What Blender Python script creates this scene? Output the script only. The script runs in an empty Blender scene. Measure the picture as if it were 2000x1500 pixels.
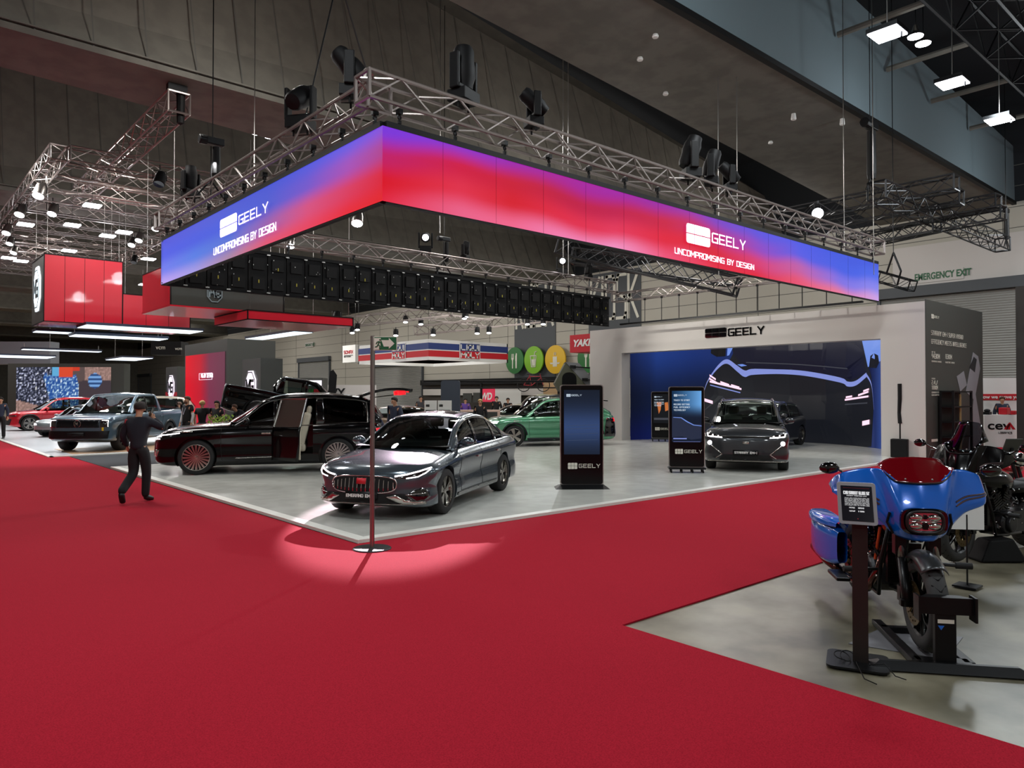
import bpy, bmesh, math, random
import numpy as np
from mathutils import Vector, Matrix, Euler
from mathutils.bvhtree import BVHTree
from mathutils.geometry import tessellate_polygon
random.seed(7)
S = bpy.context.scene
PI = math.pi

# ------------------------------------------------ camera (1.8 m above the floor, hall axes = world axes)
FPX = 1430.0; CAMH = 1.8; YAW = math.radians(48.7); PIT = math.atan(22/FPX)
cd = bpy.data.cameras.new('camera'); cam = bpy.data.objects.new('camera', cd); S.collection.objects.link(cam)
cam.location = (0, 0, CAMH); cam.rotation_euler = (PI/2+PIT, 0, YAW-PI/2)
cd.sensor_width = 36; cd.lens = 36*FPX/2000; cd.clip_end = 400
S.camera = cam
# ------------------------------------------------ world, view
w = bpy.data.worlds.new('world'); S.world = w; w.use_nodes = True
w.node_tree.nodes['Background'].inputs[0].default_value = (.035, .04, .045, 1)
w.node_tree.nodes['Background'].inputs[1].default_value = .6
S.view_settings.view_transform = 'Standard'; S.view_settings.look = 'None'
S.view_settings.gamma = 1; S.view_settings.use_curve_mapping = False; S.view_settings.exposure = 0

def lamp(kind, name, loc, target=None, power=100, color=(1,1,1), size=.3, spot=40, blend=.3):
    d = bpy.data.lights.new(name, kind); o = bpy.data.objects.new(name, d); S.collection.objects.link(o)
    d.energy = power; d.color = color
    if kind == 'AREA': d.size = size
    else: d.shadow_soft_size = size
    if kind == 'SPOT': d.spot_size = math.radians(spot); d.spot_blend = blend
    o.location = loc
    if target is not None:
        o.rotation_euler = (Vector(target)-Vector(loc)).to_track_quat('-Z', 'Y').to_euler()
    return o
# hall high bays on a coarse grid, with added point lights to brighten the ceiling
for x in (-8, 2, 12, 22, 32):
    for y in (-6, 5.9):
        lamp('AREA', 'high_bay_light', (x, y, 9.05), None, 250, (.93, .98, 1), 1.6)
        lamp('POINT', 'ceiling_fill', (x, y, 9.3), None, 330, (.88, .96, 1), .4)
for x in (3, 15, 27):
    for y in (17.5, 30, 44, 60, 80, 104):
        lamp('AREA', 'high_bay_light', (x, y, 9.8), None, 420 if y < 40 else 700, (1, .97, .93), 2.0)
        if y < 110: lamp('POINT', 'ceiling_fill', (x+4, y-1, 10.2), None, 420, (1, .95, .9), .4)  # the point light is added fill for the dark roof, away from any fixture
# stand spotlights, most at a moving head on the trusses
lamp('SPOT', 'stand_spotlight', (12.6, 18.25, 5.6), (6.1, 9.5, 0), 30000, (1, .76, .9), .04, 14, .3)  # hung below its moving head to lengthen the saloon's cast shadow
lamp('SPOT', 'stand_spotlight', (19.2, 18.3, 6.3), (8.0, 12.5, 0), 2200, (.95, .98, 1), .06, 30, .35)
lamp('SPOT', 'stand_spotlight', (5.3, 11.1, 6.5), (9, 13, 0), 900, (1, .97, .93), .05, 50, .4)
lamp('SPOT', 'stand_spotlight', (6.6, 8.6, 6.6), (8, 17, 0), 1300, (.95, .98, 1), .05, 34, .3)
lamp('SPOT', 'stand_spotlight', (12.3, 8.6, 6.6), (15.8, 10.5, 0), 1300, (.95, .98, 1), .05, 40, .3)
lamp('SPOT', 'stand_spotlight', (13.2, 8.6, 6.6), (17.5, 17.5, 0), 2000, (1, 1, 1), .05, 36, .3)
lamp('SPOT', 'stand_spotlight', (8.0, 8.6, 6.5), (12.5, 12.0, 0), 900, (1, 1, 1), .05, 45, .4)
lamp('SPOT', 'stand_spotlight', (5.3, 15.3, 6.6), (7.0, 17.0, 0), 700, (1, 1, 1), .05, 60, .4)
lamp('SPOT', 'stand_spotlight', (14.2, 18.3, 6.6), (21.8, 13, 3.0), 1500, (1, .97, .9), .05, 60, .6)
lamp('SPOT', 'stand_spotlight', (6.2, 25.9, 8.9), (5.8, 28.9, 5.0), 700, (1, .96, .94), .05, 60, .5)  # added to brighten the red hanging box, no moving head here
for x, y in ((6, 27), (9, 34), (12, 30), (7, 42)):
    lamp('SPOT', 'stand_spotlight', (x, y, 9.0), (x-.5, y-1, 0), 2500, (.96, .98, 1), .1, 60, .5)

# ------------------------------------------------ survey helpers: a sight line through a photo point meets a known wall or floor
def ray(x, y):
    F = Vector((math.cos(YAW)*math.cos(PIT), math.sin(YAW)*math.cos(PIT), math.sin(PIT)))
    R = Vector((math.sin(YAW), -math.cos(YAW), 0)); U = R.cross(F)
    return F+R*((x-1000)/FPX)+U*((750-y)/FPX)
CO = Vector((0, 0, CAMH))
def G(x, y, z=0.): r = ray(x, y); return CO+r*((z-CAMH)/r.z)
def PX(x, y, X): r = ray(x, y); return CO+r*(X/r.x)
def PY(x, y, Y): r = ray(x, y); return CO+r*(Y/r.y)
def DP(x, y, d): return CO+ray(x, y)*d

# ------------------------------------------------ materials
def lin(c):
    if isinstance(c, str): c = [int(c[i:i+2], 16)/255 for i in (0, 2, 4)]
    return tuple((v/12.92 if v <= .04045 else ((v+.055)/1.055)**2.4) for v in c[:3])
M = {}
def mat(name, col='808080', rough=.5, metal=0, emit=0, ecol=None, coat=0, spec=.5, bump=None, noise=None, alpha=None):
    if name in M: return M[name]
    m = bpy.data.materials.new(name); m.use_nodes = True; nt = m.node_tree; b = nt.nodes['Principled BSDF']
    c = lin(col); b.inputs['Base Color'].default_value = (*c, 1)
    b.inputs['Roughness'].default_value = rough; b.inputs['Metallic'].default_value = metal
    b.inputs['Specular IOR Level'].default_value = spec
    b.inputs['Coat Weight'].default_value = coat; b.inputs['Coat Roughness'].default_value = .03
    if emit: b.inputs['Emission Color'].default_value = (*lin(ecol or col), 1); b.inputs['Emission Strength'].default_value = emit
    if noise:   # (scale, second colour, detail, low, high)
        tc = nt.nodes.new('ShaderNodeTexCoord'); n = nt.nodes.new('ShaderNodeTexNoise'); r = nt.nodes.new('ShaderNodeValToRGB')
        n.inputs['Scale'].default_value = noise[0]; n.inputs['Detail'].default_value = noise[2]
        nt.links.new(tc.outputs['Object'], n.inputs['Vector']); nt.links.new(n.outputs['Fac'], r.inputs['Fac'])
        r.color_ramp.elements[0].position = noise[3]; r.color_ramp.elements[1].position = noise[4]
        r.color_ramp.elements[0].color = (*c, 1); r.color_ramp.elements[1].color = (*lin(noise[1]), 1)
        nt.links.new(r.outputs['Color'], b.inputs['Base Color'])
    if bump:
        tc = nt.nodes.new('ShaderNodeTexCoord'); n = nt.nodes.new('ShaderNodeTexNoise'); bp = nt.nodes.new('ShaderNodeBump')
        n.inputs['Scale'].default_value = bump[0]; n.inputs['Detail'].default_value = 4; bp.inputs['Strength'].default_value = bump[1]
        nt.links.new(tc.outputs['Object'], n.inputs['Vector']); nt.links.new(n.outputs['Fac'], bp.inputs['Height'])
        nt.links.new(bp.outputs['Normal'], b.inputs['Normal'])
    M[name] = m; return m
def glass(name, col, clear=.6, rough=.03):
    m = bpy.data.materials.new(name); m.use_nodes = True; nt = m.node_tree; nt.nodes.clear()
    o = nt.nodes.new('ShaderNodeOutputMaterial'); t = nt.nodes.new('ShaderNodeBsdfTransparent'); g = nt.nodes.new('ShaderNodeBsdfGlossy')
    f = nt.nodes.new('ShaderNodeFresnel'); mx = nt.nodes.new('ShaderNodeMixShader')
    t.inputs[0].default_value = (*[clear*v for v in lin(col)], 1); g.inputs['Roughness'].default_value = rough
    f.inputs['IOR'].default_value = 1.5
    nt.links.new(f.outputs[0], mx.inputs[0]); nt.links.new(t.outputs[0], mx.inputs[1]); nt.links.new(g.outputs[0], mx.inputs[2])
    nt.links.new(mx.outputs[0], o.inputs['Surface']); M[name] = m; return m
def screenmat(name, strength=1., attr='picture', base=.02):
    m = bpy.data.materials.new(name); m.use_nodes = True; nt = m.node_tree; b = nt.nodes['Principled BSDF']
    a = nt.nodes.new('ShaderNodeVertexColor'); a.layer_name = attr
    b.inputs['Base Color'].default_value = (.004, .004, .004, 1); b.inputs['Roughness'].default_value = .5; b.inputs['Specular IOR Level'].default_value = .12
    nt.links.new(a.outputs['Color'], b.inputs['Emission Color']); b.inputs['Emission Strength'].default_value = strength
    M[name] = m; return m
mat('carpet', '8a1122', .95, spec=.08, bump=(420, .4), noise=(120, 'ac1b2e', 4, .3, .7))
mat('carpet_dark', '45474a', .95, spec=.1, bump=(300, .2))
mat('concrete', '4a4636', .33, noise=(1.3, '827c69', 8, .36, .62), bump=(30, .03))
mat('deck', 'b9b9b2', .22, spec=.5, noise=(3, 'c2c2bb', 2, .4, .6))
mat('deck_edge', 'd8d8d0', .4); mat('deck_mg', 'c9ccd0', .25); mat('deck_light_patch', 'b09070', .4)
mat('wall_panel', 'b4b0a4', .7); mat('wall_groove', '5c5b56', .8); mat('dark_panel', '484c50', .6)
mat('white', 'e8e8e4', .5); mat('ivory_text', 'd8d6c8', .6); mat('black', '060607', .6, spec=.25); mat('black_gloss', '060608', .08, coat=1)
mat('black_metal', '101113', .4, metal=.5); mat('beam', '6a675f', .85, noise=(2, '726f66', 3, .4, .6))
mat('beam_soffit', '6a6860', .85, noise=(1.5, '5e5c55', 4, .4, .6)); mat('beam_light', '66757b', .8); mat('roof_dark', '1c2024', .9)
mat('alu', '9a918d', .38, metal=.85); mat('alu_dark', '2a2b2d', .4, metal=.7); mat('chrome', 'd8d8d8', .08, metal=1)
mat('steel', 'a09c98', .3, metal=1); mat('rubber', '141414', .75); mat('shutter', '9a9a96', .5, metal=.3)
mat('lamp_white', 'ffffff', .5, emit=14, ecol='f4f8ff'); mat('lamp_warm', 'ffffff', .5, emit=12, ecol='ffe0c0')
mat('panel_light', 'ffffff', .5, emit=1.6, ecol='dcf2ff'); mat('led_white', 'ffffff', .4, emit=1.0, ecol='fbe8ff')
mat('wallwhite', 'c2bdb8', .55); mat('booth_dark', '3a3c38', .45); mat('red_panel', 'd01c32', .3, coat=.3); mat('red_plain', 'c01022', .5)
mat('navy', '14161f', .8); mat('totem_black', '050506', .22, spec=.25); mat('stand_black', '050505', .7, spec=.2); mat('skin', 'b98a6c', .55); mat('hair_dark', '1c1410', .8); mat('hair_blond', 'c8a468', .7)

# ------------------------------------------------ mesh builder
class MB:
    def __init__(s): s.v = []; s.f = []; s.c = None
    def add(s, vs, fs):
        n = len(s.v); s.v += [tuple(p) for p in vs]; s.f += [tuple(n+i for i in f) for f in fs]; return s
    def box(s, a, b):
        x0, y0, z0 = a; x1, y1, z1 = b
        return s.add([(x0,y0,z0),(x1,y0,z0),(x1,y1,z0),(x0,y1,z0),(x0,y0,z1),(x1,y0,z1),(x1,y1,z1),(x0,y1,z1)],
                     [(0,3,2,1),(4,5,6,7),(0,1,5,4),(1,2,6,5),(2,3,7,6),(3,0,4,7)])
    def obox(s, c, sz, mt=None):
        n = len(s.v); h = [q/2 for q in sz]; s.box([-q for q in h], h)
        mt = (Matrix.Translation(c) @ mt.to_4x4()) if mt is not None else Matrix.Translation(c)
        for i in range(n, len(s.v)): s.v[i] = tuple(mt @ Vector(s.v[i]))
        return s
    def tube(s, p0, p1, r, n=6, r2=None, cap=True):
        p0 = Vector(p0); p1 = Vector(p1); d = p1-p0
        if d.length < 1e-6: return s
        d.normalize(); a = d.orthogonal().normalized(); b = d.cross(a); r2 = r if r2 is None else r2
        vs = [p0+(a*math.cos(2*PI*i/n)+b*math.sin(2*PI*i/n))*r for i in range(n)]+[p1+(a*math.cos(2*PI*i/n)+b*math.sin(2*PI*i/n))*r2 for i in range(n)]
        fs = [(i, (i+1) % n, n+(i+1) % n, n+i) for i in range(n)]
        if cap: fs += [tuple(range(n-1, -1, -1)), tuple(range(n, 2*n))]
        return s.add(vs, fs)
    def path(s, pts, r, n=8, closed=False):
        pts = [Vector(p) for p in pts]; k = len(pts); rr = r if isinstance(r, (list, tuple)) else [r]*k
        a = None; rings = []
        for i in range(k):
            d = (pts[(i+1) % k]-pts[i-1]) if (closed or 0 < i < k-1) else (pts[1]-pts[0] if i == 0 else pts[-1]-pts[-2])
            d.normalize()
            a = d.orthogonal().normalized() if a is None else (a-d*a.dot(d)).normalized()
            b = d.cross(a); rings.append([pts[i]+(a*math.cos(2*PI*j/n)+b*math.sin(2*PI*j/n))*rr[i] for j in range(n)])
        fs = [(i*n+j, i*n+(j+1) % n, ((i+1) % k)*n+(j+1) % n, ((i+1) % k)*n+j) for i in range(k if closed else k-1) for j in range(n)]
        if not closed: fs += [tuple(range(n-1, -1, -1)), tuple(range((k-1)*n, k*n))]
        return s.add([p for R in rings for p in R], fs)
    def grid(s, fn, nu, nv, closeu=False, flip=False):
        vs = [fn(i/nu, j/nv) for i in range(nu+(0 if closeu else 1)) for j in range(nv+1)]
        fs = []
        for i in range(nu):
            for j in range(nv):
                i2 = (i+1) % nu if closeu else i+1
                q = (i*(nv+1)+j, i2*(nv+1)+j, i2*(nv+1)+j+1, i*(nv+1)+j+1); fs.append(q[::-1] if flip else q)
        return s.add(vs, fs)
    def lathe(s, prof, c=(0,0,0), axis='z', n=24):   # prof: (radius, height)
        def fn(u, v):
            k = v*(len(prof)-1); r, h = prof[int(round(k))]; t = u*2*PI
            p = (r*math.cos(t), r*math.sin(t), h)
            if axis == 'y': p = (p[0], h, p[1])
            if axis == 'x': p = (h, p[0], p[1])
            return (p[0]+c[0], p[1]+c[1], p[2]+c[2])
        return s.grid(fn, n, len(prof)-1, True)
    def ell(s, c, r, n=14, m=8, mt=None):
        c = Vector(c)
        def fn(u, v):
            t = u*2*PI; p = v*PI; q = Vector((r[0]*math.sin(p)*math.cos(t), r[1]*math.sin(p)*math.sin(t), -r[2]*math.cos(p)))
            return tuple(c+((mt @ q) if mt is not None else q))
        return s.grid(fn, n, m, True)
    def prism(s, poly, fn, d):   # poly of 2-D points, fn(u,v,depth)->3-D, thickness d
        k = len(poly); vs = [fn(u, v, 0) for u, v in poly]+[fn(u, v, d) for u, v in poly]
        tri = tessellate_polygon([[Vector((u, v, 0)) for u, v in poly]])
        fs = [tuple(t) for t in tri]+[tuple(k+i for i in t[::-1]) for t in tri]
        fs += [(i, (i+1) % k, k+(i+1) % k, k+i) for i in range(k)]
        return s.add(vs, fs)
    def build(s, name, m, parent=None, smooth=False, world=True, bevel=0, weld=False, fixn=True, solid=0, sub=0):
        me = bpy.data.meshes.new(name); off = Vector(parent.location) if (parent and world) else Vector((0,0,0))
        if parent and world and parent.parent: off = off+Vector(parent.parent.location)
        me.from_pydata([tuple(Vector(p)-off) for p in s.v], [], s.f); me.validate(); me.update()
        if fixn or weld:
            bm = bmesh.new(); bm.from_mesh(me)
            if weld: bmesh.ops.remove_doubles(bm, verts=bm.verts, dist=1e-5)
            if fixn: bmesh.ops.recalc_face_normals(bm, faces=bm.faces)
            bm.to_mesh(me); bm.free()
        ms = m if isinstance(m, (list, tuple)) else [m]
        for q in ms: me.materials.append(M[q] if isinstance(q, str) else q)
        o = bpy.data.objects.new(name, me); S.collection.objects.link(o)
        if parent: o.parent = parent
        if smooth:
            for p in me.polygons: p.use_smooth = True
            if smooth is not True: me.set_sharp_from_angle(angle=math.radians(smooth))
        if bevel:
            b = o.modifiers.new('bevel', 'BEVEL'); b.width = bevel; b.segments = 2; b.limit_method = 'ANGLE'
        if solid: q = o.modifiers.new('solid', 'SOLIDIFY'); q.thickness = solid; q.offset = 0
        if sub: q = o.modifiers.new('sub', 'SUBSURF'); q.levels = sub; q.render_levels = sub
        return o
def multi(name, parts, parent):
    mb = MB(); idx = []
    for k, (q, m) in enumerate(parts): mb.add(q.v, q.f); idx += [k]*len(q.f)
    o = mb.build(name, [m for q, m in parts], parent, fixn=False)
    for p, k in zip(o.data.polygons, idx): p.material_index = k
    return o
def thing(name, label, cat, loc=(0,0,0), rz=0, group=None):
    o = bpy.data.objects.new(name, None); S.collection.objects.link(o); o.location = loc; o.rotation_euler = (0, 0, rz)
    o.empty_display_size = .2; o['label'] = label; o['category'] = cat
    if group: o['group'] = group
    return o
def tag(o, label, cat, group=None, kind=None):
    o['label'] = label; o['category'] = cat
    if group: o['group'] = group
    if kind: o['kind'] = kind
    return o
def struct(o): o['kind'] = 'structure'; return o
def copy_tree(o, parent=None):
    c = o.copy(); S.collection.objects.link(c)
    if parent: c.parent = parent
    for ch in list(o.children): copy_tree(ch, c)
    return c
def smooth01(t): t = max(0, min(1, t)); return t*t*(3-2*t)
def paint(o, fn, attr='picture'):
    me = o.data; a = me.color_attributes.new(attr, 'FLOAT_COLOR', 'POINT')
    for i, v in enumerate(me.vertices): a.data[i].color = (*fn(v.co), 1)
def interp(tab, x):
    if x <= tab[0][0]: return tab[0][1]
    for (a, va), (b, vb) in zip(tab, tab[1:]):
        if x <= b:
            t = (x-a)/(b-a); return tuple(p+(q-p)*t for p, q in zip(va, vb)) if isinstance(va, tuple) else va+(vb-va)*t
    return tab[-1][1]
def cmr(tab, x):   # monotone-ish cubic through (x,value)
    n = len(tab)
    if x <= tab[0][0]: return tab[0][1]
    if x >= tab[-1][0]: return tab[-1][1]
    for i in range(n-1):
        if x <= tab[i+1][0]: break
    def sl(k):
        if k == 0: return (tab[1][1]-tab[0][1])/(tab[1][0]-tab[0][0])
        if k == n-1: return (tab[-1][1]-tab[-2][1])/(tab[-1][0]-tab[-2][0])
        d0 = (tab[k][1]-tab[k-1][1])/(tab[k][0]-tab[k-1][0]); d1 = (tab[k+1][1]-tab[k][1])/(tab[k+1][0]-tab[k][0])
        return 0 if d0*d1 <= 0 else 2*d0*d1/(d0+d1)
    x0, y0 = tab[i]; x1, y1 = tab[i+1]; h = x1-x0; t = (x-x0)/h
    return (2*t**3-3*t**2+1)*y0+(t**3-2*t**2+t)*h*sl(i)+(-2*t**3+3*t**2)*y1+(t**3-t**2)*h*sl(i+1)

# ------------------------------------------------ lettering
FONT = {'A': [[(0,0),(0,.8),(.2,1),(.7,1),(.7,0)], [(0,.45),(.7,.45)]], 'B': [[(0,0),(0,1),(.6,1),(.7,.9),(.7,.6),(.6,.52),(.7,.44),(.7,.1),(.6,0),(0,0)], [(0,.52),(.6,.52)]],
 'C': [[(.7,1),(.1,1),(0,.9),(0,.1),(.1,0),(.7,0)]], 'D': [[(0,0),(0,1),(.55,1),(.7,.85),(.7,.15),(.55,0),(0,0)]],
 'E': [[(.68,1),(0,1),(0,0),(.68,0)], [(0,.5),(.6,.5)]], 'F': [[(.68,1),(0,1),(0,0)], [(0,.5),(.6,.5)]],
 'G': [[(.7,1),(.1,1),(0,.9),(0,.1),(.1,0),(.7,0),(.7,.48),(.35,.48)]], 'H': [[(0,0),(0,1)], [(.7,0),(.7,1)], [(0,.5),(.7,.5)]],
 'I': [[(.05,0),(.05,1)]], 'K': [[(0,0),(0,1)], [(.7,1),(.1,.5),(.7,0)]], 'L': [[(0,1),(0,0),(.65,0)]],
 'Q': [[(.1,0),(0,.1),(0,.9),(.1,1),(.6,1),(.7,.9),(.7,.1),(.6,0),(.1,0)], [(.45,.25),(.75,-.05)]], 'M': [[(0,0),(0,1),(.42,.35),(.85,1),(.85,0)]], 'N': [[(0,0),(0,1),(.7,0),(.7,1)]], 'O': [[(.1,0),(0,.1),(0,.9),(.1,1),(.6,1),(.7,.9),(.7,.1),(.6,0),(.1,0)]],
 'P': [[(0,0),(0,1),(.6,1),(.7,.9),(.7,.55),(.6,.45),(0,.45)]], 'R': [[(0,0),(0,1),(.6,1),(.7,.9),(.7,.55),(.6,.45),(0,.45)], [(.35,.45),(.7,0)]],
 'S': [[(.68,1),(.1,1),(0,.9),(0,.6),(.1,.52),(.6,.48),(.7,.4),(.7,.1),(.6,0),(0,0)]], 'T': [[(0,1),(.7,1)], [(.35,1),(.35,0)]],
 'U': [[(0,1),(0,.1),(.1,0),(.6,0),(.7,.1),(.7,1)]], 'V': [[(0,1),(.35,0),(.7,1)]], 'W': [[(0,1),(.2,0),(.45,.7),(.7,0),(.9,1)]], 'Y': [[(0,1),(.35,.45),(.7,1)], [(.35,.45),(.35,0)]],
 'X': [[(0,1),(.7,0)], [(0,0),(.7,1)]], 'J': [[(.6,1),(.6,.1),(.5,0),(0,0)]], '-': [[(.1,.5),(.5,.5)]], ' ': [], '0': [[(0,0),(0,1),(.6,1),(.6,0),(0,0)]],
 '4': [[(.5,0),(.5,1),(0,.3),(.65,.3)]], '2': [[(0,1),(.6,1),(.6,.55),(0,.45),(0,0),(.6,0)]], '1': [[(.1,.85),(.3,1),(.3,0)]], '8': [[(0,0),(0,1),(.6,1),(.6,0),(0,0)], [(0,.5),(.6,.5)]],
 '9': [[(.6,0),(.6,1),(0,1),(0,.5),(.6,.5)]], '3': [[(0,1),(.6,1),(.6,0),(0,0)], [(.1,.5),(.6,.5)]], '/': [[(0,0),(.5,1)]], '.': [[(.05,0),(.05,.08)]], '5': [[(.6,1),(0,1),(0,.55),(.6,.5),(.6,0),(0,0)]], '7': [[(0,1),(.6,1),(.2,0)]]}
def stroke_text(mb, txt, org, ux, uz, h, w=.14, asp=.9, n=(0,0,0), th=.006, gap=.28):
    """square letters: org lower-left, ux direction of reading, uz up, height h"""
    ux = Vector(ux).normalized(); uz = Vector(uz).normalized(); nn = Vector(n) if Vector(n).length else ux.cross(uz)
    nn.normalize(); x = 0; org = Vector(org); hw = w*h/2
    for ch in txt:
        st = FONT.get(ch, []); wd = {'I': .1, 'M': .85, 'W': .9, ' ': .4, '.': .1}.get(ch, .7)
        for ln in st:
            for (a, b), (c, d) in zip(ln, ln[1:]):
                p = org+ux*((x+a)*h*asp)+uz*(b*(h-2*hw)+hw); q = org+ux*((x+c)*h*asp)+uz*(d*(h-2*hw)+hw)
                t = (q-p)
                if t.length < 1e-6: continue
                t.normalize(); s = t.cross(nn)*hw; p = p-t*hw; q = q+t*hw
                mb.add([p-s, q-s, q+s, p+s, p-s+nn*th, q-s+nn*th, q+s+nn*th, p+s+nn*th], [(0,3,2,1),(4,5,6,7),(0,1,5,4),(1,2,6,5),(2,3,7,6),(3,0,4,7)])
        x += wd+gap
    return x*h*asp
def text_w(txt, h, asp=.9, gap=.28):
    return sum({'I': .1, 'M': .85, 'W': .9, ' ': .4, '.': .1}.get(c, .7)+gap for c in txt)*h*asp-gap*h*asp
def rrect(x0, y0, x1, y1, r, corners=(1,1,1,1), n=4):
    pts = []
    for k, (cx, cy, a0) in enumerate(((x0, y0, PI), (x1, y0, 1.5*PI), (x1, y1, 0), (x0, y1, .5*PI))):
        if not corners[k]: pts.append((cx, cy)); continue
        ccx = cx+(r if cx == x0 else -r); ccy = cy+(r if cy == y0 else -r)
        for i in range(n+1): a = a0+i*PI/2/n; pts.append((ccx+r*math.cos(a), ccy+r*math.sin(a)))
    return pts
def tile_logo(mb, org, ux, uz, h, th=.006, asp=1.5):
    """six rounded tiles in two rows"""
    ux = Vector(ux).normalized(); uz = Vector(uz).normalized(); nn = ux.cross(uz); org = Vector(org); w = h*asp; g = h*.05
    fn = lambda u, v, d: tuple(org+ux*u+uz*v+nn*(d*th))
    for i in range(3):
        for j in range(2):
            x0 = i*w/3+g/2; x1 = (i+1)*w/3-g/2; y0 = j*h/2+g/2; y1 = (j+1)*h/2-g/2
            c = [0, 0, 0, 0]
            if i == 0 and j == 0: c[0] = 1
            if i == 2 and j == 0: c[1] = 1
            if i == 2 and j == 1: c[2] = 1
            if i == 0 and j == 1: c[3] = 1
            mb.prism(rrect(x0, y0, x1, y1, h*.14, c), fn, 1)
    return w
def font_text(name, txt, m, org, ux, uz, h, parent=None, ext=.004, align='LEFT', sx=1.0, shear=0, bold=0):
    cu = bpy.data.curves.new(name, 'FONT'); cu.body = txt; cu.extrude = ext; cu.size = h*1.37; cu.align_x = align; cu.shear = shear; cu.offset = bold
    t = bpy.data.objects.new(name, cu); S.collection.objects.link(t); bpy.context.view_layer.update()
    me = bpy.data.meshes.new_from_object(t.evaluated_get(bpy.context.evaluated_depsgraph_get()))
    bpy.data.objects.remove(t); bpy.data.curves.remove(cu); me.name = name
    ux = Vector(ux).normalized(); uz = Vector(uz).normalized(); nn = ux.cross(uz); mt = Matrix((ux*sx, uz, nn)).transposed().to_4x4()
    off = Vector(parent.location) if parent else Vector((0,0,0))
    if parent and parent.parent: off = off+Vector(parent.parent.location)
    mt = Matrix.Translation(Vector(org)-off) @ mt
    me.transform(mt); me.materials.clear(); me.materials.append(M[m])
    o = bpy.data.objects.new(name, me); S.collection.objects.link(o)
    if parent: o.parent = parent
    return o

# ------------------------------------------------ truss
def truss_mesh(mb, p0, p1, s=.3, rc=.025, rb=.012, seg=None, n=6, updir=(0,0,1), nb=4):
    p0 = Vector(p0); p1 = Vector(p1); d = p1-p0; L = d.length; d.normalize(); up = Vector(updir); up = (up-d*up.dot(d)).normalized(); sd = d.cross(up)
    h = s/2; cs = [(sd*a+up*b)*h for a, b in ((-1,-1),(1,-1),(1,1),(-1,1))]
    for c in cs: mb.tube(p0+c, p1+c, rc, n)
    k = max(1, round(L/(seg or s*1.15)))
    for f in range(4):
        a, b = cs[f], cs[(f+1) % 4]
        for i in range(k):
            q0 = p0+d*(L*i/k); q1 = p0+d*(L*(i+1)/k)
            if (i+f) % 2: mb.tube(q0+a, q1+b, rb, nb, cap=False)
            else: mb.tube(q0+b, q1+a, rb, nb, cap=False)
        for q in (p0, p1): mb.tube(q+a, q+b, rc, n)
    return mb
# ================================================= THE HALL
XW = 38.0
struct(MB().box((-18, -16, -.3), (XW, 150, -.012)).build('floor', 'concrete'))
def slab(name, poly, z, m, lo=-.011):
    return struct(MB().prism(poly, lambda u, v, d: (u, v, lo+(z-lo)*d), 1).build(name, m))
tag(MB().prism([(-17.8, -15.8), (4.45, -15.8), (4.45, 3.76), (21.5, 3.72), (27.2, 4.9), (27.2, -9), (37.9, -9), (37.9, 7.92), (27.1, 7.92), (27.1, 7.6), (22, 7.6), (22, 7.92), (4.46, 7.92), (4.4, 40), (4.2, 149), (-17.8, 149)], lambda u, v, d: (u, v, -.011+.013*d), 1).build('carpet', 'carpet'),
    'red carpet running along both aisles around the white car stand', 'carpet')
tag(MB().prism([(4.46, 20.0), (37.9, 20.0), (37.9, 24.85), (4.46, 24.85)], lambda u, v, d: (u, v, -.011+.012*d), 1).build('carpet', 'carpet_dark'), 'dark grey carpet aisle between the white stand and the pickup stand', 'carpet')
# end wall with horizontal board joints, openings kept as doors
ew = MB().box((XW, -16, 0), (XW+.4, 150, 10.35)).build('wall_end', 'wall_panel'); struct(ew); struct(MB().box((XW, -16, 10.35), (XW+.4, 150, 17.5)).build('wall_upper', 'roof_dark'))
g = MB()
for i in range(1, 14): g.box((XW-.012, -16, i*.92), (XW, 150, i*.92+.03))
for y in range(-14, 150, 12): g.box((XW-.012, y, 0), (XW, y+.03, 10.6))
struct(g.build('trim_1', 'wall_groove'))
struct(MB().box((-18.4, -16, 0), (-18, 150, 20)).build('wall_back', 'wall_panel'))
struct(MB().box((-18, -16.4, 0), (XW, -16, 20)).build('wall_right', 'wall_panel'))
struct(MB().box((-18, 150, 0), (XW, 150.4, 20)).build('wall_left', 'beam'))
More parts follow.
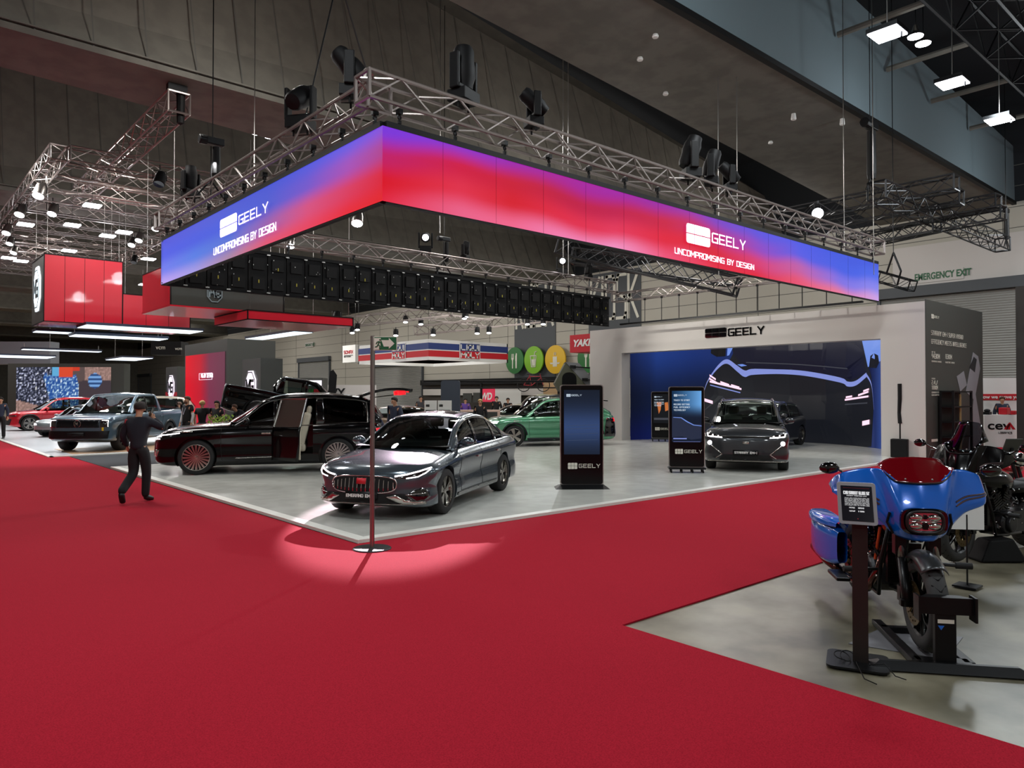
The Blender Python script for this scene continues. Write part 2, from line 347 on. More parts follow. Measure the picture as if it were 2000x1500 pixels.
# roof (falls towards the end wall) and the four long beams
struct(MB().add([(-18, -16, 21.5), (XW+.4, -16, 15.6), (XW+.4, 150, 13.6), (-18, 150, 20.6), (-18, -16, 21.9), (XW+.4, -16, 16), (XW+.4, 150, 14), (-18, 150, 21)],
    [(0,3,2,1),(4,5,6,7),(0,1,5,4),(1,2,6,5),(2,3,7,6),(3,0,4,7)]).build('ceiling', 'roof_dark'))
def beam(i, y0, far0, far1, mface, zb=10.3, z2=21.0, z1=11.9):
    # y0 near lower edge; far lower edge runs from far0 (X=-18) to far1 (X=38); the faces lean inwards going up
    v = [(-18, y0, zb), (XW, y0, zb), (XW, far1, zb), (-18, far0, zb), (-18, y0+2.6, z2), (XW, y0+1.3, z1+1.2), (XW, far1-.05, z1+1.2), (-18, far0-.1, z2)]
    o = MB().add(v, [(0,3,2,1),(0,1,5,4),(1,2,6,5),(2,3,7,6),(3,0,4,7),(4,5,6,7)]).build('ceiling', ['beam_soffit', mface], fixn=False)
    for k, p in enumerate(o.data.polygons): p.material_index = 0 if k == 0 else 1
    o['kind'] = 'structure'
    t = MB()
    if i < 4:
        for x in np.arange(-17, 37.5, 1.24):      # joints between the face boards
            f = (x+18)/(XW+18); zt = z2+(z1+1.2-z2)*f; yt = y0+2.6-1.3*f
            t.add([(x, y0-.006, zb), (x+.035, y0-.006, zb), (x+.035, yt-.006, zt), (x, yt-.006, zt)], [(0,1,2,3)])
        struct(t.build('trim_%d' % (10+i), 'wall_groove'))
    e = MB().box((-18, y0-.05, zb-.05), (XW, y0+.12, zb+.1)); e.box((-18, y0-.07, zb+.16), (XW, y0-.0, zb+.2)); struct(e.build('trim_%d' % (20+i), 'wall_groove' if i == 9 else 'beam_soffit'))
beam(9, 9.55, 7.4+10, 7.4+10, 'beam_light') if False else None
def near_beam():
    y0 = 9.55; v = [(-18, y0, 10.3), (XW, y0, 10.3), (XW, 15.3, 10.3), (-18, 7.9+2.2, 10.3), (-18, y0+.05, 15.9), (XW, y0+.05, 12.85), (XW, 15.2, 12.85), (-18, 10.0, 15.9)]
    o = MB().add(v, [(0,3,2,1),(0,1,5,4),(1,2,6,5),(2,3,7,6),(3,0,4,7),(4,5,6,7)]).build('ceiling', ['beam_soffit', 'beam_light', 'beam'], fixn=False)
    for k, p in enumerate(o.data.polygons): p.material_index = (0, 1, 2, 2, 2, 2)[k]
    o['kind'] = 'structure'
    struct(MB().box((-18, y0-.06, 10.22), (XW, y0+.1, 10.36)).build('trim_29', 'black'))
near_beam()
beam(1, 20.3, 21.3, 25.6, 'beam'); beam(2, 36.4, 38.4, 41.5, 'beam'); beam(3, 52.5, 54.5, 57.5, 'beam')
beam(4, 69, 71, 74, 'beam'); beam(5, 86, 88, 91, 'beam'); beam(6, 104, 107, 109, 'beam'); beam(7, 125, 128, 130, 'beam')
beam(8, -7.5, -5.5, -3.5, 'beam')
# small sensors on the soffit
for k, (x, y) in enumerate(((1550, 222), (1645, 232), (1250, 112), (1280, 67), (1505, 276), (1300, 180))):
    p = G(x, y, 10.3); h = .16 if k < 2 else .05
    tag(MB().lathe([(.001, 0), (.06, 0), (.08, -h), (.07, -h-.03), (.001, -h-.03)], p, n=12).build('ceiling_sensor', 'white'), ['grey ceiling speaker under the pale beam, left of the two', 'grey ceiling speaker under the pale beam, right of the two beside a thin wire',
        'flush white ceiling disc nearest the dark recess', 'small white ceiling disc, uppermost on the pale beam', 'flush white ceiling disc near the far end of the beam', 'small white ceiling disc in the middle of the beam'][k], 'ceiling fixture', 'fixtures on the beam underside')
# hanging high bays (square) with their wires and round recess lights
M['glow_sq'] = mat('glow_sq', 'ffffff', emit=22, ecol='f2f6ff')
for k, (x, y) in enumerate(((1733, 67), (1860, 163), (1952, 235))):
    p = G(x, y, 9.1); t = thing('high_bay_lamp', 'square bright hanging lamp at upper right, '+('nearest of the three', 'middle of the three', 'farthest of the three')[k], 'lamp', p, group='square high bay lamps')
    MB().box((p.x-.3, p.y-.3, p.z+.01), (p.x+.3, p.y+.3, p.z+.1)).build('housing', 'black_metal', t)
    MB().box((p.x-.28, p.y-.28, p.z-.01), (p.x+.28, p.y+.28, p.z+.012)).build('diffuser', 'glow_sq', t)
    MB().tube((p.x, p.y, p.z+.1), (p.x, p.y, 15.5), .012).build('suspension_wire', 'steel', t)
    MB().tube((p.x+.05, p.y-.25, p.z-.12), (p.x+.05, p.y-.25, p.z+.01), .02).build('sensor', 'black_metal', t)
RL = [((1353, 214), 12.3), ((1370, 226), 12.3), ((1608, 376), 11.7), ((1622, 382), 11.7), ((1788, 71), 11.5), ((1803, 85), 11.5), ((502, 260), 10.9), ((527, 267), 10.9)]
for k, (q, z) in enumerate(RL):
    p = G(*q, z); t = thing('recess_lamp', 'round white lamp high in the roof, '+('left', 'right')[k % 2]+' of the pair '+('above the banner middle', 'above the far truss', 'beside the nearest square lamp', 'over the left truss')[k//2], 'lamp', p, group='round roof lamps')
    MB().lathe([(.05, .3), (.1, .12), (.2, .02), (.2, 0)], p, n=20).build('reflector', 'steel', t)
    MB().lathe([(.001, 0), (.19, 0), (.19, -.02), (.001, -.02)], p, n=20).build('diffuser', 'glow_sq', t)
    MB().tube((p.x, p.y, p.z+.28), (p.x, p.y, 17.2-.09*(p.x-18) if k < 6 else 16.6), .015).build('stem', 'black_metal', t)
# roof trusses at upper right (dark)
def truss(label, p0, p1, s, m, group=None, rc=.025, rb=.012, seg=None, cat='truss', n=6):
    o = truss_mesh(MB(), p0, p1, s, rc, rb, seg, n).build('lighting_truss', m, fixn=False); return tag(o, label, cat, group)
o = truss_mesh(MB(), (11, 6.5, 12.75), (37.5, 6.5, 12.75), 1.3, .06, .03, 1.3).build('roof_truss', 'alu_dark', fixn=False); tag(o, 'big dark lattice roof girder at the upper right corner', 'girder')
for x in (17.2, 20.8, 24.2, 28, 32):
    tag(MB().tube((x, 7.2, 12.15), (x, 9.5, 12.15), .09, 8).build('roof_strut', 'beam_soffit'), 'round pale strut from the big roof girder to the blue grey beam, '+{17.2: 'nearest', 20.8: 'second', 24.2: 'third', 28: 'fourth', 32: 'farthest'}[x], 'strut', 'roof struts')

# ---- end wall: sign bays, roller doors
def roller(n, y0, y1, z1, label):
    mb = MB(); k = int(z1/.11)
    mb.grid(lambda u, v: (XW-.06-.035*(1 if int(round(u*2*k)) % 2 else 0), y0+(y1-y0)*v, z1*u), 2*k, 1)
    d = mb.build('door_%d' % n, 'shutter', solid=.01); struct(d)
    f = MB().box((XW-.2, y0-.15, 0), (XW, y0, z1+.1)); f.box((XW-.2, y1, 0), (XW, y1+.15, z1+.1)); f.box((XW-.35, y0-.15, z1), (XW, y1+.15, z1+.5)); o = f.build('door_frame', 'dark_panel'); o.parent = d
yA = PX(1995, 570, XW).y; yB = PX(1722, 600, XW).y
roller(1, yA-2.5, yB, 6.55, '')
yA = PX(645, 700, XW).y; yB = PX(586, 700, XW).y; roller(2, yA, yB, 5.6, '')
yA = PX(826, 740, XW).y; yB = PX(733, 740, XW).y; roller(3, yA, yB, 4.6, '')
yA = PX(296, 740, XW).y; yB = PX(272, 740, XW).y; roller(4, yA, yB, 5.2, '')
struct(MB().box((XW-.1, PX(1990, 500, XW).y-9, 7.05), (XW, PX(1745, 500, XW).y, 9.0)).build('trim_2', 'wallwhite'))
UZ = Vector((0, 0, 1)); LY = Vector((0, -1, 0))
p = PX(1780, 555, XW-.12); q = PX(1882, 527, XW-.12); zt = PX(1780, 534, XW-.12).z
t = thing('emergency_exit_sign', 'white board with green capitals over the big roller door', 'sign', (XW-.1, p.y, p.z))
MB().box((XW-.14, q.y, p.z), (XW-.1, p.y, zt)).build('board', 'wallwhite', t)
mat('sign_green', '0c5a34', .5)
font_text('lettering', 'EMERGENCY EXIT', 'sign_green', (XW-.15, p.y-.15, p.z+.14), LY, UZ, (zt-p.z)*.62, t, sx=(p.y-q.y-.3)/((zt-p.z)*.62*8.9), bold=.012)
for k, (x0, y0, x1) in enumerate(((596, 679, 612),)):
    a = PX(x0, y0, XW-.1); b = PX(x1, y0, XW-.1); t = thing('emergency_exit_sign', ('small exit board over the far roller door', 'tiny exit board over the farthest roller door')[k], 'sign', (XW-.1, b.y, a.z))
    MB().box((XW-.12, b.y, a.z), (XW-.08, a.y, a.z+.55)).build('board', 'wallwhite', t)
    font_text('lettering', 'EMERGENCY EXIT', 'sign_green', (XW-.13, a.y-.1, a.z+.12), LY, UZ, .3, t, sx=(a.y-b.y-.2)/(.3*8.9), bold=.01)
# KIOSK bays
mat('icon_green', '1f6a2c', .4); mat('icon_lime', '7ab41e', .4); mat('icon_yellow', 'dfb21c', .4)
def kiosk_bay(x0, x1, ylet, lab):
    a = PX(x0, 700, XW-.05); b = PX(x1, 700, XW-.05)
    o = MB().box((XW-.06, b.y, 2.95), (XW, a.y, 10.2)).build('trim_%d' % x0, 'dark_panel'); struct(o)
    zt = PX((x0+x1)/2, ylet[0], XW).z; zb = PX((x0+x1)/2, ylet[1], XW).z; wd = a.y-b.y
    t = thing('wall_lettering', lab, 'sign', (XW-.1, a.y, zb)); mb = MB()
    tw = text_w('KIOSK', 1, 1, .22)
    stroke_text(mb, 'KIOSK', (XW-.07, a.y-.25, zb), LY, UZ, zt-zb, .065, (wd-.5)/tw/(zt-zb), gap=.22, th=.02); mb.build('lettering', 'ivory_text', t)
kiosk_bay(1005, 1085, (552, 640), 'tall pale capitals on the dark wall bay behind the black panel back')
kiosk_bay(1150, 1252, (536, 625), 'tall pale capitals on the dark wall bay nearer the white stand')
def icon(x, y, ry, m, lab, kind):
    c = PX(x, y, XW-.5); R = abs(PX(x, y+ry, XW-.5).z-c.z); t = thing('food_icon_sign', lab, 'sign', c, group='round food signs')
    MB().lathe([(.001, 0), (R, 0), (R, .1), (.001, .1)], c, 'x', 40).build('disc', m, t)
    MB().tube((c.x+.1, c.y, c.z), (XW, c.y, c.z), .08).build('bracket', 'black_metal', t)
    fn = lambda u, v, d: (c.x-.02*d-.002, c.y-u*R, c.z+v*R)
    k = MB()
    if kind == 0:
        k.prism([(-.34, .5), (-.3, .5), (-.3, .2), (-.24, .2), (-.24, .5), (-.19, .5), (-.19, .2), (-.13, .2), (-.13, .5), (-.08, .5), (-.08, .12), (-.16, 0), (-.16, -.6), (-.27, -.6), (-.27, 0), (-.34, .12)], fn, 1)
        k.prism([(.12, -.6), (.26, -.6), (.28, .5), (.18, .55), (.1, .3), (.1, -.05), (.12, -.05)], fn, 1)
    elif kind == 1:
        for a, b in (((-.3, .3), (-.2, -.5)), ((-.2, -.5), (.2, -.5)), ((.2, -.5), (.3, .3)), ((.3, .3), (-.3, .3)), ((.05, -.2), (.15, .55)), ((.15, .55), (.35, .6))):
            k.tube(fn(*a, 1), fn(*b, 1), .035*R, 6)
        k.prism([(-.2, .05), (-.13, -.42), (.13, -.42), (.2, .05)], fn, 1)
    else:
        k.prism([(-.2, .2), (.2, .2), (.2, -.12), (.2, -.5), (-.2, -.5), (-.2, -.12)], fn, 1)
        k.prism([(-.5, -.22), (.5, -.22), (.4, -.32), (-.4, -.32)], fn, 1.3)
        for u in (-.08, .06): k.tube(fn(u, .28, 1), fn(u+.04, .5, 1), .03*R, 6)
    k.build('symbol', 'ivory_text', t)
icon(1005, 704, 26, 'icon_green', 'dark green round sign with fork and knife, leftmost of the row', 0)
icon(1042, 703, 27, 'icon_lime', 'lime green round sign with a drinking glass and straw', 1)
icon(1084, 702, 28, 'icon_yellow', 'yellow round sign with a cup', 2)
icon(1149, 699, 29, 'icon_green', 'dark green round sign half hidden under the red hanging sign', 0)

# ================================================= THE WHITE CAR STAND
DX0, DY0, DX1, DY1 = 4.48, 7.93, 26.95, 19.95; DZ = .04
d = MB().box((DX0+.17, DY0+.17, 0), (DX1, DY1, DZ)); d = tag(d.build('display_floor', 'deck'), 'pale grey raised display floor under the parked cars', 'display floor')
e = MB().box((DX0, DY0, 0), (DX1-5, DY0+.165, DZ+.002)); e.box((DX0, DY0+.165, 0), (DX0+.165, DY1, DZ+.002)); e.box((DX0, DY1, 0), (DX1, DY1+.12, DZ+.002))
tag(e.build('floor_edging', 'deck_edge'), 'white edging strip around the raised display floor', 'edging')
# portal wall
WX = 22.12; YL = 20.35; YR = 7.72; OYL = 18.68; OYR = 8.92; OZ = 3.45; WZ = 4.43
w_ = MB().box((WX, OYL, DZ), (WX+.5, YL, WZ)); w_.box((WX, YR, 0), (WX+.5, OYR, WZ)); w_.box((WX, OYR, OZ), (WX+.5, OYL, WZ))
wall = thing('portal_wall', 'pale fabric portal wall around the giant curved screen', 'exhibition wall', (WX, 14, 0))
w_.build('panel', 'wallwhite', wall)
b = MB(); p = PX(1377, 661, WX-.02); q = PX(1419, 640, WX-.02); hh = q.z-p.z+.02
tile_logo(b, (WX-.003, p.y, p.z), LY, UZ, hh, .03, (p.y-q.y)/hh); b.build('logo', 'black_gloss', wall)
b = MB(); p2 = PX(1423, 657, WX-.02); q2 = PX(1492, 650, WX); stroke_text(b, 'GEELY', (WX-.003, p2.y, p2.z), LY, UZ, .27, .17, (p2.y-q2.y)/text_w('GEELY', .27, 1), th=.03); b.build('lettering', 'black_gloss', wall)
# dark side wall
sw = thing('graphic_wall', 'dark side wall of the stand with car picture and figures', 'exhibition wall', (WX+.5, YR, 0))
MB().box((WX-.002, YR-.02, 0), (DX1, YR, WZ+.05)).box((WX+.52, YR+.01, 0), (DX1, YR+.3, WZ+.05)).build('panel', 'booth_dark', sw)
MB().box((WX, YR-.012, 0), (WX+.5, YR+.02, WZ)).build('edge_panel', 'booth_dark', sw) if False else None
RX = Vector((1, 0, 0)); sy = YR-.024
def sidep(x, y): return PY(x, y, YR)
b = MB(); p = sidep(1817, 622); tile_logo(b, (p.x, sy, p.z), RX, UZ, .13, .006); stroke_text(b, 'GEELY', (p.x+.2, sy, p.z+.03), RX, UZ, .07, .16, 1.2); 
for tx, (x, y), h, sp in (('STARRAY EM-I SUPER HYBRID', (1817, 654), .13, 2.6), ('EFFICIENCY MEETS INTELLIGENCE', (1817, 671), .13, 2.9)):
    p = sidep(x, y); stroke_text(b, tx, (p.x, sy, p.z), RX, UZ, h, .11, sp/text_w(tx, h, 1))
for tx, (x, y), h, sp in (('943KM', (1818, 700), .14, .6), ('83KM', (1845, 701), .14, .5), ('2.4L/', (1818, 751), .12, .45), ('100KM', (1818, 761), .12, .45)):
    p = sidep(x, y); stroke_text(b, tx, (p.x, sy, p.z), RX, UZ, h, .15, sp/text_w(tx, h, 1))
for tx, (x, y), sp in (('UP TO', (1818, 689), .25), ('COMBINED RANGE', (1818, 707), .75), ('ELECTRIC RANGE', (1845, 709), .75), ('FROM', (1818, 741), .25), ('COMBINED FUEL', (1818, 768), .6), ('CONSUMPTION', (1818, 773), .6)):
    p = sidep(x, y); stroke_text(b, tx, (p.x, sy, p.z), RX, UZ, .045, .16, sp/text_w(tx, .045, 1))
b.build('lettering', 'ivory_text', sw)
mat('car_print', '8f9096', .4); mat('car_print_dark', '1c1f26', .3); mat('print_gold', 'd0a030', .5)
def px_poly(pts, m, name, par, Y=YR-.02, off=.004, d=.004):
    P = [PY(x, y, Y) for x, y in pts]
    MB().prism([(q.x, q.z) for q in P], lambda u, v, dd: (u, Y-off-d*dd, v), 1).build(name, m, par)
px_poly([(1886, 765), (1900, 688), (1910, 696), (1914, 720), (1905, 770), (1918, 850), (1912, 885), (1890, 885), (1901, 780)], 'car_print', 'car_picture', sw)
px_poly([(1893, 718), (1901, 697), (1907, 702), (1903, 727)], 'car_print_dark', 'car_window_picture', sw, off=.009)
px_poly([(1868, 735), (1882, 725), (1888, 752), (1875, 765)], 'car_print', 'car_picture', sw)
px_poly([(1819, 858), (1831, 857), (1831, 862), (1819, 863)], 'ivory_text', 'badge', sw); px_poly([(1836, 856), (1839, 855), (1840, 869), (1835, 869)], 'ivory_text', 'badge', sw)
px_poly([(1844, 860), (1850, 859), (1848, 866), (1845, 866)], 'print_gold', 'badge', sw)
# curved screen in the portal
ARC = [(22.62, 18.66), (23.5, 18.36), (24.5, 17.6), (25.35, 16.5), (25.95, 15.2), (26.3, 13.9), (26.3, 12.6), (25.95, 11.5), (25.2, 10.35), (24.3, 9.4), (22.62, 8.5)]
def arc_hit(x, y):
    r = ray(x, y); best = None
    for (ax, ay), (bx, by) in zip(ARC, ARC[1:]):
        dx, dy = bx-ax, by-ay; den = r.x*dy-r.y*dx
        if abs(den) < 1e-9: continue
        t = (ax*dy-ay*dx)/den; s = ((ax+0)*r.y-(ay+0)*r.x)/den
        if -1e-6 <= s <= 1+1e-6 and t > 0 and (best is None or t < best): best = t
    return CO+r*best if best else None
scr = thing('curved_led_screen', 'giant curved screen in the portal showing the front of a dark car', 'screen', (26, 13.5, DZ))
def seg_at(u):
    k = u*(len(ARC)-1); i = min(int(k), len(ARC)-2); t = k-i; return (ARC[i][0]+(ARC[i+1][0]-ARC[i][0])*t, ARC[i][1]+(ARC[i+1][1]-ARC[i][1])*t)
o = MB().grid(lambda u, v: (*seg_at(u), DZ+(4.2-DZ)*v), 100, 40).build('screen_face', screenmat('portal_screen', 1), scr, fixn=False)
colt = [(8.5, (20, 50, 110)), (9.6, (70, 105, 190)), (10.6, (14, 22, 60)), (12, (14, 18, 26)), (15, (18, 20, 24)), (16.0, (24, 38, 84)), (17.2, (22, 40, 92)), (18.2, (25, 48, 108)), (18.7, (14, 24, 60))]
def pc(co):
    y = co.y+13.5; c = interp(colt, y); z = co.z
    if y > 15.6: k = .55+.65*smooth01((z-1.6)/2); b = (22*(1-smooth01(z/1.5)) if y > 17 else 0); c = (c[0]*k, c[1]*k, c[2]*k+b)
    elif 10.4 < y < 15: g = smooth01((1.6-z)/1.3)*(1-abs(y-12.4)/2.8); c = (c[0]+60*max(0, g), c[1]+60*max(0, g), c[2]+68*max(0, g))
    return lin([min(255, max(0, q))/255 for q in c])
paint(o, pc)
MB().grid(lambda u, v: (seg_at(u)[0]+.06, seg_at(u)[1]+.03, DZ+(4.2-DZ)*v), 40, 1).build('screen_back', 'black', scr, solid=.04)
def onscreen(pts, name, m, off=.03, strip=None):
    P = []
    n = len(pts); dense = []
    if strip is None:
        tri_pts = [arc_hit(*q) for q in pts]; tri_pts = [q for q in tri_pts if q]
        if len(tri_pts) < 3: return
        tri = tessellate_polygon([[Vector((x, -y, 0)) for x, y in pts]])
        bm = bmesh.new(); vs = [bm.verts.new((x, y, 0)) for x, y in pts]
        for t in tri:
            try: bm.faces.new([vs[i] for i in t])
            except Exception: pass
        for _ in range(5):
            es = [e for e in bm.edges if e.calc_length() > 14]
            if not es: break
            bmesh.ops.subdivide_edges(bm, edges=es, cuts=1)
        bmesh.ops.triangulate(bm, faces=bm.faces)
        vv = []
        for v in bm.verts:
            h = arc_hit(v.co.x, v.co.y) or arc_hit(min(max(v.co.x, 1232), 1722), v.co.y)
            r = (h-CO).normalized(); vv.append(h-r*off)
        bm.verts.index_update(); fs = [tuple(v.index for v in f.verts) for f in bm.faces]; bm.free()
        return MB().add(vv, fs).build(name, m, scr, fixn=False)
    mb = MB(); C = []
    for j, ((x0, y0), (x1, y1)) in enumerate(zip(pts, pts[1:])):
        k = max(1, int(math.hypot(x1-x0, y1-y0)/4)); q0 = pts[max(0, j-1)]; q3 = pts[min(len(pts)-1, j+2)]
        for i in range(k):
            t = i/k; C.append(tuple(.5*((2*b1)+(-a1+c1)*t+(2*a1-5*b1+4*c1-d1)*t*t+(-a1+3*b1-3*c1+d1)*t**3) for a1, b1, c1, d1 in ((q0[0], x0, x1, q3[0]), (q0[1], y0, y1, q3[1]))))
    C.append(pts[-1]); up = []; lo = []
    for i, (x, y) in enumerate(C):
        f = i/(len(C)-1); wdt = interp(strip, f) if isinstance(strip, list) else strip
        for q, s in ((up, -wdt/2), (lo, wdt/2)):
            h = arc_hit(x, y+s); q.append(h-(h-CO).normalized()*off)
    mb.add(up+lo, [(i, i+1, len(up)+i+1, len(up)+i) for i in range(len(up)-1)]); return mb.build(name, m, scr, fixn=False)
for nm, c, e in (('pic_black', '07080d', 1), ('pic_body', '14161c', 1), ('pic_sheen', '8290d6', 1), ('pic_glass', '0b0d22', 1), ('pic_drl', 'ffd0e4', 1.3), ('pic_grey', '3c3e46', 1), ('pic_sky', '6f8fe0', 1)): mat(nm, '050505', .35, emit=e, ecol=c)
onscreen([(1372, 770), (1380, 742), (1400, 718), (1425, 704), (1432, 690), (1428, 672), (1434, 655), (1682, 655), (1692, 700), (1702, 735), (1706, 800), (1702, 872), (1690, 874), (1603, 866), (1480, 860), (1372, 862)], 'car_body_picture', 'pic_body', .02)
onscreen([(1436, 672), (1432, 692), (1448, 710), (1474, 722), (1560, 722), (1640, 740), (1662, 742), (1690, 728), (1684, 662), (1440, 672)], 'hood_picture', 'pic_glass', .03)
onscreen([(1374, 768), (1383, 743), (1403, 716), (1420, 706), (1440, 720), (1455, 730), (1475, 726), (1560, 728), (1640, 742), (1655, 750), (1672, 748), (1692, 732)], 'highlight_picture', 'pic_sheen', .04, [(0, 2), (.12, 5), (.3, 13), (.5, 9), (.8, 10), (1, 9)])
onscreen([(1692, 732), (1702, 752), (1707, 800)], 'highlight_picture', 'pic_sheen', .04, [(0, 6), (1, 2)])
onscreen([(1457, 708), (1560, 712), (1655, 720)], 'highlight_picture', 'pic_grey', .04, 2)
onscreen([(1389, 681), (1418, 680), (1417, 696), (1400, 697), (1388, 690)], 'mirror_picture', 'pic_black', .04)
onscreen([(1421, 679), (1432, 678), (1424, 694), (1420, 695)], 'sky_picture', 'pic_sky', .045)
onscreen([(1683, 663), (1720, 660), (1720, 705), (1695, 717)], 'sky_picture', 'pic_sky', .035)
onscreen([(1697, 718), (1700, 695), (1707, 690), (1715, 694), (1717, 708), (1712, 719)], 'mirror_picture', 'pic_black', .05)
for a in ([(1386, 733), (1398, 741)], [(1385, 739), (1402, 749)], [(1386, 745), (1448, 760)], [(1407, 746), (1424, 752)], [(1428, 752), (1444, 757)], [(1650, 781), (1696, 774)], [(1676, 772), (1696, 765)], [(1686, 764), (1697, 760)], [(1652, 776), (1664, 774)]):
    onscreen(a, 'headlight_picture', 'pic_drl', .055, 3.6)
onscreen([(1387, 752), (1446, 767)], 'headlight_picture', 'pic_sheen', .055, 2); onscreen([(1650, 790), (1694, 787)], 'headlight_picture', 'pic_grey', .055, 2.5)
onscreen([(1376, 781), (1392, 786)], 'headlight_picture', 'pic_drl', .055, 6); onscreen([(1684, 827), (1698, 824)], 'headlight_picture', 'pic_drl', .055, 9)
onscreen([(1440, 712), (1450, 711), (1459, 714), (1448, 716)], 'highlight_picture', 'pic_sky', .05)

# ---- hanging LED banner ring
RX0, RY0, RX1, RY1, RZ0, RZ1 = 5.17, 8.53, 21.06, 18.46, 4.42, 5.44
screenmat('banner_led', 1.0)
def hexc(t): return lin([q/255 for q in t])
FR = [(747, [(225,30,60),(215,0,30),(190,20,100),(120,50,215)]), (900, [(232,95,135),(222,40,70),(205,0,60),(130,45,205)]), (1000, [(238,100,140),(212,10,35),(200,0,45),(150,20,170)]),
 (1100, [(240,125,175),(222,30,65),(190,0,60),(165,10,150)]), (1200, [(240,145,195),(225,45,85),(190,0,70),(160,15,160)]), (1300, [(235,75,115),(222,10,50),(200,0,60),(150,20,160)]),
 (1400, [(225,30,60),(215,0,45),(190,20,110),(120,50,190)]), (1480, [(222,20,50),(215,50,110),(140,60,190),(85,70,215)]), (1560, [(228,80,115),(190,90,165),(80,85,225),(70,80,225)]), (1640, [(230,120,150),(125,110,225),(65,90,225),(60,85,220)]), (1716, [(200,160,230),(130,130,235),(70,100,230),(60,85,220)])]
FL = [(315, [(190,160,240),(110,120,235),(70,85,225),(75,80,215)]), (380, [(160,150,225),(80,120,225),(65,85,220),(70,80,210)]), (450, [(170,130,160),(85,110,210),(60,85,215),(65,80,205)]), (520, [(225,80,110),(150,90,170),(70,85,205),(65,80,205)]),
 (600, [(230,60,90),(212,75,125),(110,80,200),(75,80,215)]), (680, [(230,30,50),(215,50,90),(160,70,180),(90,75,220)]), (747, [(225,20,35),(215,10,50),(170,50,140),(120,60,215)])]
FRt = [(PY(x, 500, RY0).x, tuple(q for c in cs for q in hexc(c))) for x, cs in FR]; FLt = sorted([(PX(x, 500, RX0).y, tuple(q for c in cs for q in hexc(c))) for x, cs in FL])
def bancol(tab, s, v):
    k = interp(tab, s); f = max(0, min(2.9999, v*3)); i = int(f); t = smooth01(f-i)
    return tuple(k[i*3+j]*(1-t)+k[i*3+3+j]*t for j in range(3))
wav = lambda s, v: v+.05*math.sin(s*1.3)+.03*math.sin(s*3.1+1)
bn = thing('led_banner', 'long right LED fascia glowing red with pink and blue ends', 'LED banner', ((RX0+RX1)/2, RY0, RZ0))
o = MB().grid(lambda u, v: (RX0+(RX1-RX0)*u, RY0, RZ0+(RZ1-RZ0)*v), 160, 16, flip=False).build('screen_face', 'banner_led', bn, fixn=False)
paint(o, lambda c: bancol(FRt, c.x+(RX0+RX1)/2, wav(c.x, c.z/(RZ1-RZ0))))
bl = thing('led_banner', 'short left LED fascia fading from blue to red', 'LED banner', (RX0, (RY0+RY1)/2, RZ0))
o = MB().grid(lambda u, v: (RX0, RY1+(RY0-RY1)*u, RZ0+(RZ1-RZ0)*v), 120, 16).build('screen_face', 'banner_led', bl, fixn=False)
paint(o, lambda c: bancol(FLt, c.y+(RY0+RY1)/2, c.z/(RZ1-RZ0)))
def led_frame(par, a, b):   # cabinets behind the LED skin, black cap rail on top
    (x0, y0), (x1, y1) = a, b; L = math.hypot(x1-x0, y1-y0); ux = Vector(((x1-x0)/L, (y1-y0)/L, 0)); n = Vector((-ux.y, ux.x, 0))
    if n.dot(Vector((13, 13.5, 0))-Vector((x0, y0, 0))) < 0: n = -n
    k = int(L/.5); mb = MB(); P = Vector((x0, y0, 0))
    mt = Matrix((ux, n, UZ)).transposed()
    mb.obox(P+ux*(L/2)+n*.05+UZ*(RZ1+.04), (L, .12, .08), mt); mb.obox(P+ux*(L/2)+n*.04+UZ*(RZ0-.012), (L, .08, .02), mt)
    for i in range(k):
        mb.obox(P+ux*((i+.5)*L/k)+n*.04+UZ*((RZ0+RZ1)/2), (L/k-.02, .06, RZ1-RZ0-.01), mt)
        for zz in (.25, .75): mb.obox(P+ux*((i+.5)*L/k)+n*.09+UZ*(RZ0+zz), (L/k*.6, .06, .3), mt)
        mb.tube(P+ux*((i+.02)*L/k)+n*.09+UZ*RZ0, P+ux*((i+.02)*L/k)+n*.09+UZ*RZ1, .012, 5)
    F_ = mb
    m2 = MB(); m3 = MB(); rr = random.Random(int(L*100))
    for i in range(k):
        m2.obox(P+ux*(i*L/k)+n*.13+UZ*(RZ0+.02), (.09, .02, .03), mt); m2.obox(P+ux*(i*L/k)+n*.13+UZ*(RZ1-.02), (.09, .02, .03), mt)
        for _ in range(4): m2.obox(P+ux*((i+rr.random())*L/k)+n*.13+UZ*(RZ0+.1+.8*rr.random()), (.012, .01, .03), mt)
        m3.obox(P+ux*((i+.5)*L/k)+n*.13+UZ*(RZ0+.3+(.0 if i % 5 else .35)), (.022, .01, .08), mt)
    multi('cabinet_frame', [(F_, 'black'), (m2, 'steel'), (m3, mat('yellow_tag', 'a8a030', .6))], par)
    k = int(L/.98)
    for i in range(k+1):
        c = MB(); q = P+ux*(L*(i+.25)/(k+.5))+n*.05
        c.tube(q+UZ*(RZ1+.08), q+UZ*(RZ1+.24), .012, 5); c.obox(q+UZ*(RZ1+.13), (.05, .03, .05), mt); c.obox(q+UZ*(RZ1+.27), (.06, .09, .07), mt)
        c.lathe([(.028, -.008), (.04, 0), (.028, .008), (.016, 0), (.028, -.008)], q+UZ*(RZ1+.2), 'y', 8)
        c.build('hanger', 'black_metal', par, fixn=False)
led_frame(bn, (RX0+.06, RY0+.004), (RX1, RY0+.004)); led_frame(bl, (RX0+.004, RY0+.06), (RX0+.004, RY1))
bk = thing('led_banner', 'back of the rear LED fascia, black cabinets seen from behind', 'LED banner', ((RX0+RX1)/2, RY1, RZ0))
led_frame(bk, (RX0, RY1), (RX1, RY1)); MB().box((RX0, RY1+.01, RZ0), (RX1, RY1+.02, RZ1)).build('screen_face', 'black_gloss', bk)
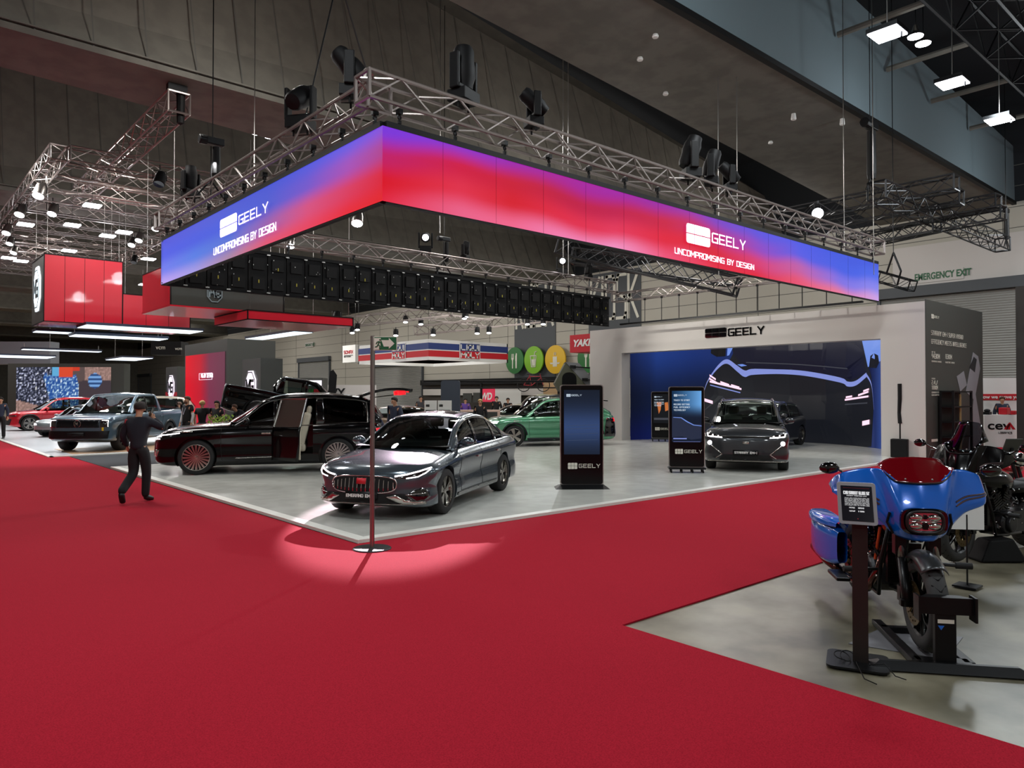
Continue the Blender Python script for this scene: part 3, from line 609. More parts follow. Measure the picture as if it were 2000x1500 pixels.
# seams between LED cabinets
sm = MB()
for x in np.arange(RX0+1, RX1, 1.0): sm.box((x, RY0-.002, RZ0), (x+.003, RY0, RZ1))
sm.build('seam', 'black', bn); 
def ringlogo(par, P, ux, xl, plane):
    # pixel anchors measured on the photo's banner
    lo, tx, lt, sz = P
    b = MB(); a = plane(*lo[0]); c = plane(*lo[1]); e = plane(*sz); tile_logo(b, a, ux, UZ, abs(c.z-a.z), .008, (e-a).dot(Vector(ux))/abs(c.z-a.z)); b.build('logo', 'led_white', par)
    for (p, q, top), s, wgt in ((tx, 'GEELY', .13), (lt, 'UNCOMPROMISING BY DESIGN', .13)):
        a = plane(*p); e = plane(*q); h = plane(*top).z-a.z; L = (e-a).dot(Vector(ux)); b = MB()
        stroke_text(b, s, (a.x, a.y, a.z), ux, UZ, h, wgt, L/text_w(s, h, 1), th=.008); b.build('lettering', 'led_white', par)
ringlogo(bn, (((1340, 474), (1340, 434)), ((1391, 474), (1455, 488), (1391, 454)), ((1318, 495), (1472, 525), (1318, 483)), (1387, 474)), RX, 0, lambda x, y: PY(x, y, RY0-.012))
ringlogo(bl, (((430, 466), (430, 430)), ((467, 440), (523, 420), (467, 421)), ((418, 499), (539, 453), (418, 485)), (463, 466)), LY, 0, lambda x, y: PX(x, y, RX0-.012))
# trusses over the banner
TZ = 5.93
G1 = 'aluminium trusses carrying the LED banner ring'
truss('front right silver truss above the long red banner', (RX0-.25, RY0+.1, TZ), (RX1+.2, RY0+.1, TZ), .36, 'alu', G1, .028, .014, .5)
truss('front left silver truss above the short blue banner', (RX0+.1, RY0+.25, TZ), (RX0+.1, RY1+.2, TZ), .36, 'alu', G1, .028, .014, .5)
truss('rear silver truss above the black banner back', (RX0-.1, RY1+.02, TZ), (RX1+.3, RY1+.02, TZ), .36, 'alu', G1, .028, .014, .5)
truss('silver truss over the portal wall', (RX1+.15, RY0+.4, TZ-.45), (RX1+.15, RY1-.2, TZ-.45), .3, 'alu', G1, .022, .011, .45)
mb = MB()
for i, y in enumerate(np.linspace(RY0+.8, RY1-.9, 12)): mb.tube((RX1+.15, y, TZ-.6), (RX1+.15, y, WZ+.02), .015); mb.obox((RX1+.15, y, TZ-.62), (.06, .06, .1))
mb.box((RX1+.1, RY0+.5, WZ+.0), (RX1+.2, RY1-.5, WZ+.06))
tag(mb.build('hanging_rail', 'black_metal'), 'thin black rods and rail hanging over the portal wall', 'rigging')
# slings, chain hoists, wires
def hoist(x, y, z, label, ztop=12, s=1.0, bag=.9):
    t = thing('chain_hoist', label, 'chain hoist', (x, y, z), group='chain hoists'); 
    MB().obox((x, y, z+bag+.12*s), (.5*s, .17*s, .17*s)).tube((x-.3*s, y, z+bag+.12*s), (x-.12*s, y, z+bag+.12*s), .11*s, 10).build('motor', 'black_metal', t, bevel=.02)
    MB().lathe([(.001, 0), (.08*s, .02), (.1*s, .15), (.09*s, bag), (.001, bag)], (x+.08, y, z), n=10).build('chain_bag', 'black', t)
    MB().tube((x, y, z+bag+.2), (x, y, ztop), .012, 5).build('chain', 'black_metal', t)
    MB().tube((x-.03, y, z-.3), (x-.03, y, z+bag), .012, 5).tube((x-.03, y, z+.0), (x-.3, y, z-.35), .02, 5).tube((x-.03, y, z+.0), (x+.25, y, z-.35), .02, 5).build('sling', 'black', t)
p = PY(867, 515, 18.5); hoist(p.x, 18.48, p.z+.05, 'black chain hoist over the rear truss between two lamps', 14, .8, .62)
p = PX(405, 360, RX0); hoist(p.x+.1, p.y, p.z+.1, 'black chain hoist over the left banner end', 14, .9, .7)
p = PX(588, 275, RX0); pass
for k, (a, b) in enumerate((((718, 145), (675, 0)), ((598, 222), (650, 0)))):
    c = DP(*a, 10.2 if k == 0 else 12.2); dd = c+Vector((0, 0, 5))
    q = DP(*b, 10.5 if k == 0 else 12.5); q.z = max(q.z, 7)
    t = c+(q-c)*3
    m_ = MB().path([c, t], .014, 6)
    if k == 0:
        m_.path([c, (RX0-.1, RY0+.1, TZ+.2)], .02).path([c, (RX0+.1, RY0+.9, TZ+.2)], .02).obox(c, (.08, .08, .14))
    tag(m_.build('sling_wire', 'steel' if k == 0 else 'black'), ('steel wire and sling holding the near banner corner', 'black cable rising from the left moving head')[k], 'rigging')
for k, (x, y0) in enumerate(((860, 0), (1100, 410), (1110, 410), (1403, 310), (1440, 380), (1649, 470), (497, 250), (1705, 300))):
    q = DP(x, y0, 19.5 if k else 20); tag(MB().tube((q.x, q.y, 5.0 if k else 6.2), (q.x, q.y, 15.2), .012, 5).build('suspension_wire', 'steel'), ['thin steel wire left of centre above the banner', 'thin steel wire beside a dark cable', 'dark cable beside a steel wire mid ceiling', 'thin steel wire above the three grouped heads',
      'thin steel wire right of the three heads', 'thin wire in front of the pale beam', 'thin wire over the left moving heads', 'short wire over the black rig hoist'][k], 'wire')
# moving heads
def head(x, y, z, label, s=1.0, lit=False, tilt=0, rz=0, style=0, face=None):
    t = thing('moving_head_light', label, 'stage light', (x, y, z), rz, 'moving head lights')
    MB().obox((0, 0, .07*s), (.32*s, .26*s, .14*s)).tube((-.1*s, 0, -.1), (-.1*s, 0, 0), .02, 6).tube((.1*s, 0, -.1), (.1*s, 0, 0), .02, 6).build('base', 'black', t, world=False, bevel=.02)
    y_ = MB()
    for sx in (-1, 1): y_.obox((sx*.18*s, 0, .34*s), (.05*s, .13*s, .42*s))
    y_.obox((0, 0, .16*s), (.38*s, .14*s, .05*s)); y_.build('yoke', 'black', t, world=False, bevel=.015)
    prof = [(.001, -.26), (.1, -.25), (.125, -.2), (.13, -.05), (.14, 0), (.14, .12), (.115, .2), (.11, .26), (.09, .265), (.085, .24), (.001, .24)]
    h = MB().lathe([(r*s*1.0, q*s) for r, q in prof], n=18).build('head', 'black', t, world=False, smooth=40); h.location = (0, 0, .42*s); h.rotation_euler = (tilt, 0, 0)
    l = MB().lathe([(.001, .245*s), (.085*s, .245*s), (.085*s, .255*s), (.001, .258*s)], n=18).build('lens', 'glow_sq' if lit else 'black_gloss', h, world=False)
    return t
TT = TZ+.2
for k, (x, y, s, ti, rz, lit) in enumerate([(6.62, RY0+.1, 1.25, PI, .3, 0), (8.05, RY0+.1, .95, 2.2, 1.2, 0), (12.35, RY0+.1, 1.25, .35, 1.0, 0), (13.1, RY0+.1, 1.1, PI+.3, .5, 0), (13.75, RY0+.1, .95, 2.3, 1, 0),
        (RX0+.1, 11.25, 1.25, 1.0, 2.2, 0), (RX0+.1, 9.6, 1.15, 2.4, 1.0, 0), (RX0+.1, 16.7, 1.0, 0, .3, 0)]):
    head(x, y, TT+.02, ['large upright black moving head nearest the banner corner', 'rounder black moving head second from the corner', 'tall black moving head, left of the three grouped', 'middle black moving head of the three grouped, yellow dot', 'low round moving head, right of the three grouped',
        'large tilted moving head on the left truss', 'black moving head nearest the corner on the left truss', 'dark moving head at the far end of the left truss'][k], s, lit, ti, rz)
def face_to(o, tgt):
    pass
def aimed(x, y, z, label, s, tgt=(0, 0, CAMH)):
    a = math.atan2(tgt[1]-y, tgt[0]-x)-PI/2+PI; el = math.atan2(z-tgt[2], math.hypot(tgt[0]-x, tgt[1]-y))
    head(x, y, z, label, s, True, PI/2+el, a)
aimed(12.72, 18.48, TT+.02, 'lit moving head on the rear truss shining at the camera', 1.1); head(14.25, 18.48, TT, 'small dark moving head right of the rear hoist', .85, False, .3, .4)
aimed(18.65, 18.48, TT+.02, 'lit moving head at the far end of the rear truss', 1.1); head(20.0, 18.48, TT, 'small dark moving head at the far rear corner', .85, False, .3, 1.4)
# small spots clamped to the ring
def par(p, label, s=1.0, lit=True, tgt=None, body='steel', up=.35):
    tgt = Vector(tgt) if tgt else Vector(p)+Vector((-.6, -.8, -2)); d = (tgt-Vector(p)).normalized(); q = d.to_track_quat('Z', 'Y').to_matrix()
    t = thing('spotlight', label, 'spotlight', p, group='can spotlights')
    m = MB(); prof = [(.03, -.22), (.09, -.2), (.12, -.05), (.125, .1), (.115, .11), (.001, .11)]
    m.lathe([(r*s, h*s) for r, h in prof], n=16); m.v = [tuple(q @ Vector(v)) for v in m.v]; m.build('can', body, t, world=False, smooth=40)
    m = MB().lathe([(.001, .112*s), (.11*s, .112*s), (.11*s, .12*s), (.001, .122*s)], n=16); m.v = [tuple(q @ Vector(v)) for v in m.v]; m.build('lens', 'glow_sq' if lit else 'black_gloss', t, world=False)
    m = MB().path([(-.14*s, 0, 0), (-.14*s, 0, .2*s), (.14*s, 0, .2*s), (.14*s, 0, 0)], .012*s, 5).tube((0, 0, .2*s), (0, 0, up), .02, 6); m.build('bracket', 'black_metal', t, world=False)
    return t
p = PX(698, 428, 7.5); par(p, 'small silver spotlight hanging inside the ring near its corner', 1.0, True, up=.9)
p = PY(568, 475, 18.4); par(p, 'small silver spotlight at the left end of the rear truss', .9, True)
for k, (x, y, s, lit) in enumerate(((77, 375, 1.6, 1), (40, 413, 1.5, 1), (103, 412, 1.4, 1), (14, 450, 1.4, 1), (20, 472, 1.2, 1), (28, 490, 1.2, 1), (305, 442, 1.3, 1), (258, 474, 1.3, 1), (272, 465, 1.3, 1), (312, 352, 1.5, 0), (365, 375, 1.5, 0), (262, 508, 1.3, 0))):
    p = G(x, y, 8.9 if y < 420 else 8.75); par(p, ['silver can spotlight under the left truss corner, uppermost', 'silver can spotlight at the left edge of the truss grid', 'silver can spotlight under the second truss row', 'silver can spotlight, top of the stack at the left edge', 'silver can spotlight, second of the stack at the left edge',
        'silver can spotlight, lowest of the stack at the left edge', 'silver can spotlight beside the blue banner end', 'grey round spotlight left of a lit one', 'lit spotlight above the red hanging box', 'black can spotlight under the front truss row', 'black can spotlight right of the front truss row', 'black spotlight hanging over the red box'][k], s, bool(lit), body='steel' if lit else 'black', up=.5)
mat('glow_small', 'ffffff', emit=10, ecol='f2f6ff')
for k, (x, y) in enumerate(((180, 403), (141, 441), (50, 440), (242, 455), (210, 462), (135, 491), (290, 507), (17, 505), (41, 511), (283, 557))):
    p = G(x, y, 8.6); w2 = .2+.002*(p.y); tag(multi('high_bay_lamp', [(MB().box((p.x-w2, p.y-w2, p.z), (p.x+w2, p.y+w2, p.z+.05)), 'glow_small'), (MB().tube((p.x, p.y, p.z+.06), (p.x, p.y, 10.2), .006, 4), 'alu_dark')], None), 'bright hall lamp seen through the left truss grid, '+['topmost', 'second from top', 'beside the left edge', 'upper one of the right pair', 'lower one of the right pair', 'just above the red box', 'right of the red box', 'far left of two small ones', 'right of two small ones', 'lowest, between the red boxes'][k], 'lamp', 'hall lamps over the left stand')

# ---- left stand truss grid
G2 = 'trusses of the left overhead grid'
XE = 10.8
names = ['front', 'second', 'third', 'fourth', 'fifth', 'sixth', 'seventh', 'eighth', 'ninth', 'tenth', 'eleventh', 'twelfth', 'thirteenth', 'fourteenth']
for i in range(14):
    y = 26.55+i*2.05
    truss(names[i]+' cross truss of the left overhead grid, counted from the camera', (4.68, y, 9.42), (XE-.28, y, 9.42), .46, 'alu', G2, .028, .015, .62, n=5)
truss('left side truss bounding the overhead grid', (4.4, 26.55, 9.42), (4.4, 54, 9.42), .46, 'alu', G2, .03, .016, .62, n=5)
truss('right side truss bounding the overhead grid', (XE, 26.55, 9.42), (XE, 54, 9.42), .46, 'alu', G2, .03, .016, .62, n=5)
truss('big near truss running up towards the pink edged beam', (6.25, 20.8, 9.75), (6.25, 33, 9.75), .55, 'alu', G2, .03, .016, .55, n=5)
t = thing('chain_hoist', 'black chain hoist at the end of the big near truss', 'chain hoist', (6.25, 21.0, 10.0), group='chain hoists')
MB().obox((6.25, 21.0, 10.18), (.5, .2, .18)).build('motor', 'black_metal', t); MB().lathe([(.001, -.9), (.1, -.85), (.12, 0), (.001, 0)], (6.35, 21.0, 10.1), n=10).build('chain_bag', 'black', t)
# ---- black rig at the right
G3 = 'black trusses over the motorcycles'
def bt(lab, a, b, z, s, **k): p = G(*a, z); q = G(*b, z); return truss(lab, p, q, s, 'alu_dark', G3, .03, .016, n=5, **k)
bt('black truss end pointing at the exit sign', (1712, 372), (1958, 478), 7.6, .5)
bt('black cross truss at mid height, nearest', (1520, 425), (1868, 356), 8.2, .45)
bt('black cross truss behind the nearest one', (1560, 440), (1878, 384), 7.9, .45)
bt('long black truss reaching the end wall', (1640, 452), (1950, 394), 7.8, .45)
bt('lower long black truss', (1690, 466), (1960, 415), 7.4, .4)
bt('lowest black truss behind the banner end', (1660, 478), (1830, 440), 7.3, .4)
p = G(1700, 350, 8.0); hoist(p.x, p.y, p.z, 'black chain hoist hanging above the right banner end', 14, 1.3, 1.4)
p = G(1965, 468, 7.7); hoist(p.x, p.y, p.z, 'black chain hoist at the far right truss end', 14, .9, 1.0)
a = PX(1090, 480, 24); truss('dark truss under the banner running to the portal', DP(1095, 480, 27), DP(1440, 560, 24), .6, 'alu_dark', G3, .04, .02, n=5)
truss('second dark truss under the banner', DP(1120, 500, 30), DP(1445, 545, 28), .6, 'alu_dark', G3, .04, .02, n=5)
q = DP(1597, 417, 19.8); par(q, 'lit white spotlight right of the three moving heads', 1.3, True, tgt=(0, 0, CAMH), body='black')
a = DP(1745, 500, 22.2)
mb = MB().path([(a.x, a.y, a.z+.1), (a.x-.1, a.y-.25, a.z-.5), (a.x, a.y-.1, a.z-.9)], .03).path([(a.x, a.y, a.z+.1), (a.x+.1, a.y+.25, a.z-.5)], .03).tube((a.x, a.y, a.z), (a.x, a.y, 14), .012)
truss_mesh(mb, (a.x-.2, a.y-.6, a.z-1.0), (a.x+.2, a.y+.6, a.z-.5), .3, .02, .01, n=5)
tag(mb.build('truss_sling', 'black_metal', fixn=False), 'black slings and short truss beside the banner right end', 'rigging')
# ================================================= VEHICLES
glass('glass_dark', 'c4d0cc', .95); glass('glass_tint', '5a605e', .35); glass('glass_black', '16181a', .15); glass('screen_red', 'b01020', .75)
mat('interior_black', '101112', .7); mat('seat_beige', 'cfc6b2', .6); mat('seat_grey', '8a8f86', .6); mat('drl', 'ffffff', .3, emit=6, ecol='fff4f8'); mat('tail_red', 'd01018', .2, emit=1.6, ecol='ff1420', coat=.5)
mat('lens_dark', '1a1416', .08, coat=1); mat('alloy', 'b8b4ae', .2, metal=1); mat('alloy_dark', '303236', .25, metal=.9); mat('under', '0a0a0a', .9)
def paintm(name, col, metal=.35, rough=.28): return mat(name, col, rough, metal=metal, coat=1)
paintm('paint_steel', '4a555d', .55, .22); mat('paint_black', '030304', .2, spec=.15, coat=.45); paintm('paint_green', '4f8f6b', .55, .3); paintm('paint_blue', '4c6474', .45); paintm('paint_red', 'b01626', .3); paintm('paint_white', 'd8d4cc', .0)
paintm('paint_silver', '9aa4aa', .6); paintm('paint_grey', '2c2f33', .4); paintm('paint_cream', 'd6cdb8', 0)

def wheel(par, x, y, R, wd, side, style, rimm='alloy', rr=.70, label=None):
    """tyre > rim; side +1/-1 is the outer direction along y"""
    sgn = side; prof = [(rr*R, -wd/2), (R*.93, -wd/2), (R*.985, -wd/2+.02), (R, -wd/4), (R, wd/4), (R*.985, wd/2-.02), (R*.93, wd/2), (rr*R, wd/2-.005), (rr*R, -wd/2)]
    t = MB().lathe(prof, (0, 0, 0), 'y', 40).build('wheel', 'rubber', par, world=False, smooth=50); t.location = (x, y, R)
    yo = sgn*(wd/2-.02); r0 = rr*R; rim = MB()
    rim.lathe([(r0, yo+sgn*.008), (r0*.95, yo+sgn*.01), (r0*.93, yo-sgn*.02), (r0*.9, yo-sgn*.1)], (0, 0, 0), 'y', 40)
    rim.lathe([(.001, yo-sgn*.01), (r0*.16, yo-sgn*.012), (r0*.19, yo-sgn*.04)], (0, 0, 0), 'y', 20)
    def spoke(a, w0, w1, r1=.16, r2=.94, yy=-.02, bend=0):
        c, s = math.cos(a), math.sin(a); c2, s2 = math.cos(a+bend), math.sin(a+bend)
        P = [(r0*r1*c-w0*s, r0*r1*s+w0*c), (r0*r2*c2-w1*s2, r0*r2*s2+w1*c2), (r0*r2*c2+w1*s2, r0*r2*s2-w1*c2), (r0*r1*c+w0*s, r0*r1*s-w0*c)]
        rim.prism(P, lambda u, v, d: (u, yo+sgn*yy-sgn*.03*d, v), 1)
    if style == 'turbine':
        for k in range(20): spoke(k*PI/10, .008, .017)
        for k in range(20): spoke(k*PI/10+.1, .004, .004, yy=-.03)
    elif style == 'twin':
        for k in range(5):
            a = k*2*PI/5+.3
            for q in (-.17, .0, .17): spoke(a+q*.6, .011, .02, bend=q)
    elif style == 'five':
        for k in range(5): spoke(k*2*PI/5+PI/2, .05, .018, yy=-.015); spoke(k*2*PI/5+PI/2+.35, .012, .03, yy=-.03)
    elif style == 'blade':
        for k in range(5): spoke(k*2*PI/5+PI/2, .03, .065, yy=-.01, bend=.25)
    elif style == 'six':
        for k in range(6): spoke(k*PI/3, .028, .024)
    rim.build('rim', rimm, t, world=False, fixn=True)
    MB().lathe([(.001, yo-sgn*.12), (r0*.93, yo-sgn*.12), (r0*.93, yo-sgn*.1), (.001, yo-sgn*.1)], (0, 0, 0), 'y', 24).build('brake_disc', 'alloy_dark', t, world=False)
    return t

class Car:
    def __init__(s, name, label, loc, heading, sp, cat='car', group=None, z=0, pitch=0):
        s.sp = sp; s.root = thing(name, label, cat, (loc[0], loc[1], z), 0, group)
        s.root.rotation_euler = (0, pitch, heading+PI)     # local +x is the rear
        s.L, s.W, s.H = sp['L'], sp['W'], sp['H']; s.fo = sp.get('fo', .9); s.wb = sp['wb']; s.R = sp['R']
        s.ox = -(s.fo+s.wb/2)                 # root at the wheelbase centre
        s.body()
    # -- lower body functions (x measured from the nose)
    def plan(s, x):
        a = s.sp.get('nf', (.55, 2.6)); b = s.sp.get('nr', (.5, 3.0)); v = 1.
        if x < a[0]: v = (1-(1-max(0, x)/a[0])**a[1])**(1/a[1])
        xr = s.L-x
        if xr < b[0]: v = min(v, (1-(1-max(0, xr)/b[0])**b[1])**(1/b[1]))
        return v
    def waist(s, x): return 1-s.sp.get('coke', .02)*math.sin(PI*min(1, max(0, x/s.L)))**2*math.cos(2*PI*(x/s.L-.5))
    def zt(s, x): return cmr(s.sp['top'], x)
    def zs(s, x): return cmr(s.sp['sh'], x)
    def zb(s, x):
        g = s.sp.get('gc', .17); e = .1*max(0, 1-x/.5)**2+.1*max(0, 1-(s.L-x)/.5)**2; return g+e
    def yw(s, x): return s.W/2*s.plan(x)*s.waist(x)
    def ys(s, x): return s.yw(x)*s.sp.get('shw', .9)
    def section(s, x):
        y = s.yw(x); zb, zs, zt = s.zb(x), s.zs(x), s.zt(x); h = zs-zb; shw = s.sp.get('shw', .9); cr = s.sp.get('crease', .012)/(s.W/2)
        P = [(0, zb), (.8, zb), (.955, zb+.03), (.985, zb+h*.12), (.992, zb+h*.3), (.982-cr, zb+h*.5), (.99, zb+h*.66), (1., zb+h*.78), (.99, zb+h*.88), (shw+.045, zb+h*.96), (shw, zs), (shw*.93, zs+(zt-zs)*.25), (shw*.7, zs+(zt-zs)*.7), (shw*.4, zs+(zt-zs)*.93), (0, zt)]
        out = []
        for i in range(len(P)-1):
            a, b = P[i], P[i+1]; p0 = P[i-1] if i else (-P[1][0], P[1][1]); p3 = P[i+2] if i+2 < len(P) else (-P[-2][0], P[-2][1])
            for t in (0, .5):
                if t == 0: out.append(a); continue
                q = [.5*((2*a[k])+(-p0[k]+b[k])*t+(2*p0[k]-5*a[k]+4*b[k]-p3[k])*t*t+(-p0[k]+3*a[k]-3*b[k]+p3[k])*t**3) for k in (0, 1)]
                out.append(tuple(q))
        out.append(P[-1]); return [(yy*y, z) for yy, z in out]
    def body(s):
        sp = s.sp; a = sp.get('nf', (.55, 2.6)); b = sp.get('nr', (.5, 3.0)); xs = []
        for q in (0, .12, .25, .4, .52, .64, .74, .82, .88, .93, .965, .985, .996): xs.append(a[0]*(1-(1-q**a[1])**(1/a[1])))
        n = 46; xs += list(np.linspace(a[0], s.L-b[0], n)); xs += [s.L-b[0]*(1-(1-q**b[1])**(1/b[1])) for q in (.996, .985, .965, .93, .88, .82, .74, .64, .52, .4, .25, .12, 0)]
        rings = []
        for x in xs:
            half = s.section(x); lean = 0
            r = [(y, z) for y, z in half]+[(-y, z) for y, z in half[-2:0:-1]]
            row = []
            for y, z in r:
                dx = 0
                f = max(0, 1-x/.7)**2; dx += f*sp.get('lean', .25)*(max(0, z-.45)**1.3)+f*.12*max(0, .34-z)
                f = max(0, 1-(s.L-x)/.6)**2; dx -= f*sp.get('rlean', .15)*max(0, z-.5)**1.2+f*.15*max(0, .4-z)
                row.append((x+dx+s.ox, y, z))
            rings.append(row)
        m = len(rings[0]); mb = MB(); mb.add([p for r in rings for p in r], [(i*m+j, i*m+(j+1) % m, (i+1)*m+(j+1) % m, (i+1)*m+j) for i in range(len(xs)-1) for j in range(m)])
        o = mb.build('body', sp['paint'], s.root, world=False, weld=True)
        cuts = []
        for ax in (s.fo, s.fo+s.wb):
            for sd in (-1, 1):
                c = MB().lathe([(.001, 0), (s.R*1.13, 0), (s.R*1.13, .32), (.001, .32)], (ax+s.ox, s.W/2-.27 if sd > 0 else -s.W/2-.05, s.R*1.02), 'y', 36).build('cut', 'under', s.root, world=False, weld=True); cuts.append(c)
        for bx in sp.get('cutboxes', []): 
            cuts.append(MB().box((bx[0]+s.ox, bx[1], bx[2]), (bx[3]+s.ox, bx[4], bx[5])).build('cut', sp.get('cutmat', 'under'), s.root, world=False))
        for c in cuts:
            q = o.modifiers.new('b', 'BOOLEAN'); q.object = c; q.operation = 'DIFFERENCE'; q.solver = 'EXACT'
        bpy.context.view_layer.update()
        me = bpy.data.meshes.new_from_object(o.evaluated_get(bpy.context.evaluated_depsgraph_get())); o.modifiers.clear(); old = o.data; o.data = me; bpy.data.meshes.remove(old)
        for c in cuts: bpy.data.objects.remove(c)
        for p in me.polygons: p.use_smooth = True
        me.set_sharp_from_angle(angle=math.radians(38)); s.bo = o
        bm = bmesh.new(); bm.from_mesh(me); s.bvh = BVHTree.FromBMesh(bm); bm.free()
        s.cabin()
        wd = sp.get('tw', .23); st = sp.get('rim', 'twin')
        for ax in (s.fo, s.fo+s.wb):
            for sd in (-1, 1): wheel(s.root, ax+s.ox, sd*(s.W/2-wd/2-.015), s.R, wd, sd, st, sp.get('rimm', 'alloy'), sp.get('rr', .7))
        fl = MB()     # flat underbody
        fl.box((.5+s.ox, -s.W/2+.28, s.zb(s.L/2)-.02), (s.L-.5+s.ox, s.W/2-.28, s.zb(s.L/2)+.08)); fl.build('underbody', 'under', s.root, world=False)
    # -- greenhouse
    def rail(s, x): return cmr(s.sp['rail'], x)
    def yr(s, x): return cmr(s.sp['railw'], x)
    def SP(s, x, t, sd=1, off=0):
        y0 = s.ys(x)-.01; z0 = s.zs(x)-.01; y1, z1 = s.yr(x), s.rail(x); b = .03*math.sin(PI*t)
        return (x+s.ox, sd*(y0+(y1-y0)*t+b+off), z0+(z1-z0)*t)
    def TP(s, x, v, off=0):
        x0, x1, x2, x3 = s.sp['ws']; bw = s.sp.get('bow', .22)
        w_ = bw*(1 if x < x0 else (1-smooth01((x-x0)/(x1-x0)*.8)) if x < x1 else 0)
        if x < x1+.5 and x >= x1: w_ = max(0, bw*(1-smooth01(.8))*(1-(x-x1)/.5))
        if x > x2: w_ = -.1*smooth01((x-x2)/(x3-x2))
        cr = interp([(x0, .03), (x1, .045), ((x1+x2)/2, .06), (x2, .05), (x3, .03)], x)
        return (x-w_*(1-v*v)+s.ox, v*s.yr(x), s.rail(x)+cr*(1-v**2)+off)
    def cabin(s):
        sp = s.sp; x0, x1, x2, x3 = sp['ws']; P = sp['paint']; R = s.root; gl = sp.get('glass', 'glass_dark'); rp = sp.get('roofpaint', P)
        g = lambda fn, nu, nv, name, m, sol=.012: MB().grid(fn, nu, nv).build(name, m, R, world=False, smooth=40, solid=sol)
        g(lambda u, v: s.TP(x1-.03+(x2-x1+.06)*u, 2*v-1), 24, 14, 'roof', rp, .02)
        g(lambda u, v: s.TP(x0+(x1-x0)*u, (2*v-1)*.94), 14, 14, 'windshield', gl, 0)
        if x3-x2 > .05: g(lambda u, v: s.TP(x2+(x3-x2)*u, (2*v-1)*.93), 12, 12, 'rear_window', gl, 0)
        fr = MB()
        for sd in (-1, 1):
            fr.grid(lambda u, v: s.TP(x0+(x1-x0)*u, sd*(.93+.07*v)), 14, 2)
            if x3-x2 > .05: fr.grid(lambda u, v: s.TP(x2+(x3-x2)*u, sd*(.92+.08*v)), 12, 2)
            fr.grid(lambda u, v: s.SP(x0+(x3-x0)*u, .9+.1*v, sd), 60, 2)
        fr.build('roof_frame', rp, R, world=False, smooth=40, solid=.014)
        wins = sp['wins']; sl = sp.get('slant', .0)
        for sd in (-1, 1):
            edges = [x0]
            for k, (a, b) in enumerate(wins):
                sa = sp.get('sla', {}).get((k, 0), 0); sb = sp.get('sla', {}).get((k, 1), 0)
                if sp.get('skipwin') == (k, sd): continue
                g(lambda u, v: s.SP((a+sa*(v-.5))+((b+sb*(v-.5))-(a+sa*(v-.5)))*u, .03+.88*v, sd, -.006), 16, 5, 'side_window', gl, 0)
            bnd = [(x0, 0)]+[q for k, (a, b) in enumerate(wins) for q in ((a, sp.get('sla', {}).get((k, 0), 0)), (b, sp.get('sla', {}).get((k, 1), 0)))]+[(x3, 0)]
            for k in range(0, len(bnd), 2):
                (a, sa), (b, sb) = bnd[k], bnd[k+1]
                if b-a < .01: continue
                g(lambda u, v: s.SP((a+sa*(v-.5))+((b+sb*(v-.5))-(a+sa*(v-.5)))*u, .0+.92*v, sd), 6, 5, 'pillar', 'black_gloss' if 0 < k < len(bnd)-2 else P, .016)
            if sp.get('trim'):
                t = MB(); xa, xb = wins[0][0]-.05, wins[-1][1]+.05
                t.path([s.SP(xa+(xb-xa)*i/24, .01, sd, .004) for i in range(25)], .011, 5)
                t.path([s.SP(wins[0][0]+(xb-wins[0][0])*i/24, .91, sd, .004) for i in range(25)], .009, 5); t.path([s.SP(xb, .01, sd, .004), s.SP(xb, .5, sd, .006), s.SP(xb-.02, .91, sd, .004)], .016, 5)
                t.build('window_trim', sp['trim'], R, world=False)
            # mirror
            mx = x0+sp.get('mir', .32); mz = s.zs(mx)+.09; my = s.ys(mx)
            mr = MB().ell((mx+s.ox, sd*(my+.15), mz+.03), (.075, .115, .075), 14, 8); mr.tube((mx+s.ox, sd*(my-.02), mz-.06), (mx+s.ox, sd*(my+.1), mz-.02), .025, 6)
            mr.build('mirror', sp.get('mirp', P), R, world=False, smooth=True)
        # cabin inside
        it = MB().grid(lambda u, v: (x0-.1+(x3-x0)*u+s.ox, (2*v-1)*(s.ys(x0+(x3-x0)*u)-.03), s.zt(x0+(x3-x0)*u)+.012), 12, 2); it.obox((x0+.35+s.ox, 0, s.zs(x0+.3)+.0), (.5, s.W*.72, .1)); it.build('dashboard', 'interior_black', R, world=False, bevel=.02)
        if sp.get('seats', True):
            sm = sp.get('seatm', 'seat_grey'); zb = s.zs(x1)-.05
            for k, xx in enumerate((x1+.35, x1+1.25)):
                if xx > x3-.4: break
                for yy in (-.36, .36):
                    m = MB().obox((xx+s.ox, yy, zb+.1), (.14, .46, .34)).obox((xx+.03+s.ox, yy, zb+.4), (.1, .26, .18)); m.build('seat', sm, R, world=False, bevel=.04)
            w_ = MB().path([(x1-.02+s.ox+.02*math.cos(a), .36*sp.get('drv', 1)+.18*math.cos(a), zb+.05+.17*math.sin(a)) for a in np.linspace(0, 2*PI, 20)], .014, 6); w_.build('steering_wheel', 'interior_black', R, world=False)
    # -- things laid on the skin
    def drape(s, pts, name, m, face='front', off=.004, th=.006, parent=None, sub=.05, label=None, mirror=False):
        if mirror:
            s.drape([(-a, b) for a, b in pts][::-1], name, m, face, off, th, parent, sub, label)
        tri = tessellate_polygon([[Vector((x, y, 0)) for x, y in pts]]); bm = bmesh.new(); vs = [bm.verts.new((x, y, 0)) for x, y in pts]
        for t in tri:
            try: bm.faces.new([vs[i] for i in t])
            except Exception: pass
        for _ in range(6):
            es = [e for e in bm.edges if e.calc_length() > sub]
            if not es: break
            bmesh.ops.subdivide_edges(bm, edges=es, cuts=1); bmesh.ops.triangulate(bm, faces=[f for f in bm.faces if len(f.verts) > 3])
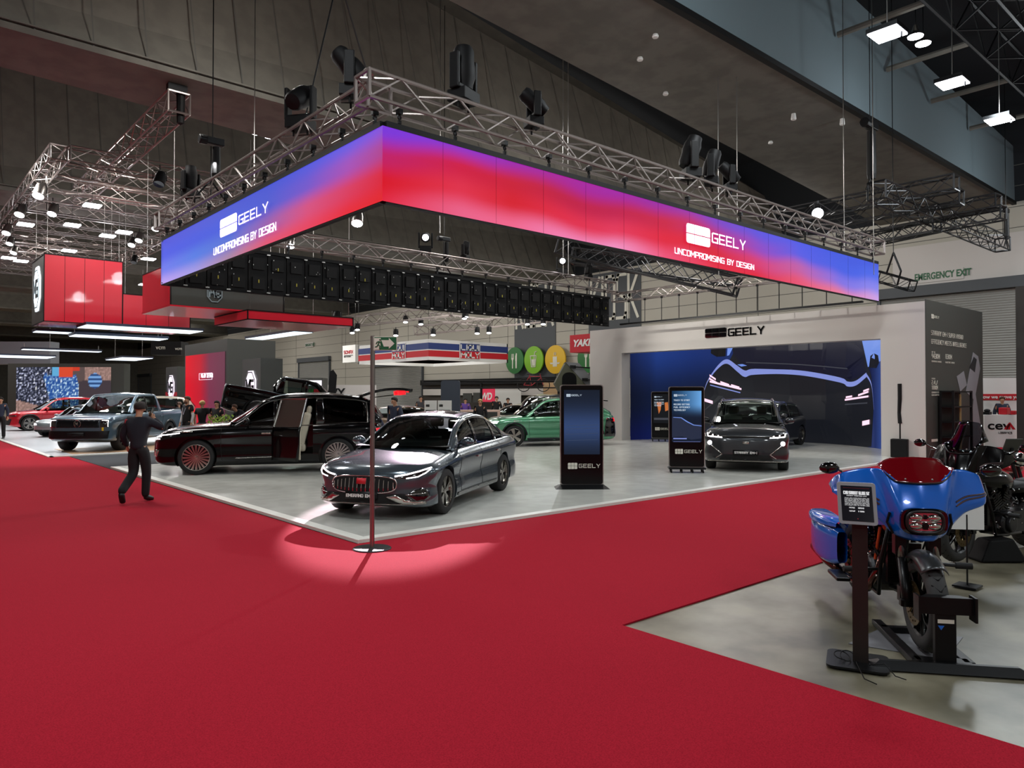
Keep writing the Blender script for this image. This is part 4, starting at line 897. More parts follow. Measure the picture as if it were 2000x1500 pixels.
        bm.verts.index_update(); vv = [s.hit(v.co.x, v.co.y, face, off) for v in bm.verts]; fs = [tuple(v.index for v in f.verts) for f in bm.faces]; bm.free()
        bad = {i for i, v in enumerate(vv) if v is None}; vv = [v or (0, 0, 0) for v in vv]; fs = [f for f in fs if not bad & set(f)]
        if not fs: return None
        o = MB().add(vv, fs).build(name, m, parent or s.root, world=False, smooth=60, solid=th)
        if label: o['label'] = label
        return o
    def hit(s, a, b, face, off=.004):
        d = {'front': (Vector((-3+s.ox, a, b)), Vector((1, 0, 0))), 'rear': (Vector((s.L+3+s.ox, a, b)), Vector((-1, 0, 0))), 'left': (Vector((a+s.ox, -4, b)), Vector((0, 1, 0))), 'right': (Vector((a+s.ox, 4, b)), Vector((0, -1, 0))), 'top': (Vector((a+s.ox, b, 4)), Vector((0, 0, -1)))}[face]
        h = s.bvh.ray_cast(*d)
        return tuple(h[0]-d[1]*off) if h[0] is not None else None
    def line(s, pts, name, m, face='left', r=.004, off=.0, n=5, step=.04):
        C = []
        for (x0, y0), (x1, y1) in zip(pts, pts[1:]):
            k = max(1, int(math.hypot(x1-x0, y1-y0)/step)); C += [(x0+(x1-x0)*i/k, y0+(y1-y0)*i/k) for i in range(k)]
        C.append(pts[-1]); H = [h for h in (s.hit(a, b, face, off) for a, b in C) if h]
        if len(H) > 1: return MB().path(H, r, n).build(name, m, s.root, world=False, smooth=True)
    def text(s, txt, cy, cz, h, m='ivory_text', w=None, face='front'):
        q = s.hit(cy, cz, face, .02)
        if not q: return
        w = w or text_w(txt, h); b = MB()
        if face == 'front': stroke_text(b, txt, (q[0], cy+w/2, cz-h/2), (0, -1, 0), (0, 0, 1), h, .18, w/text_w(txt, h, 1), n=(-1, 0, 0))
        else: stroke_text(b, txt, (q[0]+w/2, q[1], cz-h/2), (1, 0, 0) if face == 'left' else (-1, 0, 0), (0, 0, 1), h, .18, w/text_w(txt, h, 1), n=(0, -1 if face == 'left' else 1, 0))
        b.build('lettering', m, s.root, world=False)
    def seams(s, doors, face, hz=None, handle=None):
        for x in doors: s.line([(x[0], s.zs(x[0])-.03), (x[0]-.01, (s.zs(x[0])+s.zb(x[0]))/2), (x[1], s.zb(x[1])+.12)], 'door_seam', 'under', face, .005)
        s.line([(doors[0][1], s.zb(doors[0][1])+.12), (doors[-1][1], s.zb(doors[-1][1])+.12)], 'sill_seam', 'under', face, .005)
        for hx in handle or []:
            q = s.hit(hx, s.zs(hx)-.16, face, .015)
            if q: MB().obox(q, (.2, .03, .035)).build('door_handle', s.sp.get('handlem', s.sp['paint']), s.root, world=False, bevel=.008)
def spec(**k): return k

# proportions shared by the crossovers and saloons
def suv(L=4.7, W=1.9, H=1.7, wb=2.75, R=.36, fo=.9, hood=1.05, paint='paint_grey', **k):
    xw = fo+.42; sh = hood-.04
    d = spec(L=L, W=W, H=H, wb=wb, R=R, fo=fo, paint=paint, gc=.2,
        top=[(0, hood-.32), (.04, hood-.24), (.12, hood-.16), (.35, hood-.07), (.8, hood-.02), (xw+.1, hood+.03), (xw+.8, hood+.05), (L-.9, hood+.09), (L-.35, hood+.1), (L-.08, hood+.03), (L, hood-.1)],
        sh=[(0, hood-.34), (.04, hood-.28), (.12, hood-.22), (.35, hood-.13), (.8, hood-.08), (xw, hood-.05), (L*.6, hood-.03), (L-.5, hood+.03), (L-.08, hood-.02), (L, hood-.14)],
        rail=[(xw-.02, hood-.04), (xw+.25, hood+.14), (xw+.8, H-.1), (xw+1.3, H-.045), (L*.6, H-.04), (L-.85, H-.09), (L-.45, H-.16), (L-.12, hood+.08)],
        railw=[(xw-.02, W/2*.86), (xw+.8, W/2*.72), (L*.6, W/2*.70), (L-.5, W/2*.68), (L-.1, W/2*.74)], ws=(xw, xw+.86, L-.5, L-.14), wins=[(xw+.22, xw+1.25), (xw+1.33, xw+2.25), (xw+2.36, L-.62)],
        sla={(2, 1): -.2, (0, 0): .25})
    d.update(k); return d

# ---------- steel grey saloon at the front corner
hd = math.atan2(8.91-10.36, 6.43-8.78)
def axle_root(fx, fy, hd, wb, half):   # from the ground point of the front left tyre to the wheelbase centre
    c = Vector((fx, fy))-Vector((math.cos(hd), math.sin(hd)))*wb/2-Vector((-math.sin(hd), math.cos(hd)))*half; return c
sd_ = spec(L=4.82, W=1.86, H=1.47, wb=2.78, R=.335, fo=.93, paint='paint_steel', gc=.16, nf=(.62, 2.3), nr=(.5, 2.6), tw=.225, rim='twin', coke=.03, crease=.02, trim='chrome', drv=1, rr=.7,
    top=[(0, .63), (.04, .70), (.12, .755), (.35, .82), (.8, .885), (1.35, .955), (2., .98), (3.6, 1.0), (4.2, 1.02), (4.6, 1.015), (4.75, .98), (4.82, .86)],
    sh=[(0, .60), (.05, .66), (.15, .70), (.4, .76), (.9, .83), (1.4, .89), (2.4, .92), (3.6, .955), (4.2, .975), (4.7, .95), (4.82, .82)],
    rail=[(1.32, .90), (1.6, 1.07), (2.1, 1.31), (2.45, 1.395), (2.9, 1.42), (3.3, 1.39), (3.8, 1.25), (4.2, 1.08), (4.42, .99)], railw=[(1.32, .80), (2.1, .64), (2.7, .60), (3.4, .60), (4.42, .72)],
    ws=(1.34, 2.28, 3.45, 4.4), wins=[(1.66, 2.5), (2.58, 3.42), (3.5, 3.86)], sla={(0, 0): .3, (2, 1): -.25, (2, 0): -.05, (1, 1): -.05}, handlem='chrome', seatm='interior_black', lean=.3, shw=.88, bow=.26)
p = axle_root(6.43, 8.91, hd, 2.78, .82)
c1 = Car('saloon_car', 'steel grey saloon car behind the metal sign pole at the stand corner', p, hd, sd_, z=DZ)
c = c1
def grille_slats(c, n, y0, z0, z1, taper, m='chrome', r=.008):
    mb = MB()
    for i in range(n):
        y = -y0+2*y0*i/(n-1); f = abs(y)/y0; a, b = z0+taper*f**2*.5, z1-taper*f**2; q = [c.hit(y, a+(b-a)*t/4, 'front', .02) for t in range(5)]
        q = [h for h in q if h]
        if len(q) > 1: mb.path(q, r, 6)
    return mb
gp = []
for a in np.linspace(0, 2*PI, 33)[:-1]:
    cc, ss = math.cos(a), math.sin(a); gp.append((.50*math.copysign(abs(cc)**.5, cc), .515+(.115 if ss > 0 else .12)*math.copysign(abs(ss)**.7, ss)-.0*cc))
c.drape(gp, 'grille', 'under', off=.008, th=.01, sub=.06); c.line([(a, b) for a, b in gp+gp[:1]], 'grille_surround', 'chrome', 'front', .011, .012)
grille_slats(c, 15, .46, .415, .605, .06, r=.009).build('grille_slats', 'chrome', c.root, world=False)
c.drape([(-.07, .52), (.07, .52), (.07, .60), (-.07, .60)], 'emblem', 'red_plain', off=.035, th=.02, sub=.2)
# headlights (thin, swept back), running lights
hl = [(.46, .60), (.60, .585), (.80, .625), (.875, .715), (.86, .735), (.66, .675), (.47, .635)]
c.drape(hl, 'headlight', 'lens_dark', off=.006, mirror=True)
for pts, r in (([(.47, .628), (.62, .652), (.76, .69), (.865, .73)], .011), ([(.62, .598), (.76, .618), (.83, .66), (.868, .71)], .008)):
    c.line(pts, 'daylight_strip', 'drl', 'front', r, .012); c.line([(-a, b) for a, b in pts], 'daylight_strip', 'drl', 'front', r, .012)
c.drape([(-.56, .25), (.56, .25), (.66, .33), (.6, .385), (-.6, .385), (-.66, .33)], 'lower_intake', 'under', off=.006)
c.drape([(.62, .36), (.72, .44), (.80, .46), (.86, .42), (.88, .32), (.82, .27), (.70, .27)], 'side_intake', 'black_gloss', off=.008, mirror=True)
c.drape([(.36, .345), (.50, .375), (.62, .30), (.84, .262), (.84, .245), (.55, .25)], 'bumper_blade', 'alloy', off=.016, th=.012, mirror=True)
c.line([(.62, .37), (.84, .385)], 'intake_trim', 'chrome', 'front', .006, .014); c.line([(-.62, .37), (-.84, .385)], 'intake_trim', 'chrome', 'front', .006, .014)
c.line([(-.84, .235), (.84, .235)], 'lip_trim', 'alloy', 'front', .008, .008)
c.drape([(-.25, .305), (.25, .305), (.25, .415), (-.25, .415)], 'number_plate', 'black_metal', off=.03, th=.012, sub=.3); 
q = c.hit(0, .36, 'front', .045); b = MB(); stroke_text(b, 'EMGRAND EM-I', (q[0]-.012, .21, .338), (0, -1, 0), (0, 0, 1), .045, .2, .42/text_w('EMGRAND EM-I', .045, 1), n=(-1, 0, 0)); b.build('lettering', 'white', c.root, world=False)
for f in ('left', 'right'):
    c.seams([(1.5, 1.52), (2.54, 2.56), (3.5, 3.35)], f, handle=[2.35, 3.32])
    c.drape([(1.35, .22), (3.35, .22), (3.35, .265), (1.35, .265)], 'sill_trim', 'black_gloss', f, off=.006, sub=.1)
c.drape([(.45, .80), (.86, .76), (.84, .84), (.5, .88)], 'tail_light', 'tail_red', 'rear', mirror=True); c.drape([(-.5, .83), (.5, .83), (.5, .86), (-.5, .86)], 'tail_light_bar', 'tail_red', 'rear')
sr = MB().grid(lambda u, v: c.TP(2.45+.8*u, (2*v-1)*.7, .012), 6, 6).build('sunroof', 'black_gloss', c.root, world=False, smooth=True)

# ---------- large black family car with its rear door open
hd = math.atan2(17.13-17.83, 5.72-8.72)
A = D1 = None
def dp2(x, y, d): q = CO+ray(x, y)*d; return q
fa = dp2(383, 897, 16.24); ra = dp2(661, 892, 17.0); hd = math.atan2(fa.y-ra.y, fa.x-ra.x)
bs = suv(L=5.1, W=1.98, H=1.8, wb=3.05, R=.385, fo=.93, hood=1.10, paint='paint_black', rim='turbine', rr=.76, glass='glass_tint', trim='alloy', seatm='seat_beige', nf=(.45, 3.2), lean=.12, rimm='alloy', tw=.26, handlem='alloy',
    cutboxes=[(2.62, -1.1, .42, 3.42, .2, 1.5), (2.62, .985-.8, .42, 3.42, .2, 1.5)][:1], skipwin=(1, -1))
bs['rail'] = [(1.66, 1.06), (1.95, 1.27), (2.45, 1.66), (2.9, 1.75), (3.5, 1.76), (4.3, 1.71), (4.7, 1.62), (5.0, 1.18)]; bs['railw'] = [(1.66, .85), (2.45, .70), (3.2, .69), (4.6, .67), (5.0, .73)]; bs['ws'] = (1.68, 2.5, 4.6, 4.98); bs['wins'] = [(1.9, 2.55), (2.63, 3.48), (3.66, 4.6)]; bs['sla'] = {(0, 0): .35, (2, 1): -.15, (2, 0): -.04}
dirv = Vector((math.cos(hd), math.sin(hd))); nl = Vector((-math.sin(hd), math.cos(hd)))   # left side of the car
mid = Vector(((fa.x+ra.x)/2, (fa.y+ra.y)/2)); left_side = nl.dot(-mid) > 0
mid = mid-(nl if left_side else -nl)*.86
c2 = c = Car('family_car', 'long black family car with an open rear door and raised tailgate', mid, hd, bs, z=DZ)
near = 'left' if (c.root.rotation_euler.to_matrix() @ Vector((0, -1, 0))).xy.dot(-mid) > 0 else 'right'
sg = -1 if near == 'left' else 1
c.drape([(-.62, .42), (.62, .42), (.66, .78), (-.66, .78)], 'grille', 'lens_dark', off=.008)
grille_slats(c, 22, .6, .44, .77, 0, 'alloy', .007).build('grille_slats', 'alloy', c.root, world=False); c.line([(-.66, .79), (.66, .79), (.64, .41), (-.64, .41), (-.66, .79)], 'grille_surround', 'alloy', 'front', .012, .01)
c.drape([(.68, .78), (.93, .76), (.94, .85), (.7, .83)], 'headlight', 'lens_dark', off=.006, mirror=True)
for z in (.84, .79):
    c.line([(.68, z), (.8, z+.01), (.93, z+.015)], 'daylight_strip', 'drl', 'front', .009, .012); c.line([(-.68, z), (-.8, z+.01), (-.93, z+.015)], 'daylight_strip', 'drl', 'front', .009, .012)
for f in ('left', 'right'):
    c.line([(.18, .88), (.42, .905), (.6, .93)], 'daylight_strip', 'drl', f, .012, .008)
    c.drape([(.62, .94), (.86, .945), (.85, .975), (.64, .97)], 'side_badge', 'alloy', f, off=.01, sub=.1)
    c.line([(1.75, .36), (3.1 if f == near else 3.2, .38)], 'sill_trim', 'alloy', f, .015, .006); c.line([(1.5, .88), (2.6, .89), (4.8, .93)], 'shoulder_crease', 'paint_black', f, .006)
    c.seams([(1.45, 1.47), (2.58, 2.58)] + ([] if f == near else [(3.55, 3.45)]), f, handle=[2.4] if f == near else [2.4, 3.35])
c.drape([(.42, .42), (.86, .42), (.9, .56), (.6, .56)], 'side_intake', 'chrome', off=.008, mirror=True)
c.drape([(.5, .92), (.93, .9), (.93, .99), (.5, 1.0)], 'tail_light', 'tail_red', 'rear', mirror=True); c.drape([(-.5, .93), (.5, .93), (.5, .97), (-.5, .97)], 'tail_light_bar', 'tail_red', 'rear')
# opening: pale cabin, seat; door swung forwards on its front hinge
o = c.ox; b = MB().box((2.64+o, min(sg*.2, sg*.25), .44), (3.4+o, max(sg*.2, sg*.25), 1.45)); 
mm = MB().grid(lambda u, v: (3.1+.22*math.sin(v*2.2)+o+.0, sg*(.36+.5*u), .62+.85*v), 3, 10); 
s1 = MB().obox((2.95+o, sg*.6, .56), (.62, .56, .2)).obox((3.22+o, sg*.6, .98), (.18, .54, .78), Euler((0, .22, 0)).to_matrix()).obox((3.33+o, sg*.6, 1.42), (.12, .3, .2), Euler((0, .2, 0)).to_matrix()); s1.build('open_door_seat', 'seat_beige', c.root, world=False, bevel=.06)
fl = MB().box((2.6+o, min(sg*.1, sg*.93), .40), (3.45+o, max(sg*.1, sg*.93), .43)).build('door_sill', 'alloy_dark', c.root, world=False)
dr = bpy.data.objects.new('rear_door', None); S.collection.objects.link(dr); dr.parent = c.root
def dpt(u, t, off=0):   # door surface point, u along the length 0..1, t 0..1 lower skin
    x = 2.6+.88*u; z = .3+(c.zs(x)-.02-.3)*t; h = (x+o, sg*(c.yw(x)*(1-.04*max(0, t-.8)*5)), z); return (h[0]-2.6-o, h[1]-sg*.96+off*sg, h[2])
door = MB().grid(lambda u, v: dpt(u*(1-.12*max(0, .45-v)), v), 12, 10).build('rear_door', 'paint_black', c.root, world=False, smooth=40, solid=.03)
bpy.data.objects.remove(dr)
P3 = [dpt(u, 1) for u in (0, .5, 1)]; fr = MB(); top = [(P3[0][0]+.02, P3[0][1]-sg*.2, 1.66), (P3[2][0]-.02, P3[2][1]-sg*.2, 1.68)]
fr.path([P3[0], top[0], top[1], P3[2]], .022, 6); win = MB().add([P3[0], P3[2], top[1], top[0]], [(0, 1, 2, 3)])
f1 = fr.build('door_frame', 'alloy', door, world=False); w1 = win.build('door_window', 'glass_dark', door, world=False)
inn = MB().grid(lambda u, v: (dpt(.04+.92*u, .05+.93*v)[0], dpt(.04+.92*u, .05+.93*v)[1]-sg*.07, dpt(.04+.92*u, .05+.93*v)[2]), 6, 6); inn.obox((.45, -sg*.10, .85), (.6, .07, .08)); i1 = inn.build('door_lining', 'seat_beige', door, world=False, solid=.02)
door.location = (2.6+o-.06, sg*1.0, 0); door.rotation_euler = (0, 0, sg*math.radians(46))
# raised tailgate
tg = MB().grid(lambda u, v: (1.25*u, (2*v-1)*(.80-.06*u), .09*math.sin(PI*u)), 10, 8).build('tailgate', 'paint_black', c.root, world=False, smooth=40, solid=.06)
tg.location = (c.L-.62+o, 0, c.H-.07); tg.rotation_euler = (0, -.12, 0)
MB().obox((.55, .0, -.06), (.5, 1.2, .02)).build('tailgate_window', 'glass_black', tg, world=False); MB().obox((1.0, -.5, -.03), (.16, .4, .1)).obox((1.0, .5, -.03), (.16, .4, .1)).build('tail_light', 'tail_red', tg, world=False)
MB().obox((1.2, 0, .0), (.08, 1.4, .08)).build('spoiler', 'black_gloss', tg, world=False)

# ---------- grey crossover facing the camera with beige seats
fl_ = Vector((15.54, 10.35)); fr_ = Vector((16.12, 8.75)); ax = (fl_+fr_)/2; dv = (fr_-fl_).normalized(); hv = Vector((dv.y, -dv.x)); hv = hv if hv.dot(-ax) > 0 else -hv
hd = math.radians(210); hv = Vector((math.cos(hd), math.sin(hd))); q = G(1458, 919); ax = Vector((q.x, q.y)); gs = suv(L=4.65, W=1.9, H=1.66, wb=2.75, R=.36, hood=1.06, paint='paint_grey', rim='five', seatm='seat_grey', nf=(.5, 2.7), lean=.16, mirp='paint_grey', drv=-1)
c3 = c = Car('crossover_car', 'dark grey crossover facing the camera, lit headlights and pale seats', ax-hv*1.375, hd, gs, z=DZ)
c.line([(-.62, .80), (.62, .80)], 'grille_bar', 'under', 'front', .022, .002); c.line([(-.6, .82), (.6, .82)], 'grille_trim', 'alloy', 'front', .006, .012); 
c.drape([(.5, .79), (.85, .80), (.88, .90), (.7, .86), (.52, .83)], 'headlight', 'lens_dark', off=.006, mirror=True)
for sx in (1, -1):
    for pts in ([(.52, .79), (.84, .81)], [(.84, .81), (.86, .88)], [(.72, .80), (.735, .85)], [(.60, .79), (.61, .83)]): c.line([(sx*a, b_) for a, b_ in pts], 'daylight_strip', 'drl', 'front', .013, .014)
    c.line([(sx*.76, .60), (sx*.52, .41), (sx*.66, .32)], 'bumper_trim', 'alloy', 'front', .010, .01)
    q = c.hit(sx*.80, .66, 'front', .02); MB().lathe([(.001, -.01), (.05, -.01), (.05, .0), (.001, .0)], q, 'x', 16).build('fog_light', 'glow_small', c.root, world=False)
    MB().path([c.TP(1.62+2.2*i/10, sx*.93, .045 if 0 < i < 10 else .0) for i in range(11)], .018, 6).build('roof_rail', 'alloy', c.root, world=False)
c.drape([(-.6, .28), (.6, .28), (.5, .41), (-.5, .41)], 'lower_intake', 'under', off=.006); c.drape([(-.28, .40), (.28, .40), (.28, .51), (-.28, .51)], 'number_plate', 'black_metal', off=.02, th=.01, sub=.3)
q = c.hit(0, .45, 'front', .035); b = MB(); stroke_text(b, 'STARRAY EM-I', (q[0]-.012, .24, .43), (0, -1, 0), (0, 0, 1), .05, .2, .48/text_w('STARRAY EM-I', .05, 1), n=(-1, 0, 0)); b.build('lettering', 'white', c.root, world=False)
c.drape([(-.07, .65), (.07, .65), (.07, .71), (-.07, .71)], 'emblem', 'alloy', off=.014, th=.01, sub=.2); c.line([(-.86, .245), (.86, .245)], 'lip_trim', 'alloy', 'front', .012, .008)
c.line([(-.7, .935), (-.55, .97), (0, .985), (.55, .97), (.7, .935)], 'hood_crease', 'paint_grey', 'front', .008, .0)
# ---------- green crossover behind the left totem
a = G(1004, 875); hd2 = math.atan2(1.65, -3.02); hv = Vector((math.cos(hd2), math.sin(hd2))); nl = Vector((-math.sin(hd2), math.cos(hd2)))
if nl.dot(-Vector((a.x, a.y))) < 0: nl = -nl
gr = suv(L=4.62, W=1.9, H=1.67, wb=2.76, R=.37, hood=1.06, paint='paint_green', rim='blade', nf=(.5, 2.5), lean=.2, trim='alloy', seatm='seat_grey', roofpaint='paint_green', mirp='black_gloss')
gr['rail'] = [(1.30, 1.02), (1.57, 1.2), (2.12, 1.57), (2.62, 1.625), (3.1, 1.6), (3.7, 1.49), (4.15, 1.33), (4.5, 1.13)]; gr['ws'] = (1.32, 2.18, 3.75, 4.42); gr['wins'] = [(1.54, 2.5), (2.58, 3.4), (3.46, 3.95)]; gr['L'] = 4.7
c4 = c = Car('crossover_car', 'metallic green crossover half hidden behind the left display totem', Vector((a.x, a.y))-hv*1.38-nl*.86, hd2, gr, z=DZ)
for f in ('left', 'right'):
    c.seams([(1.42, 1.44), (2.5, 2.5), (3.5, 3.38)], f, handle=[2.3, 3.3])
    for ax_ in (c.fo, c.fo+c.wb): c.line([(ax_+(c.R*1.17)*math.cos(t), c.R*1.02+(c.R*1.17)*math.sin(t)) for t in np.linspace(.05, PI-.05, 20)], 'arch_trim', 'alloy_dark', f, .03, 0)
    c.drape([(1.35, .2), (3.3, .2), (3.3, .30), (1.35, .30)], 'sill_trim', 'alloy_dark', f, off=.008, sub=.1); c.text('EM-I', .75, .88, .05, 'white', .25, f)
    c.drape([(4.2, .93), (4.52, .97), (4.5, .84), (4.25, .86)], 'tail_light', 'tail_red', f, sub=.1)
c.drape([(.4, .86), (.94, .84), (.94, .97), (.4, .95)], 'tail_light', 'tail_red', 'rear', mirror=True)
c.drape([(-.85, .3), (.85, .3), (.85, .8), (-.85, .8)], 'rear_bumper_shade', 'black_gloss', 'rear', off=.006)  # black skins at rear and sides paint in the unlit tail's dark reflections
for f in ('left', 'right'): c.drape([(4.12, .32), (4.62, .32), (4.66, .82), (4.6, .98), (4.2, .98), (4.16, .7)], 'rear_quarter_shade', 'black_gloss', f, off=.005, sub=.08); MB().grid(lambda u, v: (c.L-.62+.3*u+c.ox, (2*v-1)*.6, c.H-.08-.03*u), 4, 6).build('spoiler', 'black_gloss', c.root, world=False, solid=.03)
for sx in (1, -1): MB().path([c.TP(1.7+2.1*i/10, sx*.93, .04 if 0 < i < 10 else 0) for i in range(11)], .018, 6).build('roof_rail', 'chrome', c.root, world=False)
c.drape([(.5, .78), (.9, .8), (.9, .88), (.5, .84)], 'headlight', 'drl', off=.006, mirror=True)
# ---------- small dark car by the curved screen
a = G(1562, 871); hd3 = math.radians(48.7+150); 
c5 = c = Car('hatchback_car', 'small dark grey car in front of the curved screen, partly behind the crossover', tuple(Vector((a.x, a.y))+Vector((math.cos(math.radians(188)), math.sin(math.radians(188))))*1.32-Vector((-math.sin(math.radians(188)), math.cos(math.radians(188))))*.8), math.radians(188), suv(L=4.1, W=1.8, H=1.57, wb=2.65, R=.335, hood=1.0, fo=.75, paint='paint_grey', rim='five', rimm='alloy'), z=DZ)
# ---------- left stand: blue grey pickup
def pick(L=5.4, W=1.97, H=1.83, wb=3.2, R=.40, fo=.95, hood=1.18, paint='paint_blue', **k):
    xw = fo+.55; bl = L-1.75
    d = spec(L=L, W=W, H=H, wb=wb, R=R, fo=fo, paint=paint, gc=.3, nf=(.42, 3.6), nr=(.25, 5), rlean=.02,
        top=[(0, .84), (.03, .95), (.1, 1.04), (.3, hood-.06), (.8, hood-.01), (xw, hood+.02), (bl, hood+.06), (L-.05, hood+.08), (L, hood)],
        sh=[(0, .80), (.03, .9), (.1, .98), (.3, hood-.10), (.8, hood-.05), (xw, hood-.03), (bl, hood+.03), (L-.05, hood+.06), (L, hood-.02)],
        rail=[(xw-.02, hood), (xw+.3, hood+.28), (xw+.75, H-.06), (xw+1.2, H-.03), (bl-.35, H-.03), (bl-.15, H-.09), (bl+.02, hood+.08)], railw=[(xw-.02, W/2*.86), (xw+.7, W/2*.76), (bl, W/2*.76)],
        ws=(xw, xw+.72, bl-.2, bl-.02), wins=[(xw+.2, xw+1.05), (xw+1.14, bl-.28)], sla={(0, 0): .2}, lean=.06, tw=.27, rim='six', rimm='alloy_dark', rr=.66, shw=.92,
        cutboxes=[(bl+.08, -W/2+.16, .75, L-.08, W/2-.16, 1.6)], cutmat='under', glass='glass_dark', seatm='seat_grey')
    d.update(k); return d
def pick_front(c, tx=None):
    c.drape([(-.66, .76), (.66, .76), (.66, 1.0), (-.66, 1.0)], 'grille', 'alloy_dark', off=.008); c.drape([(.68, .76), (.9, .77), (.9, .99), (.68, 1.0)], 'headlight', 'lens_dark', off=.008, mirror=True)
    c.line([(-.9, 1.015), (.9, 1.015)], 'grille_trim', 'alloy', 'front', .012, .006); c.drape([(-.9, .42), (.9, .42), (.92, .66), (-.92, .66)], 'bumper', 'black_metal', off=.03, th=.05)
    c.drape([(.82, .97), (.9, .97), (.9, .78), (.82, .78)], 'daylight_strip', 'drl', off=.016, mirror=True) if False else c.line([(.72, .99), (.89, .985), (.89, .79)], 'daylight_strip', 'drl', 'front', .008, .014)
    c.line([(-.72, .99), (-.89, .985), (-.89, .79)], 'daylight_strip', 'drl', 'front', .008, .014)
    b = MB(); q = c.hit(0, .88, 'front', .02)
    for i in range(8): a0 = i*PI/4+PI/8; a1 = a0+PI/4; b.tube((q[0], .11*math.cos(a0), .88+.11*math.sin(a0)), (q[0], .11*math.cos(a1), .88+.11*math.sin(a1)), .008, 5)
    for p_, r_ in (((-.06, -.05), (-.06, .05)), ((-.06, .05), (-.02, -.02)), ((-.02, -.02), (.01, .05)), ((.01, .05), (.01, -.05))): b.tube((q[0], -p_[0], .88+p_[1]), (q[0], -r_[0], .88+r_[1]), .007, 5)
    b.build('emblem', 'alloy', c.root, world=False)
    for f in ('left', 'right'):
        c.seams([(1.62, 1.62), (2.62, 2.62), (3.6, 3.5)], f, handle=[2.45, 3.45])
        for ax_ in (c.fo, c.fo+c.wb): c.line([(ax_+(c.R*1.17)*math.cos(t), c.R*1.02+(c.R*1.17)*math.sin(t)) for t in np.linspace(.0, PI, 20)], 'arch_trim', 'black_metal', f, .045, 0)
    c.drape([(-.25, .5), (.25, .5), (.25, .61), (-.25, .61)], 'number_plate', 'black', off=.09, th=.01, sub=.3)
fl_ = G(238, 881); fr_ = G(130, 881); dv = (fl_-fr_).xy; 
hd5 = math.radians(229); hv = Vector((math.cos(hd5), math.sin(hd5))); nl = Vector((-math.sin(hd5), math.cos(hd5))) 
q = G(236, 881); c6 = c = Car('pickup_truck', 'slate blue pickup truck at the front of the left stand', Vector((q.x, q.y))-hv*1.6-(nl if True else -nl)*.86, hd5, pick(), 'pickup truck', z=.03)
pick_front(c)
q = c.hit(-.78, .72, 'front', .05); MB().obox(q, (.03, .05, .1)).build('tow_hook', mat('hook_yellow', 'd0b020', .5), c.root, world=False)
# red crossover far left
a = G(58, 843); b_ = G(190, 835)
hd6 = math.radians(180); hv = Vector((math.cos(hd6), math.sin(hd6))); nl = Vector((-math.sin(hd6), math.cos(hd6)))
c7 = c = Car('crossover_car', 'red crossover in front of the picture screen at far left', Vector((a.x, a.y))-hv*1.36-nl*.9, hd6, suv(L=4.75, W=1.9, H=1.66, wb=2.72, R=.37, hood=1.03, paint='paint_red', rim='five', rimm='alloy', nf=(.6, 2.3)), z=.03)
for f in ('left', 'right'):
    c.seams([(1.42, 1.44), (2.5, 2.5), (3.5, 3.38)], f)
    for ax_ in (c.fo, c.fo+c.wb): c.line([(ax_+(c.R*1.17)*math.cos(t), c.R*1.02+(c.R*1.17)*math.sin(t)) for t in np.linspace(.0, PI, 20)], 'arch_trim', 'black_metal', f, .04, 0)
c.drape([(-.6, .3), (.6, .3), (.7, .6), (-.7, .6)], 'grille', 'under', off=.008); c.drape([(.5, .72), (.88, .73), (.88, .79), (.5, .77)], 'headlight', 'lens_dark', off=.006, mirror=True)
# low silver car between
a = G(92, 858); hd7 = math.radians(48.7+180+20); c8 = c = Car('sports_car', 'low silver car nose visible left of the pickup', tuple(G(82, 856).xy-Vector((math.cos(math.radians(215)), math.sin(math.radians(215))))*2.3), math.radians(215), suv(L=4.6, W=1.86, H=1.36, wb=2.72, R=.34, hood=.80, paint='paint_silver', rim='blade', nf=(.7, 2.1), lean=.5, glass='glass_black', seats=False), z=.03)
c.drape([(.4, .52), (.85, .50), (.85, .57), (.5, .58)], 'headlight', 'drl', off=.006, mirror=True); c.drape([(-.7, .2), (.7, .2), (.6, .32), (-.6, .32)], 'lower_intake', 'under', off=.006)
# white/cream crossover behind the pickup (rear towards the right)
a = G(345, 838); c9 = c = Car('crossover_car', 'cream crossover behind the slate blue pickup, red tail light', tuple(DP(288, 772, 38).xy), math.radians(48.7+90+26), suv(L=4.6, W=1.9, H=1.72, wb=2.7, R=.36, hood=1.05, paint='paint_cream', rim='five', seats=False), z=.03)
c.drape([(.4, .92), (.93, .9), (.93, 1.02), (.4, 1.0)], 'tail_light', 'tail_red', 'rear', mirror=True)
for f in ('left', 'right'): c.drape([(4.2, .95), (4.5, .98), (4.48, .86), (4.25, .88)], 'tail_light', 'tail_red', f, sub=.1)
# black pickup tilted on a ramp
a = DP(470, 812, 27.5); 
c10 = c = Car('pickup_truck', 'glossy black pickup truck tilted up on a ramp behind the family car', tuple(DP(583, 772, 27.5).xy), math.radians(-20), pick(L=5.4, paint='paint_black', rim='six', H=1.85), 'pickup truck', z=.52, pitch=-.17)
pick_front(c)
